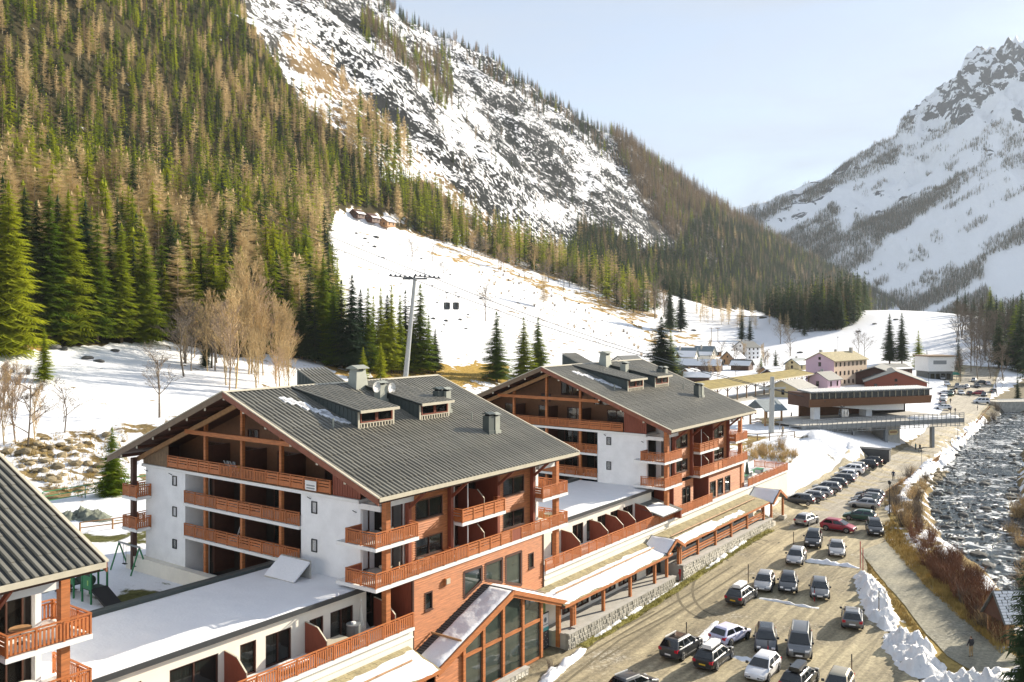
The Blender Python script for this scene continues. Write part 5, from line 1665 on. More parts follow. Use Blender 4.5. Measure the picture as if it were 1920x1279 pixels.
# open kiosk with blue slate roof on the plaza
p = hit(1436, 796)
k = thing('kiosk', 'open timber kiosk with blue slate roof on the plaza', 'kiosk', p, math.radians(30))
obj('roof', MB().prism([(-3.0, 3.3), (0, 5.4), (3.0, 3.3), (3.0, 3.1), (0, 5.2), (-3.0, 3.1)], 'x', -3.2, 3.2, 'slate_blue'), k)
for sx in (-2.4, 2.4):
    for sy in (-2.1, 2.1):
        obj('post', MB().box(sx - .15, sx + .15, sy - .15, sy + .15, -.4, 3.5, 'wood_gold'), k)
for sy in (-2.1, 2.1):
    obj('railing', MB().box(-2.2, 2.2, sy - .05, sy + .05, .8, .95, 'wood_gold').beam((-2.2, sy, .1), (2.2, sy, .85), .1, .1, 'wood_gold').beam((-2.2, sy, .85), (2.2, sy, .1), .1, .1, 'wood_gold'), k)
obj('counter', MB().box(.6, 2.3, -1.8, 1.8, -.3, 1.1, 'yellow_render'), k)

# plaza post, fences
p = hit(1446, 812)
t = thing('steel_mast', 'thick grey steel mast with crossbar beside the kiosk', 'mast', p, .2)
obj('shaft', MB().tube([(0, 0, -.6), (.25, 0, 11.0)], [.55, .4], 'pylon_steel', 10), t); obj('crossbar', MB().box(-2.6, 3.0, -.12, .12, 8.6, 8.95, 'pylon_steel'), t)


def rail_fence(name, label, pts, hgt=1.2, m='wood_grey', step=2.0, cat='fence', rails=(.5, 1.0), pr=.07, lift=0.0, mesh_m=None):
    """Post and rail fence over the ground, posts as single pieces."""
    P = [hit(*q) if len(q) == 2 else Vector(q) for q in pts]
    rt = thing(name, label, cat, P[0])
    o0 = P[0].copy()
    pm = MB().box(-pr, pr, -pr, pr, -.4, hgt, m).mesh('post')
    for a, b in zip(P[:-1], P[1:]):
        n = max(1, int((b - a).length / step))
        for i in range(n + 1):
            q = a.lerp(b, i / n) - o0
            obj('post', pm, rt, q)
        mb = MB()
        for r in rails:
            mb.beam(a - o0 + Vector((0, 0, r * hgt)), b - o0 + Vector((0, 0, r * hgt)), .06, .1, m)
        tag(obj('rail', mb, rt), kind='stuff')
    return rt


rail_fence('fence', 'wooden rail fence along the snowy plaza edge below the kiosk', [(1345, 822), (1420, 826), (1490, 822)], 1.2, 'wood_grey', 2.4)
rail_fence('fence', 'grey plaza railing between kiosk and lift station', [(1462, 806), (1500, 806), (1536, 806)], 1.3, 'grey_steel', 1.8)
rail_fence('fence', 'low weathered fence behind the playground', [(150, 1000), (270, 984), (420, 958)], 1.1, 'wood_gold', 2.2)
rail_fence('fence', 'thin green wire fence on the rocky bank', [(80, 948), (160, 934), (240, 920), (330, 905)], 1.6, 'play_green', 3.0, rails=(.3, .65, 1.0), pr=.035)
rail_fence('fence', 'low wall railing along the road above the river', [(1640, 944), (1668, 922), (1700, 900), (1748, 868), (1784, 842), (1812, 814), (1840, 784), (1856, 764)], .55, 'wood_gold', 1.6, rails=(.9,), pr=.1)

# ---- lift station
SX, SY = 62.7, 186.0
st = thing('lift_station', 'big brown and grey gondola lift station standing on steel pillars', 'station', (SX, SY, 0), math.atan2(.338, .941))
mb = MB()
mb.prism([(-1.0, 9.95), (3.5, 10.25), (3.5, 10.5), (-1.0, 10.2)], 'x', 0, 33, 'slate_grey')
rf = obj('roof', mb, st)
for i in range(48):
    obj('roof_rib', MB().prism([(-1.0, 10.2), (3.5, 10.5), (3.5, 10.62), (-1.0, 10.35)], 'x', .12 + i * .69, .48 + i * .69, 'white_paint'), rf)
obj('wall', MB().box(.3, 32.7, -.4, 7.0, 7.0, 9.9, 'wood_dark').prism([(-.55, 6.95), (-.9, 8.65), (-.401, 8.65), (-.401, 6.95)], 'x', 0, 33, 'wood_inner'), st)
for i in range(20):
    o = obj('window', MB().box(.3 + i * 1.62, .38 + i * 1.62, -.62, -.401, 8.66, 9.94, 'roof_trim'), st)
    obj('pane', MB().box(.4 + i * 1.62, 1.9 + i * 1.62, -.5, -.42, 8.68, 9.9, 'glass'), o)
obj('back_wall', MB().box(3.5, 33, 7.2, 7.5, 4.2, 7.0, 'wood_inner').box(20, 33, 7.0, 7.19, 4.2, 6.99, 'dark_interior'), st)
obj('support_beam', MB().prism([(6.2, 6.85), (27, 6.9), (27, 5.4), (19, 5.55)], 'y', 1.2, 2.2, 'white_paint'), st)
obj('column', MB().box(2.2, 3.7, .6, 1.9, 2.5, 7.0, 'white_render'), st)
obj('column', MB().box(17.6, 19.2, 2.4, 4.6, 2.5, 5.6, 'white_render'), st)
obj('deck', MB().box(-7.5, 35, -7.5, 8, 3.9, 4.2, 'concrete').box(-7.5, 35, -7.62, -7.501, 3.2, 4.2, 'grey_steel'), st)
mb = MB()
for z in (2.65, 3.05, 3.45, 3.85, 4.6, 5.0, 5.35):
    mb.box(-7.5, 35, -7.72, -7.63, z - .05, z + .05, 'grey_steel')
for i in range(35):
    mb.box(-7.5 + i * 1.25, -7.4 + i * 1.25, -7.72, -7.625, 2.5, 5.4, 'grey_steel')
obj('railing', mb, st)
obj('deck_snow', bumpy_slab(22, 34.6, -7.3, -4.5, 4.2, .5, 'snow', 18, 8, .1, 3), st)
for x in (1.5, 6.0):
    obj('pillar', MB().box(x, x + .35, -6.8, -6.4, -2.2, 2.5, 'grey_steel'), st)
obj('pillar', MB().box(14.6, 15.3, -6.6, -6.0, -2.2, 2.5, 'grey_steel'), st); obj('pillar', MB().box(26.6, 27.3, -7.2, -6.5, -2.4, 2.5, 'grey_steel'), st)
obj('core', MB().box(15.8, 19.4, -5.6, -1.2, -2.2, 3.9, 'concrete').box(-5, 15.6, 5, 7.5, -2.2, 3.9, 'dark_interior'), st)
sg = MB().prism([(16.3, 1.6), (16.6, 1.05), (18.4, 1.05), (18.9, 1.6), (18.4, 2.15), (16.6, 2.15)], 'y', -5.72, -5.61, 'yellow_render')
r9 = random.Random(2)
for k in range(7):
    sg.box(16.7 + k * .26, 16.88 + k * .26, -5.74, -5.721, 1.5, 1.8, 'wood_red')
obj('sign', sg, st)
obj('staircase', MB().prism([(-2, 3.9), (5, -1.9), (5, -2.2), (-2, 3.5)], 'y', -3, -1, 'grey_steel'), st)
# gondola waiting in the station: white curved ribs round a dark cabin
def gondola(name, label, loc, rot, arm=3.0, group=None, mm='dark_steel'):
    g = thing(name, label, 'gondola', loc, rot, group)
    g.scale = (.85, .85, .85)
    ring = lambda s, z: [(s * .95 * math.cos(i * .5236 + .26), s * .8 * math.sin(i * .5236 + .26)) for i in range(12)]
    mb = MB()
    mb.prism(ring(.82, 0), 'z', -2.2, -1.95, mm); mb.prism(ring(.98, 0), 'z', -1.95, -1.45, mm); mb.prism(ring(.86, 0), 'z', -.32, -.15, mm)
    obj('cabin', mb, g)
    obj('window', MB().prism(ring(.95, 0), 'z', -1.45, -.32, 'car_glass'), g)
    for i in range(4):
        a = i * 1.5708 + .785
        obj('door_frame', MB().beam((.94 * math.cos(a), .8 * math.sin(a), -1.46), (.86 * math.cos(a), .72 * math.sin(a), -.3), .08, .08, 'grey_steel'), g)
    obj('hanger', MB().tube([(0, 0, -.15), (0, .25, .6), (0, .1, arm)], .07, 'dark_steel', 6).box(-.5, .5, -.12, .22, arm - .15, arm + .05, 'dark_steel'), g)
    obj('ski_rack', MB().box(-.5, .5, .78, .95, -1.7, -1.2, 'grey_steel'), g)
    return g


g = gondola('gondola', 'white ribbed gondola cabin waiting under the lift station roof', (SX + 7.0, SY - 1.2, 6.9), .3, .4)
for i in range(5):
    mb = MB(); x = -.8 + .4 * i
    mb.tube([(x, -.86, -2.1), (x * 1.15, -1.05, -1.2), (x, -.85, -.2)], .09, 'white_paint', 5)
    obj('rib', mb, g)

# ---- lift pylon, rope and cabins
PY_B = Vector((-26.4, 214.0, 0)); PY_B.z = hz(PY_B.x, PY_B.y) - .5
PY_T = Vector(((778 - CXP) / FPX * 214, 214.0, CAMH + (600 - 522) / FPX * 214))
py = thing('lift_pylon', 'tall leaning grey steel lift pylon with crossarm', 'pylon', PY_B)
tv = PY_T - PY_B
obj('shaft', MB().tube([(0, 0, 0), tv * .5, tv], [.66, .54, .42], 'pylon_steel', 12), py)
obj('crossarm', MB().beam(tv + Vector((-3.0, 0, -.1)), tv + Vector((3.0, 0, -.1)), .35, .4, 'dark_steel'), py)
for s in (-1, 1):
    mb = MB().beam(tv + Vector((s * 3.0 - 3.0, -2.6, .5)), tv + Vector((s * 3.0 + 3.0, 2.6, .1)), .25, .25, 'dark_steel')
    for k in range(6):
        q = tv + Vector((s * 3.0 - 2.6 + 1.04 * k, -2.2 + .9 * k, .72 - .07 * k))
        mb.tube([q + Vector((0, -.07, 0)), q + Vector((0, .07, 0))], .28, 'dark_steel', 8)
    obj('sheave_train', mb, py)
    obj('ladder_frame', MB().beam(tv + Vector((s * 2.4, 0, 0)), tv + Vector((s * 2.4, 0, 2.2)), .14, .14, 'grey_steel').beam(tv + Vector((s * 1.2, 0, 2.1)), tv + Vector((s * 2.4, 0, 2.1)), .14, .14, 'grey_steel'), py)


def rope(name, label, a, b, sag, r=.075):
    pts = []
    for i in range(25):
        t = i / 24
        q = a.lerp(b, t); q = q + Vector((0, 0, -sag * 4 * t * (1 - t))); pts.append(q)
    o = obj(name, MB().tube(pts, r, 'dark_steel', 4, False))
    return tag(o, label, 'cable', 'lift ropes')


UPP = Vector((-190, 400, 118))
for s, w in ((-1, 'left'), (1, 'right')):
    rope('lift_rope', 'steel lift rope from the station up to the pylon, %s one of the two' % w, PY_T + Vector((s * 3, s * 1.2, .8)), Vector((SX + 4, SY + 3 + s * 2.6, 8.2)), 2.2)
    rope('lift_rope', 'steel lift rope from the pylon up into the forest, %s one of the two' % w, PY_T + Vector((s * 3, s * 1.2, .8)), UPP + Vector((s * 3, 0, 0)), 4)
for px, lab in ((838, 'left of the two gondolas hanging above the ski slope'), (855, 'right of the two gondolas hanging above the ski slope')):
    Yc = 209
    gondola('gondola', lab, ((px - CXP) / FPX * Yc, Yc, CAMH + (600 - 566) / FPX * Yc), .5, 2.6, 'hanging gondolas')
for px, py_, lab in ((255, 432, 'dark gondola hanging before the forest, left of the glaring one'), (290, 436, 'glaring gondola in front of the forest that mirrors the sun')):
    Yc = 268
    gondola('gondola', lab, ((px - CXP) / FPX * Yc, Yc, CAMH + (600 - py_) / FPX * Yc), .5, 2.6, 'hanging gondolas', 'grey_steel')

# ---- bridge, kiosk hut by the river
pb = hit(1868, 760); pc = (pb.x + 34, pb.y + 6)
br = thing('bridge', 'stone bridge with a pale railing over the river', 'bridge', (pb.x, pb.y, -1.9), math.atan2(6, 34))
arch = [(0, 1.2), (40, 1.2), (40, -3.5), (30, -3.5)] + [(30 - 24 * i / 12, -3.0 + 2.9 * math.sin(math.pi * i / 12)) for i in range(1, 12)] + [(6, -3.5), (0, -3.5)]
obj('arch_wall', MB().prism(arch, 'y', -.5, 6, 'stone'), br)
obj('railing', MB().box(0, 40, -.5, -.35, 1.9, 2.1, 'white_paint').box(0, 40, -.5, -.35, 1.5, 1.6, 'white_paint'), br)
hp = Vector(((1893 - CXP) / FPX * 74, 74, -1.6))
hut = thing('river_hut', 'open timber hut with slate roof in stripes of snow beside the path', 'hut', hp, math.radians(4))
hut.scale = (.86, .86, .86)
q = MB().prism([(-1.9, 2.4), (0, 5.0), (1.9, 2.4), (1.9, 2.25), (0, 4.85), (-1.9, 2.25)], 'x', -1.8, 4.5, 'slate_grey')
rf = obj('roof', q, hut)
for k in range(11):
    f = k / 11 + .05
    y0 = -1.88 * f - .06; zz = 5.0 - 2.6 * f
    mb = MB(); r9 = random.Random(k); x = -1.7
    while x < 4.4:
        w = r9.uniform(.25, .8)
        mb.prism([(y0, zz + .02), (y0 - .12, zz - .14), (y0 - .12, zz - .08), (y0, zz + .08)], 'x', x, min(4.4, x + w), 'snow'); x += w + r9.uniform(.04, .16)
    tag(obj('snow_row', mb, rf), kind='stuff')
obj('gable_board', MB().prism([(-1.8, 2.3), (0, 4.8), (1.8, 2.3)], 'x', -1.55, -1.45, 'wood_dark'), hut)
for sx in (-1.2, 4.0):
    for sy in (-1.4, 1.4):
        obj('post', MB().box(sx - .14, sx + .14, sy - .14, sy + .14, -.5, 2.6, 'wood_gold'), hut)
obj('bench', MB().box(-1.0, 3.8, -1.5, -1.35, .2, .9, 'wood_gold'), hut)


# ================================================================== CARS
CARC = {}


def paint(name, col, metal=.35, rough=.32):
    m, n, l, b = new_mat('paint_' + name)
    tc = n.new('ShaderNodeTexCoord'); nz = n.new('ShaderNodeTexNoise'); nz.inputs['Scale'].default_value = 2.5; nz.inputs['Detail'].default_value = 6
    l.new(tc.outputs['Object'], nz.inputs['Vector'])
    mx = n.new('ShaderNodeMix'); mx.data_type = 'RGBA'; mx.inputs['A'].default_value = C4([c * .85 for c in col]); mx.inputs['B'].default_value = C4([min(.9, c * 1.12 + .012) for c in col])
    l.new(nz.outputs['Fac'], mx.inputs['Factor']); l.new(mx.outputs['Result'], b.inputs['Base Color'])
    r = n.new('ShaderNodeMapRange'); r.inputs['To Min'].default_value = rough * .7; r.inputs['To Max'].default_value = rough * 1.5
    l.new(nz.outputs['Fac'], r.inputs['Value']); l.new(r.outputs['Result'], b.inputs['Roughness'])
    b.inputs['Metallic'].default_value = metal
    b.inputs['Coat Weight'].default_value = .5
    MATS['paint_' + name] = m


for nm, c in (('black', (.02, .021, .023)), ('dark', (.05, .054, .06)), ('grey', (.16, .165, .17)), ('silver', (.38, .38, .38)), ('white', (.74, .74, .75)), ('lilac', (.62, .62, .80)),
              ('red', (.33, .012, .035)), ('green', (.015, .075, .045)), ('beige', (.42, .37, .27)), ('blue', (.06, .09, .14))):
    paint(nm, c, .0 if nm in ('white', 'lilac', 'red', 'green') else .35)

KINDS = {  # length, width, height, belt, hood front z, (rear base, rear roof, front roof, windscreen base) x
    'hatch': (4.15, 1.78, 1.49, .93, .70, (-2.0, -1.50, .25, 1.10)),
    'suv': (4.50, 1.86, 1.67, 1.06, .86, (-2.17, -1.78, .35, 1.18)),
    'estate': (4.65, 1.80, 1.50, .93, .72, (-2.22, -1.80, .35, 1.20)),
    'sedan': (4.50, 1.78, 1.45, .92, .70, (-1.70, -1.00, .30, 1.20)),
    'van': (4.75, 1.92, 1.92, 1.12, .92, (-2.30, -2.18, .85, 1.65)),
}
_carm = {}


def car_parts(kind, color):
    L, Wd, H, belt, hf, (r0, r1, f1, f0) = KINDS[kind]
    hw = Wd / 2
    key = (kind, color)
    if ('geo', kind) not in _carm:
        G = {}
        wx = (-L / 2 + .80, L / 2 - .84); wr = .33 if kind in ('hatch', 'sedan', 'estate') else .37
        # greenhouse panes
        def pt(x, y, z):
            return (x, y, z)
        rw, bw = hw * .70, hw * .90
        zr0 = H - .10
        o = .012
        G['windscreen'] = [(f0 - .02 + o, -bw * .93, belt + .05), (f0 - .02 + o, bw * .93, belt + .05), (f1 + .06 + o, rw * .93, zr0 - .03), (f1 + .06 + o, -rw * .93, zr0 - .03)]
        G['rear_window'] = [(r0 + .05 - o, bw * .88, belt + .08), (r0 + .05 - o, -bw * .88, belt + .08), (r1 - .03 - o, -rw * .90, zr0 - .03), (r1 - .03 - o, rw * .90, zr0 - .03)]
        G['side'] = []
        n = 3 if kind in ('estate', 'suv', 'van') else 2
        for s in (-1, 1):
            for i in range(n):
                u0, u1 = i / n + .03, (i + 1) / n - .03
                xb0 = r0 + .22; xb1 = f0 - .18; xt0 = r1 + .12; xt1 = f1 - .02
                ba, bb = xb0 + (xb1 - xb0) * u0, xb0 + (xb1 - xb0) * u1
                ta, tb = xt0 + (xt1 - xt0) * u0, xt0 + (xt1 - xt0) * u1
                zt = zr0 - .05; zb = belt + .05
                fy = lambda z: s * (bw + (rw - bw) * (z - belt) / (zr0 - belt) + .014)
                q = [(ba, fy(zb), zb), (bb, fy(zb), zb), (tb, fy(zt), zt), (ta, fy(zt), zt)]
                G['side'].append(q if s < 0 else q[::-1])
        wm = MB(); wm.tube([(0, -.11, 0), (0, .11, 0)], wr, 'rubber', 16)
        rm = MB(); rm.tube([(0, -.125, 0), (0, .125, 0)], wr * .66, 'rim', 12)
        for k in range(5):
            a = k * 1.2566
            rm.beam((.05 * math.cos(a), -.127, .05 * math.sin(a)), (wr * .6 * math.cos(a), -.127, wr * .6 * math.sin(a)), .05, .03, 'trim_black', (0, 1, 0))
        _carm[('geo', kind)] = (G, wm.mesh('wheel', True), rm.mesh('rim'), wx, wr)
    if key not in _carm:
        m = 'paint_' + color
        hb = belt + .03
        st = [(-L / 2, .36, belt - .12, hw * .84), (-L / 2 + .12, .24, belt - .02, hw * .95), (-L / 2 + .55, .22, belt, hw), (0, .20, belt, hw),
              (f0 - .05, .22, belt, hw), (f0 + .25, .23, belt - .03, hw * .99), (L / 2 - .35, .24, hf + .06, hw * .95), (L / 2 - .08, .28, hf - .02, hw * .86), (L / 2, .34, hf - .22, hw * .76)]
        if kind != 'sedan':
            st[0] = (-L / 2, .36, belt - .02, hw * .86)
        bm = bmesh.new()
        rings = []
        for x, zl, zt, w in st:
            half = [(w * .80, zl), (w * .96, zl + .10), (w, zl + (zt - zl) * .45), (w * .985, zt - .10), (w * .90, zt)]
            pts = [(y, z) for y, z in half] + [(-y, z) for y, z in reversed(half)]
            rings.append([bm.verts.new((x, y, z)) for y, z in pts])
        for a, b in zip(rings[:-1], rings[1:]):
            n = len(a)
            for i in range(n):
                j = (i + 1) % n
                bm.faces.new((a[i], a[j], b[j], b[i]))
        bm.faces.new(rings[0][::-1]); bm.faces.new(rings[-1])
        # greenhouse shell
        rw, bw = hw * .70, hw * .90
        zr0 = H - .10
        b0 = [bm.verts.new(p) for p in ((r0, -bw, belt - .02), (f0, -bw, belt - .02), (f0, bw, belt - .02), (r0, bw, belt - .02))]
        t0 = [bm.verts.new(p) for p in ((r1, -rw, zr0), (f1, -rw, zr0), (f1, rw, zr0), (r1, rw, zr0))]
        t1 = [bm.verts.new(p) for p in ((r1 + .14, -rw * .84, H - .02), (f1 - .22, -rw * .84, H), (f1 - .22, rw * .84, H), (r1 + .14, rw * .84, H - .02))]
        for A, B in ((b0, t0), (t0, t1)):
            for i in range(4):
                j = (i + 1) % 4
                bm.faces.new((A[i], A[j], B[j], B[i]))
        bm.faces.new(t1)
        bmesh.ops.recalc_face_normals(bm, faces=bm.faces)
        sharp = [e for e in bm.edges if len(e.link_faces) == 2 and e.calc_face_angle(0) > .5]
        bmesh.ops.bevel(bm, geom=sharp, offset=.035, segments=2, affect='EDGES', profile=.6)
        me = bpy.data.meshes.new('body'); bm.to_mesh(me); bm.free()
        me.materials.append(MATS[m])
        for p in me.polygons: p.use_smooth = True
        _carm[key] = me
    return _carm[key]


def car(label, px, py, kind, color, head, extras='', loc=None, detail=True, group='parked cars'):
    """head: compass of the bonnet, degrees from +X towards +Y."""
    L, Wd, H, belt, hf, (r0, r1, f1, f0) = KINDS[kind]
    hw = Wd / 2
    body = car_parts(kind, color)
    G, wm, rm, wx, wr = _carm[('geo', kind)]
    p = loc or hit(px, py, .04)
    c = thing('car', label, 'car', (p[0], p[1], hz(p[0], p[1]) + .05), math.radians(head), group)
    obj('body', body, c)
    kk = ('pm', kind)
    if kk not in _carm:
        d = {}
        for nm in ('windscreen', 'rear_window'):
            mb = MB(); mb.poly(G[nm], 'car_glass'); d[nm] = mb.mesh(nm)
        d['side'] = []
        for q in G['side']:
            mb = MB(); mb.poly(q, 'car_glass'); d['side'].append(mb.mesh('side_window'))
        d['head'] = MB().box(L / 2 - .30, L / 2 - .03, -hw * .80, -hw * .48, hf - .16, hf - .02, 'lamp_clear').mesh('headlight')
        d['head2'] = MB().box(L / 2 - .30, L / 2 - .03, hw * .48, hw * .80, hf - .16, hf - .02, 'lamp_clear').mesh('headlight')
        d['tail'] = MB().box(-L / 2 - .012, -L / 2 + .30, -hw * .93, -hw * .62, belt - .26, belt - .04, 'lamp_red').mesh('tail_light')
        d['tail2'] = MB().box(-L / 2 - .012, -L / 2 + .30, hw * .62, hw * .93, belt - .26, belt - .04, 'lamp_red').mesh('tail_light')
        d['mirror'] = MB().box(f0 - .35, f0 - .20, -hw - .16, -hw + .04, belt + .04, belt + .2, 'trim_black').mesh('mirror')
        d['mirror2'] = MB().box(f0 - .35, f0 - .20, hw - .04, hw + .16, belt + .04, belt + .2, 'trim_black').mesh('mirror')
        d['grille'] = MB().box(L / 2 - .06, L / 2 + .012, -hw * .45, hw * .45, .42, hf - .2, 'trim_black').mesh('grille')
        d['bumper'] = MB().box(-L / 2 - .02, -L / 2 + .06, -hw * .74, hw * .74, .30, .46, 'trim_black').mesh('bumper')
        d['plf'] = MB().box(L / 2 + .013, L / 2 + .025, -.26, .26, .40, .52, 'plate_white').mesh('number_plate')
        d['plr'] = MB().box(-L / 2 - .035, -L / 2 - .021, -.26, .26, .50, .62, 'plate_white').mesh('number_plate')
        d['ply'] = MB().box(-L / 2 - .035, -L / 2 - .021, -.26, .26, .50, .62, 'plate_yellow').mesh('number_plate')
        mb = MB()
        for x in wx:
            for s in (-1, 1):
                ring = [(x + (wr + .075) * math.cos(math.pi * i / 8), wr + (wr + .075) * math.sin(math.pi * i / 8)) for i in range(9)]
                mb.prism(ring, 'y', s * (hw - .03), s * (hw + .008), 'trim_black')
        d['arch'] = mb.mesh('wheel_arch')
        mb = MB()
        for s in (-1, 1):
            mb.box(wx[0] + wr + .1, wx[1] - wr - .1, s * (hw - .06), s * (hw + .004), .20, .34, 'trim_black')
            for xx in (f0 - .28, (r0 + f0) / 2 - .1):
                mb.box(xx - .008, xx + .008, s * (hw - .05), s * (hw + .003), .36, belt - .05, 'trim_black')
                mb.box(xx - .34, xx - .16, s * (hw - .05), s * (hw + .012), belt - .17, belt - .13, 'trim_black')
        d['sill'] = mb.mesh('side_trim')
        _carm[kk] = d
    d = _carm[kk]
    obj('windscreen', d['windscreen'], c); obj('rear_window', d['rear_window'], c)
    for m in d['side']:
        obj('side_window', m, c)
    for x in wx:
        for s in (-1, 1):
            w = obj('wheel', wm, c, (x, s * (hw - .09), wr), 0 if s < 0 else math.pi)
            if detail:
                obj('rim', rm, w)
    obj('headlight', d['head'], c); obj('headlight', d['head2'], c)
    obj('tail_light', d['tail'], c); obj('tail_light', d['tail2'], c)
    if detail:
        obj('wheel_arch', d['arch'], c, kind='stuff'); obj('side_trim', d['sill'], c, kind='stuff')
        obj('mirror', d['mirror'], c); obj('mirror', d['mirror2'], c); obj('grille', d['grille'], c); obj('bumper', d['bumper'], c)
        obj('number_plate', d['plf'], c); obj('number_plate', d['ply' if 'y' in extras else 'plr'], c)
    if 'r' in extras:
        for s in (-1, 1):
            obj('roof_rail', MB().box(r1 + .15, f1 - .2, s * hw * .64 - .02, s * hw * .64 + .02, H - .02, H + .05, 'grey_steel' if 'w' not in extras else 'white_paint'), c)
    if 's' in extras:
        obj('sunroof', MB().box(r1 + .5, f1 - .35, -hw * .45, hw * .45, H - .015, H + .012, 'car_glass'), c)
    if 'b' in extras or 'B' in extras:
        m = 'plate_white' if 'b' in extras else 'paint_black'
        mb = MB()
        pr = [(-.36, 0), (.36, 0), (.42, .14), (.34, .30), (-.34, .30), (-.42, .14)]
        mb.prism(pr, 'x', -1.0, .75, m)
        mb.prism([(y * .7, .06 + z * .6) for y, z in pr], 'x', .75, 1.05, m)
        o = obj('roof_box', mb, c, (r1 + (f1 - r1) * .5, -.12, H + .1))
        obj('roof_bar', MB().box(-.55, -.45, -hw * .6, hw * .7, -.09, .0, 'trim_black').box(.45, .55, -hw * .6, hw * .7, -.09, .0, 'trim_black'), o)
    return c


UH = 90 - 35.85       # heading along the street
for lab, px, py, kd, col, hd, ex in (
        ('dark estate car with white roof box and yellow plate near the tyre arc', 1391, 1126, 'estate', 'dark', UH, 'bry'),
        ('pale grey hatchback facing the camera beside the roof box estate', 1433, 1102, 'hatch', 'silver', 247, ''),
        ('dark hatchback facing the camera right of the pale grey one', 1478, 1104, 'hatch', 'dark', 251, ''),
        ('dark grey hatchback with pink sticker, alone right of the row of two', 1537, 1116, 'hatch', 'grey', 251, ''),
        ('silver hatchback facing the camera, in front of the black sport utility', 1493, 1054, 'hatch', 'silver', 244, ''),
        ('black sport utility facing the camera left of the silver sedan', 1525, 1022, 'suv', 'black', 248, 'r'),
        ('silver grey sedan with dark roof facing the camera', 1569, 1038, 'sedan', 'silver', 250, ''),
        ('grey hatchback seen from behind near the snow bank', 1598, 1170, 'hatch', 'grey', 69, ''),
        ('dark sport utility with sunroof and roof rails seen from behind', 1278, 1226, 'suv', 'dark', UH - 4, 'rsw'),
        ('black estate with pale roof box and yellow plate seen from behind', 1339, 1243, 'estate', 'black', UH, 'bry'),
        ('pale lilac hatchback with red tail lights', 1370, 1202, 'hatch', 'lilac', UH - 12, ''),
        ('dark estate seen from the front right of the lilac hatchback', 1436, 1212, 'estate', 'dark', 254, 's'),
        ('dark people carrier with roof bars facing the camera', 1500, 1222, 'van', 'grey', 250, 'r'),
        ('white hatchback facing the camera at the bottom of the lot', 1430, 1266, 'hatch', 'white', 236, ''),
        ('black car with black roof box at the bottom edge', 1500, 1286, 'estate', 'black', UH, 'B'),
        ('pale beige car roof cut off by the bottom edge', 1572, 1300, 'hatch', 'beige', 240, ''),
        ('dark car with pale side at the bottom edge left of the dark sport utility', 1187, 1300, 'hatch', 'dark', UH - 14, 'rw'),
        ('silver compact car standing alone on the road', 1513, 983, 'hatch', 'silver', UH - 8, ''),
        ('small red car seen from the side', 1572, 996, 'hatch', 'red', -38, ''),
        ('dark green hatchback right of the red car', 1612, 976, 'hatch', 'green', 150, ''),
        ('black sport utility facing the camera at the right lot edge', 1640, 1000, 'suv', 'black', 252, 'r')):
    car(lab, px, py, kd, col, hd, ex)
for i, (px, py, kd, col, lab) in enumerate((
        (1496, 944, 'estate', 'dark', 'dark estate, nearest of the row backed up to the snow heap'), (1519, 938, 'hatch', 'grey', 'grey car second nearest in the row along the snow heap'),
        (1534, 930, 'hatch', 'silver', 'silver car third nearest in the row along the snow heap'), (1549, 922, 'suv', 'grey', 'grey tall car fourth in the row along the snow heap'),
        (1563, 912, 'hatch', 'dark', 'dark car fifth in the row along the snow heap'), (1575, 904, 'estate', 'dark', 'dark long car sixth in the row along the snow heap'),
        (1584, 896, 'hatch', 'white', 'white frosted car seventh in the row along the snow heap'), (1594, 887, 'suv', 'white', 'white tall car eighth in the row along the snow heap'),
        (1603, 881, 'hatch', 'silver', 'silver car ninth in the row along the snow heap'), (1620, 876, 'estate', 'black', 'black car tenth in the row, in the station shade'),
        (1632, 870, 'hatch', 'black', 'black car eleventh in the row, in the station shade'))):
    car(lab, px, py + 1, kd, col, 152, '', None, i < 6)
q = hit(1640, 868)
t = thing('dark_container', 'dark flat topped trailer box at the shaded end of the parked row', 'trailer', q, math.radians(150))
obj('box', MB().box(-2.6, 2.6, -1.2, 1.2, .5, 2.6, 'dark_steel').box(-2.7, 2.7, -1.3, 1.3, 2.6, 2.7, 'trim_black'), t)
for sx in (-1.8, 1.8):
    obj('wheel', MB().tube([(sx, -1.2, .35), (sx, 1.2, .35)], .38, 'rubber', 12), t)
for i, (px, py, kd, col) in enumerate(((1621, 953, 'hatch', 'silver'), (1624, 947, 'hatch', 'dark'), (1628, 942, 'hatch', 'grey'), (1632, 935, 'hatch', 'dark'))):
    car('%s car half hidden in the short row behind the green car' % ('nearest silver', 'second, dark', 'third, grey', 'farthest dark')[i], px, py, kd, col, 150, '', None, False)
far = [(1767, 712, 'silver'), (1785, 738, 'dark'), (1801, 730, 'silver'), (1813, 728, 'white'), (1832, 727, 'black'), (1852, 722, 'white'), (1838, 720, 'dark'), (1783, 742, 'green'), (1802, 740, 'white'),
       (1818, 741, 'dark'), (1834, 741, 'red'), (1845, 743, 'dark'), (1768, 749, 'white'), (1767, 758, 'silver'), (1768, 768, 'white'), (1795, 726, 'grey'), (1776, 723, 'white'), (1862, 736, 'grey'), (1770, 740, 'white'), (1826, 716, 'silver')]
_nm = {'silver': 'silver', 'dark': 'dark grey', 'white': 'white', 'black': 'black', 'green': 'green', 'red': 'red', 'grey': 'grey'}
for i, (px, py, col) in enumerate(far):
    car('small distant %s car in the far village car park' % _nm[col], px, py, ('hatch', 'suv', 'estate')[i % 3], col, (250, 70, 160, 240)[i % 4], '', None, False, 'cars in the far village car park')
car('white delivery van parked near the bridge', 1840, 757, 'van', 'white', 165, '', None, False)

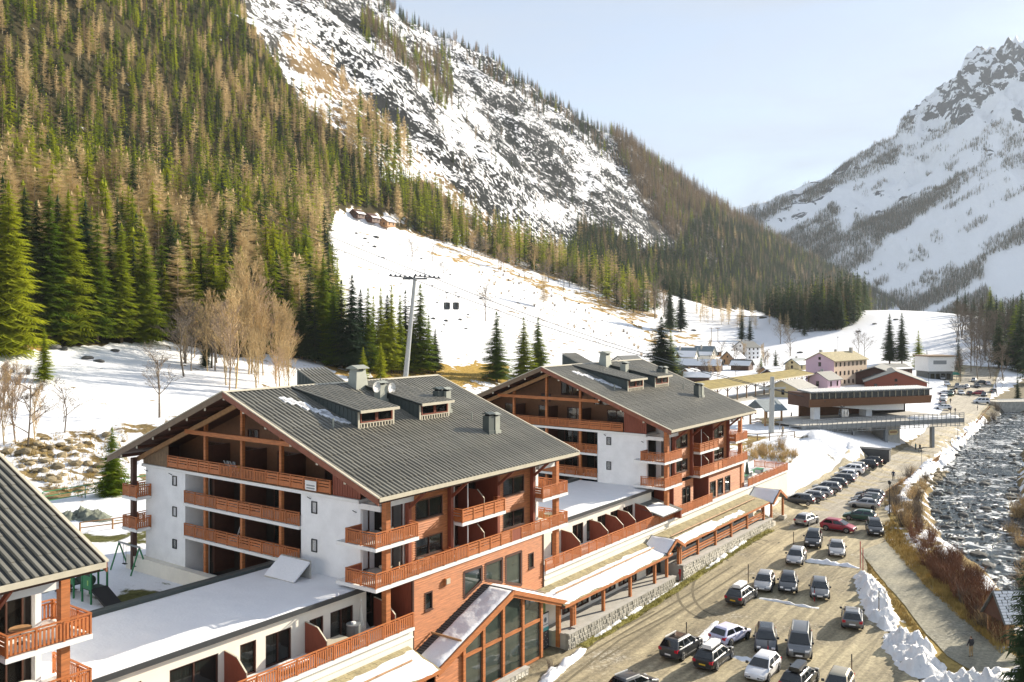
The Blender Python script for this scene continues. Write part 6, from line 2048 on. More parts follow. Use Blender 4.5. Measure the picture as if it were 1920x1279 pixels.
# ================================================================== PEOPLE
def person_mesh(name, pose, jacket, trousers, skin='skin', hair='bark'):
    """One skinned body: joints with radii, grown to a single surface."""
    J = {'pelvis': (0, 0, .96, .155, .12), 'waist': (0, 0, 1.10, .145, .11), 'chest': (0, 0.01, 1.33, .175, .125), 'neck': (0, 0, 1.50, .06, .06), 'head': (0, .015, 1.60, .085, .095), 'crown': (0, .0, 1.72, .078, .09)}
    st = .16 if pose == 'walk' else .0
    arm = .14 if pose == 'walk' else .03
    for s, n in ((-1, 'l'), (1, 'r')):
        J['hip' + n] = (s * .10, 0, .90, .095, .10)
        J['knee' + n] = (s * .11, s * st * .9 + .03, .50, .068, .07)
        J['ankle' + n] = (s * .12, s * st * 1.5 - .02, .09, .045, .05)
        J['toe' + n] = (s * .13, s * st * 1.5 + .17, .04, .045, .035)
        J['sh' + n] = (s * .19, 0, 1.42, .065, .065)
        J['elb' + n] = (s * .26, -s * arm + .02, 1.15, .05, .05)
        J['wr' + n] = (s * .25, -s * arm * 1.5 + .12, .92, .035, .035)
        J['hand' + n] = (s * .24, -s * arm * 1.6 + .16, .83, .038, .03)
    E = [('pelvis', 'waist'), ('waist', 'chest'), ('chest', 'neck'), ('neck', 'head'), ('head', 'crown')]
    for n in 'lr':
        E += [('pelvis', 'hip' + n), ('hip' + n, 'knee' + n), ('knee' + n, 'ankle' + n), ('ankle' + n, 'toe' + n), ('chest', 'sh' + n), ('sh' + n, 'elb' + n), ('elb' + n, 'wr' + n), ('wr' + n, 'hand' + n)]
    names = list(J)
    me = bpy.data.meshes.new(name)
    me.from_pydata([J[k][:3] for k in names], [(names.index(a), names.index(b)) for a, b in E], [])
    tmp = bpy.data.objects.new(name, me); COL.objects.link(tmp)
    md = tmp.modifiers.new('skin', 'SKIN'); md.use_smooth_shade = True
    if not me.skin_vertices:
        bm = bmesh.new(); bm.from_mesh(me); bm.verts.layers.skin.verify(); bm.to_mesh(me); bm.free()
    for i, k in enumerate(names):
        sv = me.skin_vertices[0].data[i]; sv.radius = (J[k][3], J[k][4]); sv.use_root = (k == 'pelvis')
    sb = tmp.modifiers.new('sub', 'SUBSURF'); sb.levels = 1; sb.render_levels = 1
    bpy.context.view_layer.update()
    dg = bpy.context.evaluated_depsgraph_get()
    out = bpy.data.meshes.new_from_object(tmp.evaluated_get(dg))
    bpy.data.objects.remove(tmp)
    out.materials.clear()
    for m in (jacket, trousers, skin, hair, 'trim_black'):
        out.materials.append(MATS[m])
    for p in out.polygons:
        x, y, z = p.center
        i = 0
        if z > 1.66 or (z > 1.56 and y < -.01): i = 3
        elif z > 1.49: i = 2
        elif z < .09: i = 4
        elif z < .93 and abs(x) < .215: i = 1
        elif z < .90: i = 2
        p.material_index = i; p.use_smooth = True
    return out


mat('cloth_dark', (.03, .03, .035), .85, .2); mat('cloth_blue', (.03, .045, .08), .85, .2); mat('cloth_red', (.42, .03, .03), .8, .15); mat('cloth_tan', (.30, .22, .12), .85, .2); mat('cloth_teal', (.03, .16, .17), .85, .2)
_pm = {}


def person(label, px, py, pose, jacket, trousers, face, group=None, s=1.0):
    k = (pose, jacket, trousers)
    if k not in _pm:
        _pm[k] = person_mesh('person', *k)
    p = hit(px, py)
    o = obj('person', _pm[k], None, (p.x, p.y, hz(p.x, p.y) + .03), math.radians(face))
    o.scale = (s, s, s)
    return tag(o, label, 'person', group)


person('person in dark jacket and tan trousers standing on the path', 1821, 1233, 'stand', 'cloth_dark', 'cloth_tan', 20)
person('person in dark clothes walking on the sunny road', 1675, 901, 'walk', 'cloth_blue', 'cloth_dark', 160)
person('person in teal jacket under the lift station, left one', 1717, 846, 'stand', 'cloth_teal', 'cloth_dark', 90)
person('person in dark clothes under the lift station, right one', 1725, 848, 'walk', 'cloth_dark', 'cloth_dark', 120)
person('distant person alone on the road behind the station', 1782, 757, 'walk', 'cloth_dark', 'cloth_blue', 0)
person('distant person on the road, left of a walking pair', 1782, 775, 'walk', 'cloth_dark', 'cloth_dark', 10)
person('distant person on the road, right of a walking pair', 1791, 776, 'walk', 'cloth_dark', 'cloth_blue', 10)
person('person in dark coat at the far road edge', 1833, 770, 'stand', 'cloth_blue', 'cloth_dark', 60)
person('person in red ski jacket on the plaza, left of two', 1402, 776, 'stand', 'cloth_red', 'cloth_dark', 60)
person('person in red trousers on the plaza, right of two', 1406, 780, 'stand', 'cloth_dark', 'cloth_red', 200)
person('person in dark clothes walking below the kiosk', 1393, 791, 'walk', 'cloth_dark', 'cloth_tan', 90)
person('person in black by the plaza railing', 1484, 787, 'walk', 'cloth_dark', 'cloth_dark', 100)
person('person in brown coat on the snow below the steel mast', 1468, 815, 'stand', 'cloth_tan', 'cloth_dark', 30)
p_ = person('person in red standing on the sunny terrace of the second chalet', 1400, 880, 'stand', 'cloth_red', 'cloth_dark', 30)
w_ = W(70.2, 2.2, 3.74); p_.location = w_
# terrace furniture of the second chalet
for i, (a, b2, c, lab) in enumerate(((72, 2.0, 'play_green', 'green table with folded green parasol on the sunny terrace'), (75.2, 2.6, 'white_paint', 'white table set on the sunny terrace'), (78.5, 2.2, 'play_green', 'second green table at the far terrace end'))):
    t = thing('terrace_table', lab, 'table', W(a, b2, 3.72), THETA, 'tables on the sunny terrace')
    obj('table_top', MB().box(-.7, .7, -.5, .5, .7, .76, c), t)
    for sx in (-.6, .6):
        obj('leg', MB().box(sx - .04, sx + .04, -.4, .4, 0, .7, 'grey_steel'), t)
    for sy in (-.95, .95):
        obj('bench', MB().box(-.7, .7, sy - .15, sy + .15, .40, .46, c).box(-.6, -.5, sy - .12, sy + .12, 0, .4, c).box(.5, .6, sy - .12, sy + .12, 0, .4, c), t)
t = thing('closed_parasol', 'folded dark green parasol on the sunny terrace', 'parasol', W(71.2, 1.2, 3.72))
obj('pole', MB().tube([(0, 0, 0), (0, 0, 3.0)], .04, 'grey_steel', 6), t); obj('canopy', MB().tube([(0, 0, 1.1), (0, 0, 1.4), (0, 0, 2.4), (0, 0, 2.95)], [.34, .28, .15, .03], 'play_dark', 8), t)
# balcony furniture on the chalets
def set_table(a, b2, z, label, m='roof_trim', chairs=2):
    t = thing('balcony_table', label, 'table', W(a, b2, z), THETA, 'round tables on the balconies')
    obj('table_top', MB().prism([(.5 * math.cos(i * .5236), .5 * math.sin(i * .5236)) for i in range(12)], 'z', .70, .74, m), t)
    obj('leg', MB().tube([(0, 0, 0), (0, 0, .7)], .04, 'dark_steel', 6).prism([(.25 * math.cos(i * 1.047), .25 * math.sin(i * 1.047)) for i in range(6)], 'z', 0, .04, 'dark_steel'), t)


def chair(a, b2, z, rot, label, m='roof_trim'):
    t = thing('balcony_chair', label, 'chair', W(a, b2, z), THETA + rot, 'chairs on the balconies')
    obj('seat', MB().box(-.23, .23, -.23, .23, .43, .47, m), t)
    obj('backrest', MB().box(-.23, .23, .20, .24, .47, .95, m), t)
    for sx in (-.2, .2):
        for sy in (-.2, .2):
            obj('leg', MB().box(sx - .02, sx + .02, sy - .02, sy + .02, 0, .43, m), t)


set_table(2.6, 1.6, 7.26, 'round pale table on the lower corner balcony of the middle chalet')
set_table(23.7, 1.6, 7.26, 'round pale table on the far lower balcony of the middle chalet')
set_table(-22.4, 1.5, 10.02, 'big round table on the upper balcony of the left edge chalet', 'wood_gold')
set_table(-22.2, 1.5, 7.26, 'big round white table on the lower balcony of the left edge chalet', 'white_paint')
set_table(2.6, 1.5, 10.02, 'round table on the upper corner balcony of the middle chalet')
set_table(46.5, 1.5, 7.26, 'round pale table on the lower corner balcony of the second chalet')
for a, b2, z, r, lab in ((3.6, .9, 7.26, .6, 'pale chair beside the pale table on the lower corner balcony'), (5.3, .75, 7.26, 2.6, 'cream chair leaning at the lower balcony cladding'), (8.8, .6, 7.26, 1.1, 'white chair beside a brown chair on the long lower balcony'),
                         (8.2, .6, 7.26, 2.2, 'brown chair on the long lower balcony'), (-24.2, .9, 10.02, .8, 'wooden chair on the upper balcony of the left edge chalet'), (-24.0, .9, 7.26, .4, 'wooden chair on the lower balcony of the left edge chalet')):
    chair(a, b2, z, r, lab, 'wood_rail' if 'brown' in lab or 'wooden' in lab else 'roof_trim')
for i, b2 in enumerate((19.2, 18.4)):
    t = thing('deck_chair', ('left', 'right')[i] + ' one of two pale folding chairs in the top gable loggia', 'chair', W(2.4, b2, 12.82), THETA + 1.57, 'folding chairs in the loggia')
    obj('frame', MB().beam((-.25, -.2, 0), (-.25, .35, 1.1), .05, .05, 'white_paint').beam((.25, -.2, 0), (.25, .35, 1.1), .05, .05, 'white_paint').box(-.25, .25, -.25, .2, .42, .46, 'grey_steel'), t)
    obj('backrest', MB().box(-.22, .22, .14, .18, .5, 1.05, 'grey_steel'), t)
tag(obj('bucket', MB().prism([(.16 * math.cos(i * .6283), .16 * math.sin(i * .6283)) for i in range(10)], 'z', 0, .42, 'plate_yellow').prism([(.19 * math.cos(i * .6283), .19 * math.sin(i * .6283)) for i in range(10)], 'z', .42, .47, 'plate_yellow'), None, W(1.75, 17.0, 13.3)), 'small yellow bucket in the top gable loggia', 'bucket')
t = thing('stepladder', 'narrow white ladder leaning in the first floor loggia', 'ladder', W(2.2, 18.0, 7.2), THETA)
for s in (-.2, .2):
    obj('rail', MB().beam((0, s, 0), (.7, s, 1.7), .05, .05, 'white_paint'), t)
for k in range(5):
    obj('rung', MB().beam((.1 + .12 * k, -.2, .3 + .3 * k), (.1 + .12 * k, .2, .3 + .3 * k), .04, .04, 'white_paint'), t)
t = obj('notice_board', MB().box(1.20, 1.24, 7.3, 8.5, 12.9, 13.6, 'white_paint').box(1.19, 1.199, 7.45, 8.35, 13.0, 13.1, 'grey_steel').box(1.19, 1.199, 7.45, 8.35, 13.2, 13.3, 'grey_steel'), None, W(0, 0), THETA)
tag(t, 'small white notice hung on the top gable railing', 'notice')
t = thing('skylight_box', 'snow covered white skylight leaning on the link roof', 'skylight', W(-1.4, 8.3, 6.8), THETA)
obj('panel', MB().prism([(-1.6, 0), (1.6, 0), (1.6, .12), (-1.6, .12)], 'x', 0, .1, 'concrete').beam((.0, 0, .1), (1.5, 0, 1.2), 3.2, .12, 'snow'), t)
obj('frame', MB().box(1.5, 1.62, -1.6, 1.6, 0, 1.3, 'concrete'), t)

# ---- playground behind the link
pg = local_root('climbing_frame', 'green playground climbing frame with tunnel and slide ramp', 'playground', -5.4, 25.2, 3.4)
for x0, y0 in ((-1.2, -1.0), (-1.2, 1.6)):
    for sx in (0, 1.3):
        for sy in (0, 1.3):
            obj('post', MB().box(x0 + sx - .06, x0 + sx + .06, y0 + sy - .06, y0 + sy + .06, -.3, 2.6, 'play_green'), pg)
    obj('platform', MB().box(x0, x0 + 1.3, y0, y0 + 1.3, 1.0, 1.1, 'play_dark'), pg)
    obj('panel', MB().box(x0 - .03, x0 + .03, y0 + .1, y0 + 1.2, 1.1, 2.1, 'play_green').box(x0 - .06, x0 - .031, y0 + .35, y0 + .5, 1.4, 1.8, 'lime_green'), pg)
    obj('top_rail', MB().box(x0, x0 + 1.3, y0 - .05, y0 + .05, 2.4, 2.5, 'play_green').box(x0, x0 + 1.3, y0 + 1.25, y0 + 1.35, 2.4, 2.5, 'play_green'), pg)
obj('tunnel', MB().tube([(-.55, .2, 1.5), (-.55, 1.7, 1.5)], .42, 'play_dark', 12), pg)
obj('climbing_wall', MB().prism([(-1.0, 1.2), (-1.0, 1.0), (-3.4, -.1), (-3.4, .1)], 'x', -1.2, .1, 'rubber'), pg)
obj('rope_net', MB().prism([(2.9, 1.2), (2.9, 1.05), (4.6, -.1), (4.6, .05)], 'x', -1.2, .1, 'trim_black'), pg)
sw = local_root('swing_frame', 'green and grey swing frame behind the flat link', 'swing', .2, 30.4, 3.4)
for y in (-1.6, 1.6):
    obj('leg', MB().beam((-.8, y, 0), (0, y, 2.3), .1, .1, 'play_green').beam((.8, y, 0), (0, y, 2.3), .1, .1, 'play_green'), sw)
obj('top_bar', MB().box(-.06, .06, -1.7, 1.7, 2.26, 2.38, 'grey_steel'), sw)
for y in (-.7, .7):
    obj('seat', MB().box(-.12, .12, y - .25, y + .25, .5, .55, 'rubber').beam((0, y - .22, .55), (0, y - .22, 2.28), .03, .03, 'dark_steel').beam((0, y + .22, .55), (0, y + .22, 2.28), .03, .03, 'dark_steel'), sw)

# ---- small street things
t = thing('fire_hydrant', 'red hydrant at the end of the stone wall', 'hydrant', tuple(hit(1276, 1088)), 0)
obj('post', MB().tube([(0, 0, -.1), (0, 0, .2), (0, 0, .9), (0, 0, 1.15), (0, 0, 1.28)], [.17, .16, .2, .22, .06], 'red_paint', 10), t)
obj('cap', MB().tube([(-.26, 0, .75), (.26, 0, .75)], .08, 'red_paint', 8), t)
for i, (px, py, h_, m, lab) in enumerate(((1613, 1066, 2.9, 'red_paint', 'taller red snow pole at the corner of the snow bank'), (1618, 1070, 2.4, 'red_paint', 'shorter red snow pole beside the taller red one'), (1403, 1093, 1.9, 'wood_dark', 'thin dark pole beside the roof box estate'),
                                          (1488, 1028, 1.9, 'wood_dark', 'thin dark pole beside the silver hatchback'), (1287, 1204, 1.7, 'wood_dark', 'thin dark pole behind the sunroof sport utility'), (1648, 1162, 2.6, 'wood_grey', 'thin pole standing in the snow bank'),
                                          (1597, 1276, 2.0, 'wood_dark', 'thin dark pole at the bottom of the lot'), (1527, 1128, 1.5, 'lamp_red', 'pink marker pole before the dark grey hatchback'), (1728, 872, 3.2, 'grey_steel', 'slim grey pole at the bend of the road railing'), (1440, 1236, 1.5, 'lamp_red', 'pink marker pole before the dark estate'))):
    o = obj('snow_pole', MB().tube([(0, 0, -.2), (0, 0, h_ * .72)], .04, m, 6).tube([(0, 0, h_ * .72), (0, 0, h_)], .045, 'trim_black' if m != 'red_paint' else 'red_paint', 6), None, hit(px, py))
    tag(o, lab, 'pole', 'poles marking the parking lot')


def lamp(px, py, h_, lab):
    t = thing('street_lamp', lab, 'street lamp', hit(px, py), 0, 'street lamps by the road')
    obj('pole', MB().tube([(0, 0, -.2), (0, 0, .6), (0, 0, h_)], [.09, .07, .045], 'trim_black', 8), t)
    obj('lantern', MB().tube([(0, 0, h_), (0, 0, h_ + .1), (0, 0, h_ + .45), (0, 0, h_ + .55)], [.1, .2, .26, .1], 'trim_black', 8), t)


lamp(1668, 966, 4.2, 'black street lamp on the river bank by the black sport utility'); lamp(1796, 824, 4.0, 'black street lamp on the road bend below the station')
lamp(1741, 728, 5.0, 'distant street lamp beside the striped dark roof'); lamp(1571, 665, 9.0, 'tall thin lamp on the snow behind the pink hotel')
t = thing('road_sign', 'round green road sign seen from behind by the short car row', 'road sign', hit(1640, 962), 0)
obj('pole', MB().tube([(0, 0, -.2), (0, 0, 2.6)], .035, 'grey_steel', 6), t)
obj('sign_plate', MB().tube([(0, -.03, 2.3), (0, .0, 2.3)], .42, 'slate_blue', 16), t)
for px, py, h_, lab in ((1334, 640, 8.5, 'wooden power pole left of the white house'), (1346, 640, 8.5, 'second wooden power pole left of the white house')):
    t = thing('power_pole', lab, 'pole', hit(px, py), 0, 'power poles')
    obj('pole', MB().tube([(0, 0, -.3), (0, 0, h_)], .16, 'wood_grey', 6), t); obj('crossarm', MB().box(-1.4, 1.4, -.08, .08, h_ - .6, h_ - .4, 'wood_grey'), t)

# ================================================================== VEGETATION
rng = random.Random(11)


def crown_mesh(name, seed, H, R, levels, per, k, z0=0.10, droop=0.35, wid=0.16, power=0.85, m='needles', gap=0.0, flat=0.5, up=0.0):
    """A conifer crown: whorls of boughs, each a spine with pairs of hanging sprays."""
    r = random.Random(seed)
    mb = MB(); mi = mb.mi(m)
    V, F = mb.v, mb.f

    def tri(a, b, c):
        i = len(V); V.append(a); V.append(b); V.append(c); F.append((i, i + 1, i + 2)); mb.m.append(mi)
    for L in range(levels):
        f = (L + r.uniform(-.3, .3)) / levels
        f = max(0.0, min(0.985, f))
        z = H * (z0 + (1 - z0) * f)
        rad = R * (1 - f) ** power * (0.75 if f < 0.06 else 1) + 0.012 * H
        off = r.uniform(0, 6.28)
        for j in range(per):
            if r.random() < gap:
                continue
            an = off + 6.283 * j / per + r.uniform(-.3, .3)
            ln = rad * r.uniform(0.55, 1.22)
            dr = droop * r.uniform(.6, 1.3)
            zb = z + r.uniform(-.5, .5) * H / levels
            ca, sa = math.cos(an), math.sin(an)

            def P(u, lat=0.0, dz=0.0):
                zz = zb - dr * ln * u * (1.25 - .55 * u) + up * ln * u * u + dz
                return (ca * ln * u - sa * lat, sa * ln * u + ca * lat, zz)
            w = wid * ln
            tri(P(0.05, -w * .35), P(0.05, w * .35), P(1.0))
            for q in range(k):
                u = 0.18 + 0.75 * (q + r.uniform(-.2, .2)) / k
                ll = (0.46 - 0.24 * u) * ln * r.uniform(.75, 1.2)
                hang = -flat * ll * r.uniform(.3, 1.1)
                bw = 0.5 * wid * ln * (1.15 - .5 * u)
                for sgn in (-1, 1):
                    tri(P(u - bw / ln), P(u + bw / ln * .8), P(min(1.05, u + .20), sgn * ll, hang))
    # leader
    for j in range(4):
        an = j * 1.57
        tri((math.cos(an) * .012 * H, math.sin(an) * .012 * H, H * .955), (-math.sin(an) * .012 * H, math.cos(an) * .012 * H, H * .955), (0, 0, H * 1.012))
    return mb.mesh(name)


def trunk_mesh(name, H, r0, m='bark', n=6, lean=0.0):
    mb = MB()
    mb.tube([(0, 0, -1.2), (0, 0, H * .05), (lean, 0, H * .5), (lean * 1.5, 0, H * .9)], [r0 * 1.25, r0, r0 * .6, r0 * .05], m, n)
    return mb.mesh(name, True)


def bare_mesh(name, seed, H, spread=0.32, m='twig_grey', first=0.22, nb=7, depth=4, upb=0.75, thick=0.018):
    """A leafless tree: tapered limbs that fork down to twigs. Returns limbs and twigs as two meshes."""
    r = random.Random(seed)
    limbs = MB(); twigs = MB(); ti = twigs.mi(m)

    def grow(p, d, ln, rad, lev):
        q = p + d * ln
        mid = p + d * ln * .5 + Vector((r.uniform(-1, 1), r.uniform(-1, 1), 0)) * ln * .05
        if lev <= 1:
            limbs.tube([p, mid, q], [rad, rad * .75, rad * .5], m, 4, False)
        else:
            for a, b2, ra in ((p, mid, rad), (mid, q, rad * .7)):
                sd = (b2 - a).cross(Vector((r.uniform(-1, 1), r.uniform(-1, 1), .3))).normalized() * max(ra, .016)
                i = len(twigs.v); twigs.v += [tuple(a - sd), tuple(a + sd), tuple(b2)]; twigs.f.append((i, i + 1, i + 2)); twigs.m.append(ti)
        if lev >= depth:
            return
        cnt = nb if lev == 0 else r.randint(4, 6)
        for j in range(cnt):
            u = (first + (1 - first) * (j + r.random()) / cnt) if lev == 0 else r.uniform(.3, 1.0)
            base = p.lerp(q, u)
            an = r.uniform(0, 6.28)
            side = Vector((math.cos(an), math.sin(an), 0))
            dd = (d * upb * r.uniform(.7, 1.2) + side * r.uniform(.45, .9) * (spread / .32) + Vector((0, 0, .12))).normalized()
            l2 = ln * (r.uniform(.30, .48) * (1.15 - .55 * u) if lev == 0 else r.uniform(.42, .68))
            grow(base, dd, l2, rad * (.45 if lev == 0 else .55), lev + 1)
    grow(Vector((0, 0, -0.4)), Vector((r.uniform(-.05, .05), r.uniform(-.05, .05), 1)).normalized(), H * .96, H * thick, 0)
    return limbs.mesh(name + '_limbs', True), twigs.mesh(name + '_twigs')


def shrub_mesh(name, seed, H=2.2, m='twig_grey', n=46):
    r = random.Random(seed)
    mb = MB(); mi = mb.mi(m)
    for j in range(n):
        an = r.uniform(0, 6.28); out = r.uniform(.1, .62)
        b0 = Vector((math.cos(an) * r.uniform(0, .35), math.sin(an) * r.uniform(0, .35), -.15))
        tip = Vector((math.cos(an) * out * H * .8, math.sin(an) * out * H * .8, H * r.uniform(.55, 1.05)))
        for q in range(5):
            a = b0.lerp(tip, q / 5) if q else b0
            e = tip if q == 0 else a + (tip - b0).normalized() * H * .22 + Vector((r.uniform(-1, 1), r.uniform(-1, 1), r.uniform(-.1, .8))) * H * .17
            sd = (e - a).cross(Vector((r.uniform(-1, 1), r.uniform(-1, 1), .2))).normalized() * (.026 if q == 0 else .02)
            i = len(mb.v); mb.v += [tuple(a - sd), tuple(a + sd), tuple(e)]; mb.f.append((i, i + 1, i + 2)); mb.m.append(mi)
    return mb.mesh(name)


HN = 20.0   # nominal conifer height
BRT = (crown_mesh('crown', 77, HN, HN * .19, 46, 13, 8, .04, .40, .13, .8, 'needles_bright'), trunk_mesh('trunk', HN, .26))
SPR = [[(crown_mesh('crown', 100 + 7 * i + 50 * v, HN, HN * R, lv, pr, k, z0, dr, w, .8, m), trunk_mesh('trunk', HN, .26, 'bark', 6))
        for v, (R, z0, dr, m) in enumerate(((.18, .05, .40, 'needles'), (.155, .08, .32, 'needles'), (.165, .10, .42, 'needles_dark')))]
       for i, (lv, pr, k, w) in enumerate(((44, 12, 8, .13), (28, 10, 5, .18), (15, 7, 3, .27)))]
LAR = [[(crown_mesh('crown', 400 + 7 * i + 50 * v, HN, HN * R, lv, pr, k, z0, .02, w, .6, m, .16, .25, .22), trunk_mesh('trunk', HN, .2, 'bark_pale', 5))
        for v, (R, z0, m) in enumerate(((.17, .12, 'larch_twigs'), (.19, .2, 'larch_twigs'), (.16, .14, 'larch_brown')))]
       for i, (lv, pr, k, w) in enumerate(((40, 11, 8, .05), (32, 10, 6, .075), (17, 8, 3, .17)))]


def put_conifer(kind, p, h, lod, v, label, group=None, fat=1.0):
    bank = SPR if kind == 'spruce_tree' else LAR
    cm, tm = bank[lod][v]
    t = thing(kind, label, 'tree', p, rng.uniform(0, 6.28), group)
    s = h / HN
    t.scale = (s * fat, s * fat, s)
    obj('trunk', tm, t); obj('crown', cm, t)
    return t


def spruce_at(px, py, hpx, label, v=0, lod=0, fat=1.0, group=None, kind='spruce_tree'):
    p = hit(px, py)
    return put_conifer(kind, p, hpx * p.y / FPX, lod, v, label, group, fat)


def put_bare(p, h, proto, label, name='bare_tree', group=None, rot=None):
    t = thing(name, label, 'tree', p, rng.uniform(0, 6.28) if rot is None else rot, group)
    s = h / 8.0
    t.scale = (s, s, s)
    obj('trunk', proto[0], t); obj('crown', proto[1], t)
    return t


BARE = [bare_mesh('bare', 21 + i, 8.0, (.30, .36, .26, .42)[i], 'twig_grey', .25, 8) for i in range(4)]
BIRCH = [bare_mesh('birch', 61 + i, 8.0, .17, ('twig_tan', 'twig_pink', 'twig_tan')[i], .18, 13, 4, .95, .011) for i in range(3)]

# --- tall spruces along the left edge of the snow field
for i, (px, py, hp, v, fat, lab) in enumerate((
        (16, 662, 322, 0, 1.15, 'broad bright green spruce at the left end of the tall row'),
        (92, 640, 292, 1, 1.1, 'tall spruce second in the row above the snow field'),
        (128, 640, 284, 0, 1.1, 'tall spruce third in the row above the snow field'),
        (182, 642, 246, 1, 1.0, 'pointed spruce in the middle of the tall row above the snow field'),
        (228, 642, 224, 1, 1.0, 'slim spruce left of the cabins, in the tall row'),
        (271, 640, 205, 0, 1.1, 'spruce at the right end of the tall row above the snow field'))):
    sp = spruce_at(px, py, hp, lab, v, 0, fat)
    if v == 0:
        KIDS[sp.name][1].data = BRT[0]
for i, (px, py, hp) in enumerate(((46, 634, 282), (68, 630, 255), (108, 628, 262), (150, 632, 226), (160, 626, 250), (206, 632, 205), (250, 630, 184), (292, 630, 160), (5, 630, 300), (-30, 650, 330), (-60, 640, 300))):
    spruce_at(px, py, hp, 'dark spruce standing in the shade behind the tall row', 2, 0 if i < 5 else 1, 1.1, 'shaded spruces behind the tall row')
spruce_at(83, 717, 102, 'small lone spruce standing on the open snow field', 1, 0, 1.25)
spruce_at(210, 928, 128, 'bright young spruce on the rocky bank beside the chalet', 0, 0, 1.5)
spruce_at(385, 690, 70, 'small dark spruce tucked among the bare birches', 2, 0, 1.1)
# --- spruces behind the big chalet roof
for px, py, hp, v, fat, lab in (
        (518, 650, 182, 2, 1.25, 'dark wide spruce right of the birches'),
        (498, 642, 150, 0, 1.1, 'green spruce peeking out behind the dark wide spruce'),
        (606, 672, 190, 0, 1.3, 'full bright spruce with spreading boughs above the roof ridge'),
        (578, 664, 150, 2, 1.0, 'narrow dark spruce left of the full bright spruce'),
        (660, 696, 182, 2, 1.2, 'blackish dense spruce right of the full bright spruce'),
        (690, 698, 160, 1, .95, 'open spruce left of the slim trio by the pylon'),
        (714, 698, 160, 1, .85, 'slim spruce, left of the trio beside the pylon'),
        (734, 700, 165, 1, .85, 'slim spruce, middle of the trio beside the pylon'),
        (750, 700, 150, 1, .8, 'slim spruce, right of the trio and nearest the pylon'),
        (788, 700, 168, 1, 1.3, 'broad spruce just right of the leaning lift pylon'),
        (714, 712, 70, 0, 1.4, 'low yellow green spruce left of the pylon foot'),
        (681, 712, 62, 0, 1.3, 'lowest yellow green spruce beside the chimney'),
        (931, 716, 132, 1, 1.6, 'lone spruce on the snow left of the twin spruces'),
        (982, 712, 118, 1, 1.5, 'left one of the twin spruces before the ski slope'),
        (1009, 712, 118, 0, 1.4, 'right one of the twin spruces before the ski slope'),
        (1240, 716, 122, 2, 2.3, 'big dark spruce behind the second chalet roof'),
        (1258, 700, 80, 0, 1.5, 'lower green spruce at the right side of the big dark spruce'),
        (1256, 622, 95, 2, 1.0, 'left of the tall pair of spruces at the slope edge'),
        (1277, 622, 92, 2, 1.0, 'right of the tall pair of spruces at the slope edge'),
        (1391, 640, 62, 2, 1.1, 'dark spruce behind the white house'),
        (1406, 640, 48, 2, 1.2, 'shorter spruce behind the white house'),
        (1427, 700, 34, 0, 1.2, 'brownish spruce below the white house'),
        (1454, 702, 46, 2, 1.4, 'compact dark spruce between white house and pink hotel'),
        (1668, 682, 94, 2, 1.15, 'left of the two big dark spruces right of the pink hotel'),
        (1691, 682, 96, 2, 1.1, 'right of the two big dark spruces right of the pink hotel'),
        (1722, 692, 72, 0, 1.3, 'green pine with bare lower trunk by the white shop'),
        (1738, 706, 50, 2, 1.3, 'low spruce in front of the white shop'),
        (1797, 698, 62, 2, 1.2, 'spruce right of the white shop'),
        (1657, 578, 26, 2, 1.1, 'lone spruce on the crest of the far snow knoll'),
        (1595, 578, 26, 2, 1.1, 'spruce left on the crest of the far snow knoll')):
    spruce_at(px, py, hp, lab, v, 0 if hp > 90 else 1, fat)
for i, (px, py, hp) in enumerate(((1728, 582, 40), (1740, 582, 42), (1752, 584, 38), (1762, 584, 44), (1772, 585, 40), (1795, 592, 46), (1810, 594, 50), (1826, 596, 42), (1842, 598, 50), (1858, 604, 60),
                                  (1482, 614, 60), (1488, 618, 56), (1500, 622, 72), (1515, 622, 64), (1528, 620, 84), (1542, 620, 76), (1556, 620, 74), (1568, 618, 80), (1578, 618, 60), (1508, 630, 40), (1470, 612, 60))):
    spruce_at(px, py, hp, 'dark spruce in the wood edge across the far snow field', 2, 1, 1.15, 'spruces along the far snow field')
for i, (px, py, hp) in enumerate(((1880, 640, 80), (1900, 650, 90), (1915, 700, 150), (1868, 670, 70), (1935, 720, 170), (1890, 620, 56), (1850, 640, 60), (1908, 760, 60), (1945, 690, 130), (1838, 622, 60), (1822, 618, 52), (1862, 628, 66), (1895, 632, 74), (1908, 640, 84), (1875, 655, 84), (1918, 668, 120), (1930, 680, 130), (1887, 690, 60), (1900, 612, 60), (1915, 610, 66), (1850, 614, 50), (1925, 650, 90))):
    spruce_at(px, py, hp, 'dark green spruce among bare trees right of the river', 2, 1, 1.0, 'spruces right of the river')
for i in range(34):
    px = rng.uniform(1852, 1975); py = rng.uniform(598, 700)
    spruce_at(px, py, rng.uniform(46, 92) * (.7 + (py - 598) / 150), 'deep green spruce in the dense wood at the right picture edge', (2, 0)[i % 4 == 3], 1, 1.35, 'dense spruces at the right edge')
spruce_at(1948, 1335, 400, 'dark spruce close by at the bottom right corner', 2, 0, 1.0)

for i, (px, py, hp) in enumerate(((548, 668, 130), (566, 674, 120), (590, 680, 110), (625, 684, 150), (640, 690, 165), (676, 692, 150), (700, 694, 140), (726, 692, 140), (760, 694, 150), (772, 698, 120), (804, 700, 110), (816, 700, 84), (540, 652, 150), (470, 640, 140), (452, 640, 110))):
    spruce_at(px, py, hp, 'dark spruce in the thick group behind the middle chalet roof', 2 if i % 3 else 0, 0 if i % 2 else 1, 1.35, 'spruces in the group behind the middle chalet')
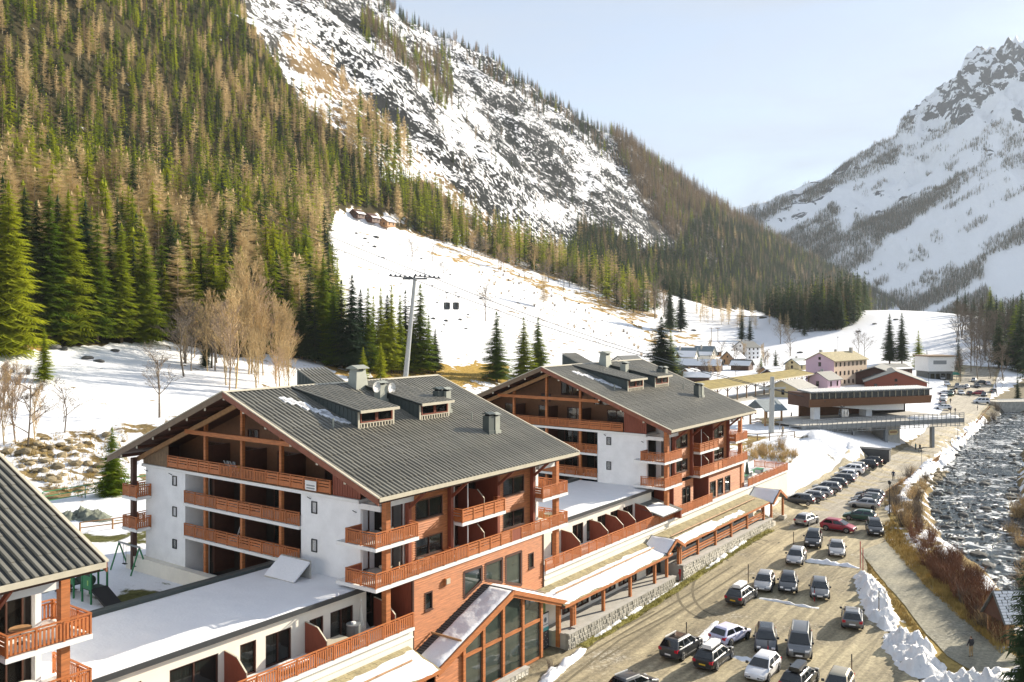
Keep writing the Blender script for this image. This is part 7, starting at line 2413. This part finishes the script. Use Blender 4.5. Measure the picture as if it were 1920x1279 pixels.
# --- bare trees
for px, py, hp, k, lab in ((299, 783, 118, 0, 'slender bare birch alone on the snow above the roof'),
                           (121, 810, 92, 1, 'leaning bare tree left on the snow field edge'),
                           (345, 706, 100, 2, 'dark bare tree at the right end of the snow field'),
                           (910, 602, 62, 0, 'bare grey tree on the ski slope beside the cabins'),
                           (772, 491, 40, 1, 'bare tree high on the ski slope, left one'),
                           (811, 490, 34, 1, 'bare tree high on the ski slope, right one'),
                           (832, 524, 34, 0, 'thin bare tree in the middle of the ski slope'),
                           (1228, 598, 72, 0, 'tall bare tree left of the tall spruce pair'),
                           (1608, 668, 44, 2, 'bare tree behind the pink hotel, left one'),
                           (1621, 668, 40, 1, 'bare tree behind the pink hotel, right one'),
                           (1482, 668, 46, 2, 'leafless tree on the snow between white house and hotel'),
                           (1870, 742, 48, 3, 'round bare tree beside the bridge'),
                           (1378, 690, 44, 3, 'bare bushy tree in front of the snowy barns'),
                           (1337, 690, 30, 3, 'bare tree between the low snowy roofs'),
                           (1463, 645, 40, 1, 'bare tree on the snow right of the white house')):
    put_bare(hit(px, py), hp * hit(px, py).y / FPX, BARE[k], lab)
spruce_at(1020, 580, 70, 'half bare larch with low boughs on the ski slope crest', 1, 0, 1.1, None, 'larch_tree')
for i, (px, py, hp, k) in enumerate(((8, 835, 120, 2), (30, 832, 130, 2), (52, 838, 125, 3), (66, 836, 95, 3), (-10, 842, 140, 3))):
    put_bare(hit(px, py), hp * hit(px, py).y / FPX, BIRCH[i % 3] if i != 2 else BARE[3], 'brownish bare tree in the clump at the left edge', 'bare_tree', 'bare clump at the left edge')
for i in range(26):
    px = rng.uniform(375, 545); py = rng.uniform(655, 748)
    hp = rng.uniform(70, 175) * (1 - .3 * abs(px - 455) / 90)
    p = hit(px, py)
    put_bare(p, hp * p.y / FPX, BIRCH[i % 3], 'tan bare birch in the thicket behind the chalet', 'birch_tree', 'birches in the thicket behind the chalet')
for i in range(12):
    px = rng.uniform(330, 420); py = rng.uniform(650, 700)
    p = hit(px, py); put_bare(p, rng.uniform(60, 110) * p.y / FPX, (BARE + BIRCH)[i % 7], 'bare tree in the grove between snow field and birches', 'bare_tree', 'bare grove beside the snow field')
for i in range(70):
    px = rng.uniform(1790, 1965); py = rng.uniform(622, 720)
    p = hit(px, py); put_bare(p, rng.uniform(34, 72) * p.y / FPX, BARE[i % 4], 'greyish bare tree in the wood right of the river', 'bare_tree', 'bare wood right of the river')
for i in range(46):
    px = 880 + 380 * rng.random(); py = 478 + (px - 880) * .31 + rng.uniform(-12, 14)
    p = hit(px, py); put_bare(p, rng.uniform(26, 46) * p.y / FPX, (BARE + BIRCH)[i % 7], 'leafless tree along the upper edge of the ski slope', 'bare_tree', 'leafless trees edging the ski slope')
for i in range(34):
    px = rng.uniform(1290, 1480); py = 588 + (px - 1290) * .17 + rng.uniform(-6, 12)
    p = hit(px, py); put_conifer('larch_tree', p, rng.uniform(26, 46) * p.y / FPX, 2, i % 2, 'tan larch at the foot of the dark far wood', 'larches at the foot of the far wood')

for i in range(30):
    px = rng.uniform(1285, 1490); py = rng.uniform(672, 716)
    p = hit(px, py); put_bare(p, rng.uniform(14, 34) * p.y / FPX, (BARE + BIRCH)[i % 7], 'small bare tree between the village houses', 'bare_tree', 'bare trees in the village')
# --- the woods on the mountainside
def scatter_woods():
    S, T = np.meshgrid(np.arange(60, 2900, 4.9), np.arange(40, 800, 4.9))
    g = np.random.RandomState(5)
    S = (S + g.uniform(-2.4, 2.4, S.shape)).ravel(); T = (T + g.uniform(-2.4, 2.4, T.shape)).ravel()
    X = DX * S - DY * T; Y = DY * S + DX * T
    ok = Y > 60
    X, Y = X[ok], Y[ok]
    Z = terrain(X, Y)
    px = CXP + FPX * X / Y; py = HOR - FPX * (Z - CAMH) / Y
    u = g.uniform(0, 1, X.shape); k = g.uniform(0, 1, X.shape)
    clump = fbm(X / 45, Y / 45, 91, 3)
    out = []
    for poly, dens, larch in ((WOOD_NEAR, .95, .33), (WOOD_FAR, .85, .16), (WOOD_LARCH, .9, .85), (WOOD_CLUMP, .6, .6), (WOOD_CLUMP2, .45, .6), (WOOD_EDGE, .40, .35), (WOOD_CREST, .34, .45)):
        m = inpoly(px, py, poly) & (u < dens) & (px > -260) & (py > -260)
        u = np.where(inpoly(px, py, poly), 2, u)
        lar = k < larch + .55 * clump * (1 if poly is WOOD_NEAR else .5)
        far = np.hypot(X, Y)
        m &= (far < 900) | (k * 7 % 1 < .62)
        for i in np.nonzero(m)[0]:
            h = 20 + 8 * g.uniform(-1, 1) + 3 * clump[i]
            if poly is WOOD_NEAR:
                h *= .56 + .40 * float(np.clip((py[i] - 180) / 260, 0, 1))
            if poly is WOOD_CREST or poly is WOOD_CLUMP:
                h *= .75
            v = 2 if poly in (WOOD_FAR, WOOD_CREST) and g.uniform() < .88 else int(g.randint(0, 2) if g.uniform() < .8 else 2)
            if poly in (WOOD_LARCH, WOOD_CREST, WOOD_CLUMP) and lar[i]:
                v = 2
            out.append((h / Y[i], 'L' if lar[i] else 'S', X[i], Y[i], Z[i], h, v, px[i], py[i]))
    # a few on the open rock slope
    m = inpoly(px, py, ROCK_SNOW + []) & (u < .012) & (px > -50)
    for i in np.nonzero(m)[0]:
        h = g.uniform(7, 15)
        out.append((h / Y[i], 'L' if k[i] < .6 else 'S', X[i], Y[i], Z[i], h, 2, px[i], py[i]))
    m = inpoly(px, py, WARM_ROCK) & (u < .07) & (px > -50)
    for i in np.nonzero(m)[0]:
        h = g.uniform(7, 16)
        out.append((h / Y[i], 'L' if k[i] < .85 else 'S', X[i], Y[i], Z[i], h, int(k[i] * 99) % 2, px[i], py[i]))
    out.sort(key=lambda q: -q[0])
    return out


def gn_scatter(name, pts, coll, label):
    """One object that plants a tree model on every one of its points."""
    me = bpy.data.meshes.new(name)
    me.from_pydata([p[0] for p in pts], [], [])
    for an, typ, idx in (('siz', 'FLOAT', 1), ('spin', 'FLOAT', 2), ('pick', 'INT', 3)):
        at = me.attributes.new(an, typ, 'POINT'); at.data.foreach_set('value', [p[idx] for p in pts])
    o = obj(name, me, kind='stuff')
    tag(o, label)
    ng = bpy.data.node_groups.new(name, 'GeometryNodeTree')
    ng.interface.new_socket('Geometry', in_out='INPUT', socket_type='NodeSocketGeometry')
    ng.interface.new_socket('Geometry', in_out='OUTPUT', socket_type='NodeSocketGeometry')
    n, l = ng.nodes, ng.links
    gi = n.new('NodeGroupInput'); go = n.new('NodeGroupOutput')
    m2p = n.new('GeometryNodeMeshToPoints'); ip = n.new('GeometryNodeInstanceOnPoints')
    ci = n.new('GeometryNodeCollectionInfo'); ci.inputs['Collection'].default_value = coll
    ci.inputs['Separate Children'].default_value = True; ci.inputs['Reset Children'].default_value = True

    def attr(nm, typ):
        q = n.new('GeometryNodeInputNamedAttribute'); q.data_type = typ; q.inputs['Name'].default_value = nm
        return q.outputs[0]
    cx = n.new('ShaderNodeCombineXYZ'); l.new(attr('spin', 'FLOAT'), cx.inputs['Z'])
    sx = n.new('ShaderNodeCombineXYZ'); sa = attr('siz', 'FLOAT')
    for ax in 'XYZ':
        l.new(sa, sx.inputs[ax])
    l.new(gi.outputs[0], m2p.inputs['Mesh']); l.new(m2p.outputs['Points'], ip.inputs['Points'])
    l.new(ci.outputs[0], ip.inputs['Instance']); ip.inputs['Pick Instance'].default_value = True
    l.new(attr('pick', 'INT'), ip.inputs['Instance Index'])
    l.new(cx.outputs[0], ip.inputs['Rotation']); l.new(sx.outputs[0], ip.inputs['Scale'])
    l.new(ip.outputs[0], go.inputs[0])
    md = o.modifiers.new('plant', 'NODES'); md.node_group = ng
    return o


def proto_coll(name, pairs):
    """Unlinked collection of whole-tree meshes (trunk and crown joined) for planting."""
    c = bpy.data.collections.new(name)
    for i, (cm, tm) in enumerate(pairs):
        bm = bmesh.new(); bm.from_mesh(cm); nf = len(bm.faces); bm.from_mesh(tm)
        bm.faces.ensure_lookup_table()
        for f in bm.faces[nf:]:
            f.material_index = 1
        me = bpy.data.meshes.new(name); bm.to_mesh(me); bm.free()
        me.materials.append(cm.materials[0]); me.materials.append(tm.materials[0])
        o = bpy.data.objects.new('%s_%d' % (name, i), me); c.objects.link(o)
    return c


woods = scatter_woods()
_ns = _nl = 0
_rest = {'S': [], 'L': []}
for q in woods:
    sz, kd, x, y, z, h, v, px, py = q
    seen = -30 < px < 1950 and -10 < py < 760
    if kd == 'S' and _ns < 215 and seen:
        _ns += 1
        put_conifer('spruce_tree', (x, y, z), h, 1, v, 'green spruce of the mixed wood on the steep hillside', 'spruces of the hillside wood', rng.uniform(.95, 1.75))
    elif kd == 'L' and _nl < 250 and seen:
        _nl += 1
        put_conifer('larch_tree', (x, y, z), h, 1, v, 'tan leafless larch of the mixed wood on the steep hillside', 'larches of the hillside wood', rng.uniform(.95, 1.7))
    else:
        _rest[kd].append(((x, y, z), h / HN * rng.uniform(.95, 1.3), rng.uniform(0, 6.28), v))
gn_scatter('spruce_forest', _rest['S'], proto_coll('spruce_model', SPR[2]), 'dark spruces farther up and along the mountainside')
gn_scatter('larch_forest', _rest['L'], proto_coll('larch_model', LAR[2]), 'brown leafless larches farther up and along the mountainside')


def far_trees():
    """Streaks of trees on the lower face of the mountain across the valley."""
    g = np.random.RandomState(9)
    pts = []
    fx = MX.ravel(); fy = MY.ravel(); fz = MZ.ravel(); px = MPX.ravel(); py = MPY.ravel()
    vis = (px > 1380) & (px < 1990) & (py > 200) & (py < 640)
    # streaks run down to the left
    q1 = (px * .50 + py * .86); q2 = (px * .86 - py * .50)
    st = fbm(q1 / 26, q2 / 210, 95, 3) + .35 * fbm(px / 22, py / 30, 96, 2)
    low = np.clip((py - 250) / 330, 0, 1)
    pr = np.clip(st * 1.6 + low * 1.0 - .27 - .16 * (px < 1600), 0, 1)
    patch = inpoly(px, py, [(1850, 480), (1930, 455), (1960, 560), (1870, 570), (1840, 530)])
    pr = np.where(patch, 0, pr)
    idx = np.nonzero(vis & (pr > .05))[0]
    n = 0
    for i in idx:
        for _ in range(5):
            if g.uniform() < pr[i] * .8:
                pts.append(((fx[i] + g.uniform(-5, 5), fy[i] + g.uniform(-8, 8), fz[i] - 1), g.uniform(.55, 1.0), g.uniform(0, 6.28), 2 if g.uniform() < .6 else 0))
    return pts


_ft = far_trees()
_c2 = proto_coll('far_model', [SPR[2][2], LAR[2][2], LAR[2][2]])
gn_scatter('far_forest', _ft, _c2, 'streaks of trees on the snowy mountain across the valley')
print('woods', len(woods), _ns, _nl, len(_ft))

# ================================================================== SNOW BANKS, GRASS, SHRUBS, ROCKS
def ridge_mesh(name, pts, widths, heights, m='snow', seed=1, step=.22, nw=22, lump=.55):
    """A heap of ploughed snow along a line on the ground."""
    P = [hit(*q) if len(q) == 2 else Vector(q) for q in pts]
    line, wd, ht = [], [], []
    for i in range(len(P) - 1):
        n = max(1, int((P[i + 1] - P[i]).length / step))
        for k in range(n):
            f = k / n
            line.append(P[i].lerp(P[i + 1], f)); wd.append(widths[i] + (widths[i + 1] - widths[i]) * f); ht.append(heights[i] + (heights[i + 1] - heights[i]) * f)
    line.append(P[-1]); wd.append(widths[-1]); ht.append(heights[-1])
    N = len(line)
    Q = np.zeros((N, nw + 1, 2)); PR = np.zeros((N, nw + 1)); HT = np.zeros((N, nw + 1))
    wob = fbm(np.arange(N) * .09, np.full(N, float(seed)), seed)
    for i, p in enumerate(line):
        d = line[min(i + 1, N - 1)] - line[max(i - 1, 0)]; d.z = 0; d.normalize()
        end = min(1, i * step / 1.2, (N - 1 - i) * step / 1.2)
        u = np.linspace(-1, 1, nw + 1) * wd[i] * (1 + .35 * wob[i])
        Q[i, :, 0] = p.x - d.y * u; Q[i, :, 1] = p.y + d.x * u
        PR[i] = np.maximum(0, 1 - np.abs(np.linspace(-1, 1, nw + 1)) ** 1.7); HT[i] = ht[i] * end
    qx, qy = Q[..., 0], Q[..., 1]
    l1 = fbm(qx * 1.1, qy * 1.1, seed, 3); l2 = fbm(qx * 3.2, qy * 3.2, seed + 4, 3)
    Z = terrain(qx, qy) + .05 + HT * np.maximum(0, PR * (1 + lump * 2.6 * l1) + .75 * l2 * PR ** .5 - .22) - .14 * (1 - PR)
    vs = [tuple(v) for v in np.stack([qx, qy, Z], -1).reshape(-1, 3)]
    fs = [(i * (nw + 1) + j, (i + 1) * (nw + 1) + j, (i + 1) * (nw + 1) + j + 1, i * (nw + 1) + j + 1)[::-1] for i in range(N - 1) for j in range(nw)]
    me = bpy.data.meshes.new(name); me.from_pydata(vs, [], fs); me.materials.append(MATS[m])
    me.polygons.foreach_set('use_smooth', [True] * len(fs)); me.update()
    return me


for nm, pts, w, h, m, sd in (
        ('snow_bank', [(1618, 1078), (1634, 1110), (1650, 1150), (1668, 1185)], (1.1, 1.6, 1.5, 1.3), (.55, .8, .75, .6), 'snow_dirty', 3),
        ('snow_bank', [(1676, 1188), (1702, 1216), (1722, 1246), (1752, 1272)], (1.5, 2.2, 2.3, 1.9), (.6, .95, .95, .8), 'snow_dirty', 8),
        ('snow_bank', [(1738, 1272), (1790, 1290), (1850, 1290), (1900, 1276), (1960, 1280)], (1.6, 2.2, 2.3, 1.9, 1.8), (.6, .9, .8, .8, .7), 'snow_dirty', 12),
        ('snow_line', [(1506, 1052), (1545, 1056), (1585, 1061), (1612, 1066)], (.5, .55, .5, .4), (.28, .3, .28, .2), 'snow', 15),
        ('snow_line', [(1424, 1122), (1460, 1128), (1500, 1136), (1536, 1141)], (.6, .5, .4, .5), (.10, .1, .09, .1), 'snow_dirty', 18),
        ('snow_line', [(1376, 1232), (1396, 1236), (1414, 1241)], (.6, .9, .5), (.14, .17, .1), 'snow', 19),
        ('snow_line', [(1300, 1215), (1322, 1190), (1345, 1165)], (.6, .8, .4), (.08, .1, .05), 'snow_dirty', 20),
        ('snow_line', [(1008, 1290), (1040, 1262), (1072, 1238), (1096, 1216)], (.5, .7, .6, .5), (.25, .32, .28, .2), 'snow', 21),
        ('snow_line', [(1112, 1198), (1160, 1167), (1220, 1128), (1282, 1088)], (.35, .4, .38, .3), (.16, .2, .18, .12), 'snow', 22),
        ('snow_line', [(1322, 1069), (1360, 1042), (1400, 1014), (1440, 987)], (.35, .4, .38, .3), (.16, .2, .18, .12), 'snow', 23),
        ('snow_line', [(1668, 958), (1690, 930), (1716, 902)], (.9, 1.2, .8), (.15, .2, .12), 'snow', 24),
        ('snow_line', [(1700, 905), (1740, 878), (1780, 852), (1818, 818), (1848, 785)], (1.0, 1.5, 1.5, 1.3, 1.2), (.25, .35, .35, .3, .3), 'snow', 25),
        ('snow_line', [(1700, 1000), (1715, 1020), (1730, 1040)], (.9, 1.4, .8), (.2, .25, .15), 'snow', 26)):
    o = obj(nm, ridge_mesh(nm, pts, w, h, m, sd), kind='stuff')
    o['label'] = 'ploughed old snow heaped along the parking lot and road'


def blades(name, samples, h0, h1, m, label, seed=1, per=5, wide=.02):
    """Tufts of dry grass: thin bent blades."""
    r = random.Random(seed)
    mb = MB(); k = mb.mi(m)
    for x, y, z in samples:
        for j in range(per):
            an = r.uniform(0, 6.28); L = r.uniform(h0, h1); out = L * r.uniform(.2, .9)
            bx, by = x + r.uniform(-.12, .12), y + r.uniform(-.12, .12)
            i = len(mb.v); sx, sy = -math.sin(an) * wide, math.cos(an) * wide
            mb.v += [(bx - sx, by - sy, z - .02), (bx + sx, by + sy, z - .02), (bx + math.cos(an) * out, by + math.sin(an) * out, z + L)]
            mb.f.append((i, i + 1, i + 2)); mb.m.append(k)
    o = obj(name, mb, kind='stuff'); o['label'] = label
    return o


def px_poly_samples(poly, n, seed):
    g = np.random.RandomState(seed)
    xs = [p[0] for p in poly]; ys = [p[1] for p in poly]
    x = g.uniform(min(xs), max(xs), n * 12); y = g.uniform(min(ys), max(ys), n * 12)
    m = inpoly(x, y, poly)
    x, y = x[m][:n], y[m][:n]
    X, Y, Z = hits(x, y)
    return [(float(a), float(b), float(c)) for a, b, c in zip(X, Y, Z)]


def ab_samples(x0, x1, y0, y1, n, seed):
    r = random.Random(seed); out = []
    for _ in range(n):
        p = W(r.uniform(x0, x1), r.uniform(y0, y1)); out.append((p.x, p.y, hz(p.x, p.y)))
    return out


mat('grass_olive', (0.26, 0.23, 0.05), 0.9, 0.4, 0.5, rnd=0.1)
gs = MB()
for i in range(70):
    x0, x1 = 20.5 + i * .65, 20.5 + (i + 1) * .65
    q = [W(x0, -3.42), W(x1, -3.42), W(x1, -4.35 + .12 * math.sin(i * .9)), W(x0, -4.35 + .12 * math.sin((i - 1) * .9))]
    gs.poly([(p.x, p.y, hz(p.x, p.y) + .07) for p in q][::-1], 'grass_olive')
tag(obj('grass_strip', gs, kind='structure'))
blades('grass', ab_samples(20, 66, -4.4, -3.42, 1500, 3), .12, .34, 'grass_olive', 'olive and yellow grass strip along the low stone wall', 3)
blades('grass', px_poly_samples([(1655, 985), (1672, 975), (1700, 1010), (1745, 1065), (1800, 1120), (1850, 1170), (1880, 1205), (1850, 1200), (1800, 1160), (1740, 1105), (1690, 1050), (1660, 1015)], 1500, 5), .25, .6, 'dry_grass', 'long golden grass along the river side of the path', 5, 6, .03)
blades('grass', px_poly_samples([(1690, 1000), (1760, 1050), (1850, 1120), (1900, 1190), (1880, 1230), (1800, 1150), (1700, 1050)], 1500, 15), .25, .65, 'dry_grass', 'golden grass under the shrubs of the river bank', 15, 6, .03)
blades('grass', px_poly_samples([(1622, 1040), (1640, 1072), (1690, 1135), (1735, 1195), (1730, 1200), (1680, 1150), (1630, 1080)], 500, 6), .12, .3, 'dry_grass', 'dry grass between path and snow bank', 6)
blades('grass', px_poly_samples([(690, 690), (800, 692), (950, 712), (950, 726), (690, 712)], 900, 7), .2, .5, 'dry_grass', 'golden grass meadow behind the chalet roofs', 7, 5, .04)
blades('grass', px_poly_samples([(1390, 835), (1450, 835), (1500, 850), (1480, 870), (1420, 862), (1390, 870)], 500, 8), .3, .7, 'dry_grass', 'dry grass on the slope beside the second chalet', 8, 5, .03)
blades('grass', px_poly_samples([(0, 830), (240, 800), (245, 880), (150, 935), (60, 900), (0, 860)], 900, 9), .25, .6, 'dry_grass', 'withered grass on the rocky bank at the left', 9, 5, .03)

# shrubs on the river bank
SHR = [shrub_mesh('shrub', 300 + i, 2.2, ('twig_red', 'twig_red', 'twig_grey', 'twig_tan')[i]) for i in range(4)]


def shrub(p, h, v, label, group):
    o = obj('shrub', SHR[v], None, p, rng.uniform(0, 6.28))
    o.scale = (h / 2.2 * 1.15, h / 2.2 * 1.15, h / 2.2)
    tag(o, label, 'shrub', group)


for x, y, z in px_poly_samples([(1700, 985), (1740, 1000), (1790, 1050), (1860, 1130), (1880, 1180), (1850, 1180), (1780, 1115), (1722, 1050)], 72, 21):
    shrub((x, y, z), rng.uniform(1.3, 2.4), rng.randint(0, 1), 'reddish leafless shrub on the bank between path and river', 'reddish shrubs on the river bank')
for x, y, z in px_poly_samples([(1790, 1098), (1850, 1148), (1890, 1200), (1875, 1216), (1822, 1168)], 46, 27):
    shrub((x, y, z), rng.uniform(1.1, 2.1), rng.choice((0, 2, 3)), 'brown leafless shrub on the bank beside the river hut', 'brown shrubs by the river hut')
for x, y, z in px_poly_samples([(1672, 925), (1715, 885), (1740, 905), (1722, 955), (1730, 1005), (1690, 990), (1668, 965)], 40, 22):
    shrub((x, y, z), rng.uniform(1.4, 2.6), rng.randint(2, 3), 'greyish brown leafless shrub below the road bend', 'brown shrubs below the road')
for x, y, z in px_poly_samples([(1880, 1010), (1925, 940), (1960, 900), (1960, 1150), (1915, 1120)], 36, 23):
    shrub((x, y, z), rng.uniform(1.6, 3.2), rng.randint(2, 3), 'greyish leafless shrub on the far river bank', 'shrubs on the far river bank')
for x, y, z in px_poly_samples([(1390, 838), (1450, 832), (1500, 842), (1490, 860), (1400, 862)], 14, 24):
    shrub((x, y, z), rng.uniform(1.2, 2.2), 3, 'brown leafless shrub on the slope beside the second chalet', 'shrubs beside the second chalet')
for x, y, z in px_poly_samples([(0, 690), (90, 700), (80, 760), (0, 790)], 10, 25):
    shrub((x, y, z), rng.uniform(1.2, 2.0), 2, 'low brown shrub in the snow at the left edge', 'shrubs at the left edge')
for x, y, z in px_poly_samples([(850, 470), (960, 505), (1100, 550), (1240, 620), (1230, 680), (1080, 620), (900, 540)], 90, 51):
    shrub((x, y, z), rng.uniform(1.0, 2.6), rng.randint(2, 3), 'brown scrub dotting the ski slope', 'scrub on the ski slope')
for px, py in ((1032, 1258), (1090, 1190), (1100, 1196)):
    shrub(hit(px, py), 1.0, 2, 'small dark shrub at the stone wall by the entrance', 'shrubs by the entrance')
for px, py in ((1870, 770), (1850, 800), (1862, 788)):
    shrub(hit(px, py), 3.2, 2, 'big bare shrub at the bridge end', 'shrubs by the bridge')


def rock_mesh(name, seed, m='rock', sq=.6):
    r = random.Random(seed)
    bm = bmesh.new(); bmesh.ops.create_icosphere(bm, subdivisions=2, radius=1)
    o = Vector((r.uniform(0, 99), r.uniform(0, 99), 0))
    for v in bm.verts:
        n = 1 + .38 * float(fbm(np.float64(v.co.x * 1.2 + o.x), np.float64(v.co.y * 1.2 + v.co.z * 1.7 + o.y), seed, 3))
        v.co *= n; v.co.z *= sq; v.co.x *= r.uniform(.98, 1.02)
    me = bpy.data.meshes.new(name); bm.to_mesh(me); bm.free()
    me.materials.append(MATS[m])
    return me


RK = [rock_mesh('boulder', 500 + i) for i in range(5)]
BK = [rock_mesh('boulder', 520 + i, 'bank_rock') for i in range(5)]


def boulder(p, s, bank, label, group):
    o = obj('boulder', bank[rng.randint(0, 4)], None, (p[0], p[1], p[2] + s * .12), rng.uniform(0, 6.28))
    o.scale = (s * rng.uniform(.8, 1.3), s * rng.uniform(.7, 1.1), s * rng.uniform(.6, 1.0))
    tag(o, label, 'boulder', group)


def rock_heap(name, samples, s0, s1, m, label, seed):
    r = random.Random(seed)
    V, F = [], []
    base = [rock_mesh('tmp', 700 + i, m) for i in range(3)]
    tri = []
    for b in base:
        bm = bmesh.new(); bm.from_mesh(b); bmesh.ops.unsubdivide(bm, verts=bm.verts, iterations=2) if False else None
        tri.append(([tuple(v.co) for v in bm.verts], [tuple(v.index for v in f.verts) for f in bm.faces])); bm.free()
    ico = bmesh.new(); bmesh.ops.create_icosphere(ico, subdivisions=1, radius=1); iv = [v.co.copy() for v in ico.verts]; fi = [tuple(v.index for v in f.verts) for f in ico.faces]; ico.free()
    for x, y, z in samples:
        s = r.uniform(s0, s1); i = len(V); c = math.cos(r.uniform(0, 6.28)); sn = math.sqrt(1 - c * c)
        sx, sy, sz = s * r.uniform(.7, 1.4), s * r.uniform(.6, 1.1), s * r.uniform(.45, .9)
        for v in iv:
            k = r.uniform(.72, 1.15)
            X, Y = v.x * sx * k, v.y * sy * k
            V.append((x + X * c - Y * sn, y + X * sn + Y * c, z + v.z * sz * k + s * .1))
        F += [tuple(i + q for q in f) for f in fi]
    me = bpy.data.meshes.new(name); me.from_pydata(V, [], F); me.materials.append(MATS[m])
    o = obj(name, me, kind='stuff'); o['label'] = label


# boulders in the river: the larger ones singly
_r = random.Random(31)
riv = []
for _ in range(5000):
    i = _r.randint(0, len(RIVER) - 2); f = _r.random()
    x = RIVER[i][0] + (RIVER[i + 1][0] - RIVER[i][0]) * f; y = RIVER[i][1] + (RIVER[i + 1][1] - RIVER[i][1]) * f
    d = Vector((RIVER[i + 1][0] - RIVER[i][0], RIVER[i + 1][1] - RIVER[i][1])).normalized()
    o_ = _r.uniform(-7.2, 7.2)
    if _r.random() > .35 + .65 * abs(o_) / 7.2 * (.4 + float(vnoise(np.float64(x * .15), np.float64(y * .15), 3))):
        continue
    x, y = x - d.y * o_, y + d.x * o_
    if y < 45 or y > 330: continue
    riv.append((x, y, RIV_Z + .0025 * max(0, y - 80) - .1))
for p in riv[:150]:
    boulder(p, _r.uniform(.35, .95), RK, 'grey boulder standing out of the foaming river', 'boulders in the river')
rock_heap('river_stones', riv[150:2600], .12, .42, 'rock', 'small grey stones all over the river bed', 5)
bankp = []
_b = [(1704, 905), (1745, 878), (1786, 850), (1822, 815), (1850, 788)]
for i in range(len(_b) - 1):
    for k in range(60):
        f = _r.random(); px = _b[i][0] + (_b[i + 1][0] - _b[i][0]) * f; py = _b[i][1] + (_b[i + 1][1] - _b[i][1]) * f
        p = hit(px + _r.uniform(2, 36), py + _r.uniform(6, 22)); bankp.append((p.x, p.y, p.z))
for p in bankp[:60]:
    boulder(p, _r.uniform(.35, .8), BK, 'yellowish block in the stone bank between road and river', 'blocks of the river bank')
rock_heap('bank_stones', bankp[60:], .25, .6, 'bank_rock', 'smaller yellowish stones of the river bank', 6)
for i, (x, y, z) in enumerate(px_poly_samples([(0, 845), (60, 825), (170, 815), (235, 805), (240, 850), (175, 915), (120, 930), (60, 900), (0, 870)], 60, 33)):
    boulder((x, y, z), _r.uniform(.3, 1.0), BK, 'brownish rock lying in the snow of the left bank', 'rocks of the left bank')
for i, (px, py, s) in enumerate(((100, 652, 1.5), (118, 655, 1.0), (163, 672, 1.2), (185, 678, 1.0), (215, 658, .9), (705, 446, 1.8), (684, 448, 1.4), (668, 438, 1.6), (702, 463, 1.3), (718, 484, 1.0), (1300, 620, 2.0), (1500, 662, 1.6),
                                 (900, 560, 1.0), (960, 556, .9), (1085, 570, 1.2), (812, 598, 1.0), (836, 602, 1.1), (862, 600, 1.0), (877, 590, .8), (1115, 575, .9), (1140, 590, 1.1), (1600, 602, 1.8), (1640, 608, 1.6), (1680, 600, 1.6), (1610, 622, 1.4))):
    boulder(hit(px, py), s, RK, 'dark rock poking out of the snow slope', 'rocks poking out of the snow')
_sl2 = px_poly_samples([(620, 450), (740, 440), (900, 500), (1060, 545), (1220, 610), (1200, 660), (1000, 640), (800, 620), (640, 520)], 130, 41)
for p in _sl2[:30]:
    boulder(p, _r.uniform(.35, .9), RK, 'small dark stone dotting the open ski slope', 'stones on the ski slope')
rock_heap('slope_stones', _sl2[30:], .2, .5, 'rock', 'little stones dotting the ski slope', 7)
# low green net and bush on the snow by the fence
tag(obj('covered_heap', ridge_mesh('covered_heap', [(112, 978), (132, 970), (155, 968), (180, 972), (202, 978)], (1.6, 2.4, 2.6, 2.2, 1.2), (.45, .7, .7, .6, .35), 'brush', 44, .2, 18, .5), kind='thing'), 'grey green heap of brush on the snow behind the left roof', 'brush heap')

# ================================================================== AIR
hm, hn, hl_, hb = new_mat('haze')
hn.remove(hb)
pv = hn.new('ShaderNodeVolumePrincipled')
pv.inputs['Color'].default_value = (0.86, 0.93, 1.0, 1)
pv.inputs['Density'].default_value = 0.000052
pv.inputs['Anisotropy'].default_value = 0.0
hl_.new(pv.outputs['Volume'], hn['Material Output'].inputs['Volume'])
MATS['haze'] = hm
obj('haze', MB().box(-3600, 7600, -60, 5200, -160, 1330, 'haze'), kind='stuff')['label'] = 'thin bright winter haze filling the valley'
